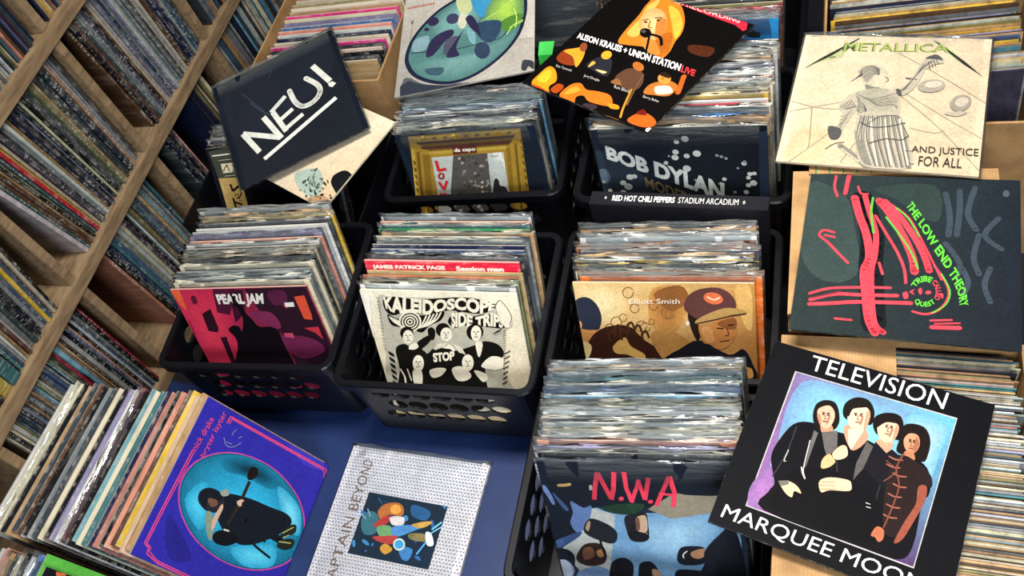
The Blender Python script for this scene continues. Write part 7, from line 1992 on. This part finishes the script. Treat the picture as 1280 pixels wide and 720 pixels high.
def along(line, t):
    x = min(max(t, 0), 1) * (len(line) - 1)
    i = min(int(x), len(line) - 2)
    f = x - i
    return (line[i][0] + (line[i + 1][0] - line[i][0]) * f, line[i][1] + (line[i + 1][1] - line[i][1]) * f)

def cross2(o, a, b):
    return (a[0] - o[0]) * (b[1] - o[1]) - (a[1] - o[1]) * (b[0] - o[0])

def clip_unit(poly):
    """keep ink on the card"""
    for ax, lim, sg in ((0, 0.001, 1), (0, 0.999, -1), (1, 0.001, 1), (1, 0.999, -1)):
        if not poly:
            return poly
        if all((p[ax] - lim) * sg >= 0 for p in poly):
            continue
        out = []
        for i in range(len(poly)):
            a, b = poly[i - 1], poly[i]
            da, db = (a[ax] - lim) * sg, (b[ax] - lim) * sg
            if (da >= 0) != (db >= 0):
                t = da / (da - db)
                out.append((a[0] + (b[0] - a[0]) * t, a[1] + (b[1] - a[1]) * t))
            if db >= 0:
                out.append(b)
        poly = out
    return poly

STEP = 0.000012
def art_mesh(items, owner, t):
    """every ink area is a flat shape; later ink lies on top of earlier ink"""
    layers = {'cover_print': ([], [], [])}
    z = [0]
    def put(kind, polys, cols):
        V, F, K = layers.setdefault(kind, ([], [], []))
        y = -t / 2 - 0.00005 - STEP * z[0]
        z[0] += 1
        for poly, c in zip(polys, cols):
            if not isinstance(c[0], tuple):
                poly = clip_unit(poly)
                cc = [c] * len(poly)
            else:
                cc = c
            if len(poly) < 3:
                continue
            b = len(V)
            V.extend(((p[0] - 0.5) * S, y, p[1] * S) for p in poly)
            ar = sum(poly[i - 1][0] * poly[i][1] - poly[i][0] * poly[i - 1][1] for i in range(len(poly)))
            idx = list(range(b, b + len(poly)))
            if ar < 0:
                idx.reverse()
                cc = cc[::-1]
            F.append(idx)
            K.append(cc)
    for it in items:
        k = it[0]
        if k == 'p':
            pts = pairs(it[2])
            put('cover_print', [spline(pts, True) if it[3] else pts], [lin(it[1])])
        elif k == 's':
            # soft blend: nested shapes from the first colour to the second
            pts = pairs(it[3])
            mx, my = sum(p[0] for p in pts) / len(pts), sum(p[1] for p in pts) / len(pts)
            ca, cb = lin(it[1]), lin(it[2])
            n = it[4] + 3
            for q in range(n):
                f_, k_ = (q + 1) / n, it[5] + (it[6] - it[5]) * q / (n - 1)
                put('cover_print', [spline([(mx + (p[0] - mx) * k_, my + (p[1] - my) * k_) for p in pts], True)], [tuple(ca[w_] + (cb[w_] - ca[w_]) * f_ for w_ in range(3))])
        elif k == 'g':
            q = pairs(it[2])
            cs = [lin(c) for c in it[1]]
            n = 6
            polys, cols = [], []
            def bil(A_, u, v):
                return tuple((A_[0][m_] * (1 - u) + A_[1][m_] * u) * (1 - v) + (A_[3][m_] * (1 - u) + A_[2][m_] * u) * v for m_ in range(len(A_[0])))
            for i in range(n):
                for j in range(n):
                    uv = [(i / n, j / n), ((i + 1) / n, j / n), ((i + 1) / n, (j + 1) / n), (i / n, (j + 1) / n)]
                    polys.append([bil(q, *w) for w in uv])
                    cols.append([bil(cs, *w) for w in uv])
            put('cover_print', polys, cols)
        elif k == 'e':
            ox, oy, ax, ay, bx, by = it[2]
            put('cover_print', [[(ox + ax * math.cos(a) + bx * math.sin(a), oy + ay * math.cos(a) + by * math.sin(a)) for a in (2 * math.pi * i / 18 for i in range(18))]], [lin(it[1])])
        elif k == 'l':
            pts = pairs(it[3])
            if it[4]:
                pts = spline(pts, False)
            w = it[2] / 2
            polys = []
            for a, b in zip(pts, pts[1:]):
                dx, dy = b[0] - a[0], b[1] - a[1]
                L = math.hypot(dx, dy)
                if L < 1e-6:
                    continue
                nx, ny = -dy / L * w, dx / L * w
                polys.append([(a[0] - nx, a[1] - ny), (b[0] - nx, b[1] - ny), (b[0] + nx, b[1] + ny), (a[0] + nx, a[1] + ny)])
            put('cover_print', polys, [lin(it[1])] * len(polys))
            if it[4]:
                put('cover_print', [[(p[0] + w * math.cos(i), p[1] + w * math.sin(i)) for i in (0, .785, 1.571, 2.356, 3.142, 3.927, 4.712, 5.498)] for p in pts], [lin(it[1])] * len(pts))
        elif k == 't':
            vs, fs = text_shape(it[2], it[5])
            top, bot = spline(pairs(it[3]), False), spline(pairs(it[4]), False)
            P = []
            for x, y in vs:
                a, b = along(bot, x), along(top, x)
                P.append((a[0] + (b[0] - a[0]) * y, a[1] + (b[1] - a[1]) * y))
            put(('lettering', id(it)), [[P[i] for i in f] for f in fs], [lin(it[1])] * len(fs))
        elif k == 'd':
            nx, ny, r = it[2], it[3], it[4]
            polys = []
            for j in range(ny):
                for i in range(nx):
                    cx, cy = (i + 0.5 + 0.5 * (j % 2)) / (nx + 0.5), (j + 0.5) / ny
                    polys.append([(cx + r * 1.25 * math.cos(a), cy + r * math.sin(a)) for a in (0.5236 + 1.0472 * q for q in range(6))])
            put('cover_print', polys, [lin(it[1])] * len(polys))
    for nm, (V, F, K) in layers.items():
        if not F:
            continue
        nm = nm if isinstance(nm, str) else 'lettering'
        me = bpy.data.meshes.new(nm)
        me.from_pydata(V, [], F)
        at = me.color_attributes.new('Ink', 'FLOAT_COLOR', 'CORNER')
        flat = []
        for cc in K:
            for c in cc:
                flat.extend((c[0], c[1], c[2], 1.0))
        at.data.foreach_set('color', flat)
        me.materials.append(M_PRINT)
        mesh_obj(nm, me, owner)

# ------------------------------------------------------------------ the big front sleeves
def cover(key, colour, label, plastic=False, tk=1, group=None, art=True, size=1.0):
    TL, u, v = POSE[key]
    o = record(frame_matrix(TL, u, v, JT[tk]), colour, label, group, tk, plastic)
    if size != 1.0:
        m4 = o.matrix_world.copy()
        u_, v_ = Vector(u).normalized(), Vector(v).normalized()
        m4.translation += u_ * (S * (1 - size) / 2)
        o.matrix_world = m4 @ Matrix.Diagonal((size, 1, size, 1))
    if art and key in ART:
        art_mesh(ART[key], o, JT[tk])
    return o
def art_mesh_box(items):
    hold = empty('lettering_holder', (0, 0, 0))
    art_mesh(items, hold, 0.032)
    for o in list(hold.children):
        # the spine of the box looks up: lay the print on its top face
        o.data.transform(Matrix.Translation((0, 0, 0.3163)) @ Matrix.Rotation(math.radians(-90), 4, 'X') @ Matrix.Translation((0, 0.016, -S / 2)))
        o.parent = bx
    bpy.data.objects.remove(hold)
def placeholder():
    cover('TV', '14151c', 'black record sleeve with large white lettering around a photo of four people')
    cover('LOW', '1e2a2c', 'dark green black sleeve with red and green painted stripes')
    cover('MET', 'd2bfa4', 'beige sleeve with a grey pencil drawing and spiky green lettering', True)
    cover('ALI', '14100f', 'black sleeve with small orange concert photos and a red top corner strip')
    cover('NEU', '171b26', 'slanted black sleeve with big white hand painted underlined capitals', True)
    cover('BEY', 'c8c8d4', 'silver dotted sleeve with a small dark painting lying on the blue floor', True)
    cover('PD', '9c9890', 'grey sleeve with a green and blue oval picture')
    cover('K', 'e6dcc0', 'cream sleeve with black psychedelic band drawing')
    cover('P', 'b82848', 'red and black sleeve with white narrow capitals')
    cover('E', 'c89a58', 'sepia sleeve with a man in a cap, in front of an orange sleeve')
    cover('N', '2a2e3c', 'dark and sky blue sleeve with red brush lettering', True)
    cover('L', '16202c', 'dark navy sleeve with a printed gold picture frame', True)
    cover('D', '161a24', 'night blue sleeve with blurry white spots', True)
    cover('JAN', '2b2a8e', 'purple sleeve with pink outline')
    cover('B', '2276b4', 'bright blue sleeve with black letters standing in the rearmost crate', True)
    cover('Z', '16171c', 'dark sleeve with a gold and grey paper strip under the slanted black sleeve')
    cover('Y', 'd0c4a8', 'ivory ink blot sleeve poking out under the slanted black sleeve', size=0.8)
    cover('G', '58b044', 'lime green sleeve in the lower left corner')
    cover('G2', '17161a', 'black sleeve with a small face leaning on the lime green sleeve')
    art_mesh_box(ART['R'])
    art_mesh(ART['KR'], krow[4], JT[2])
    krow[4]['label'] = 'bright red sleeve with white lettering, fifth behind the cream psychedelic sleeve'
placeholder()
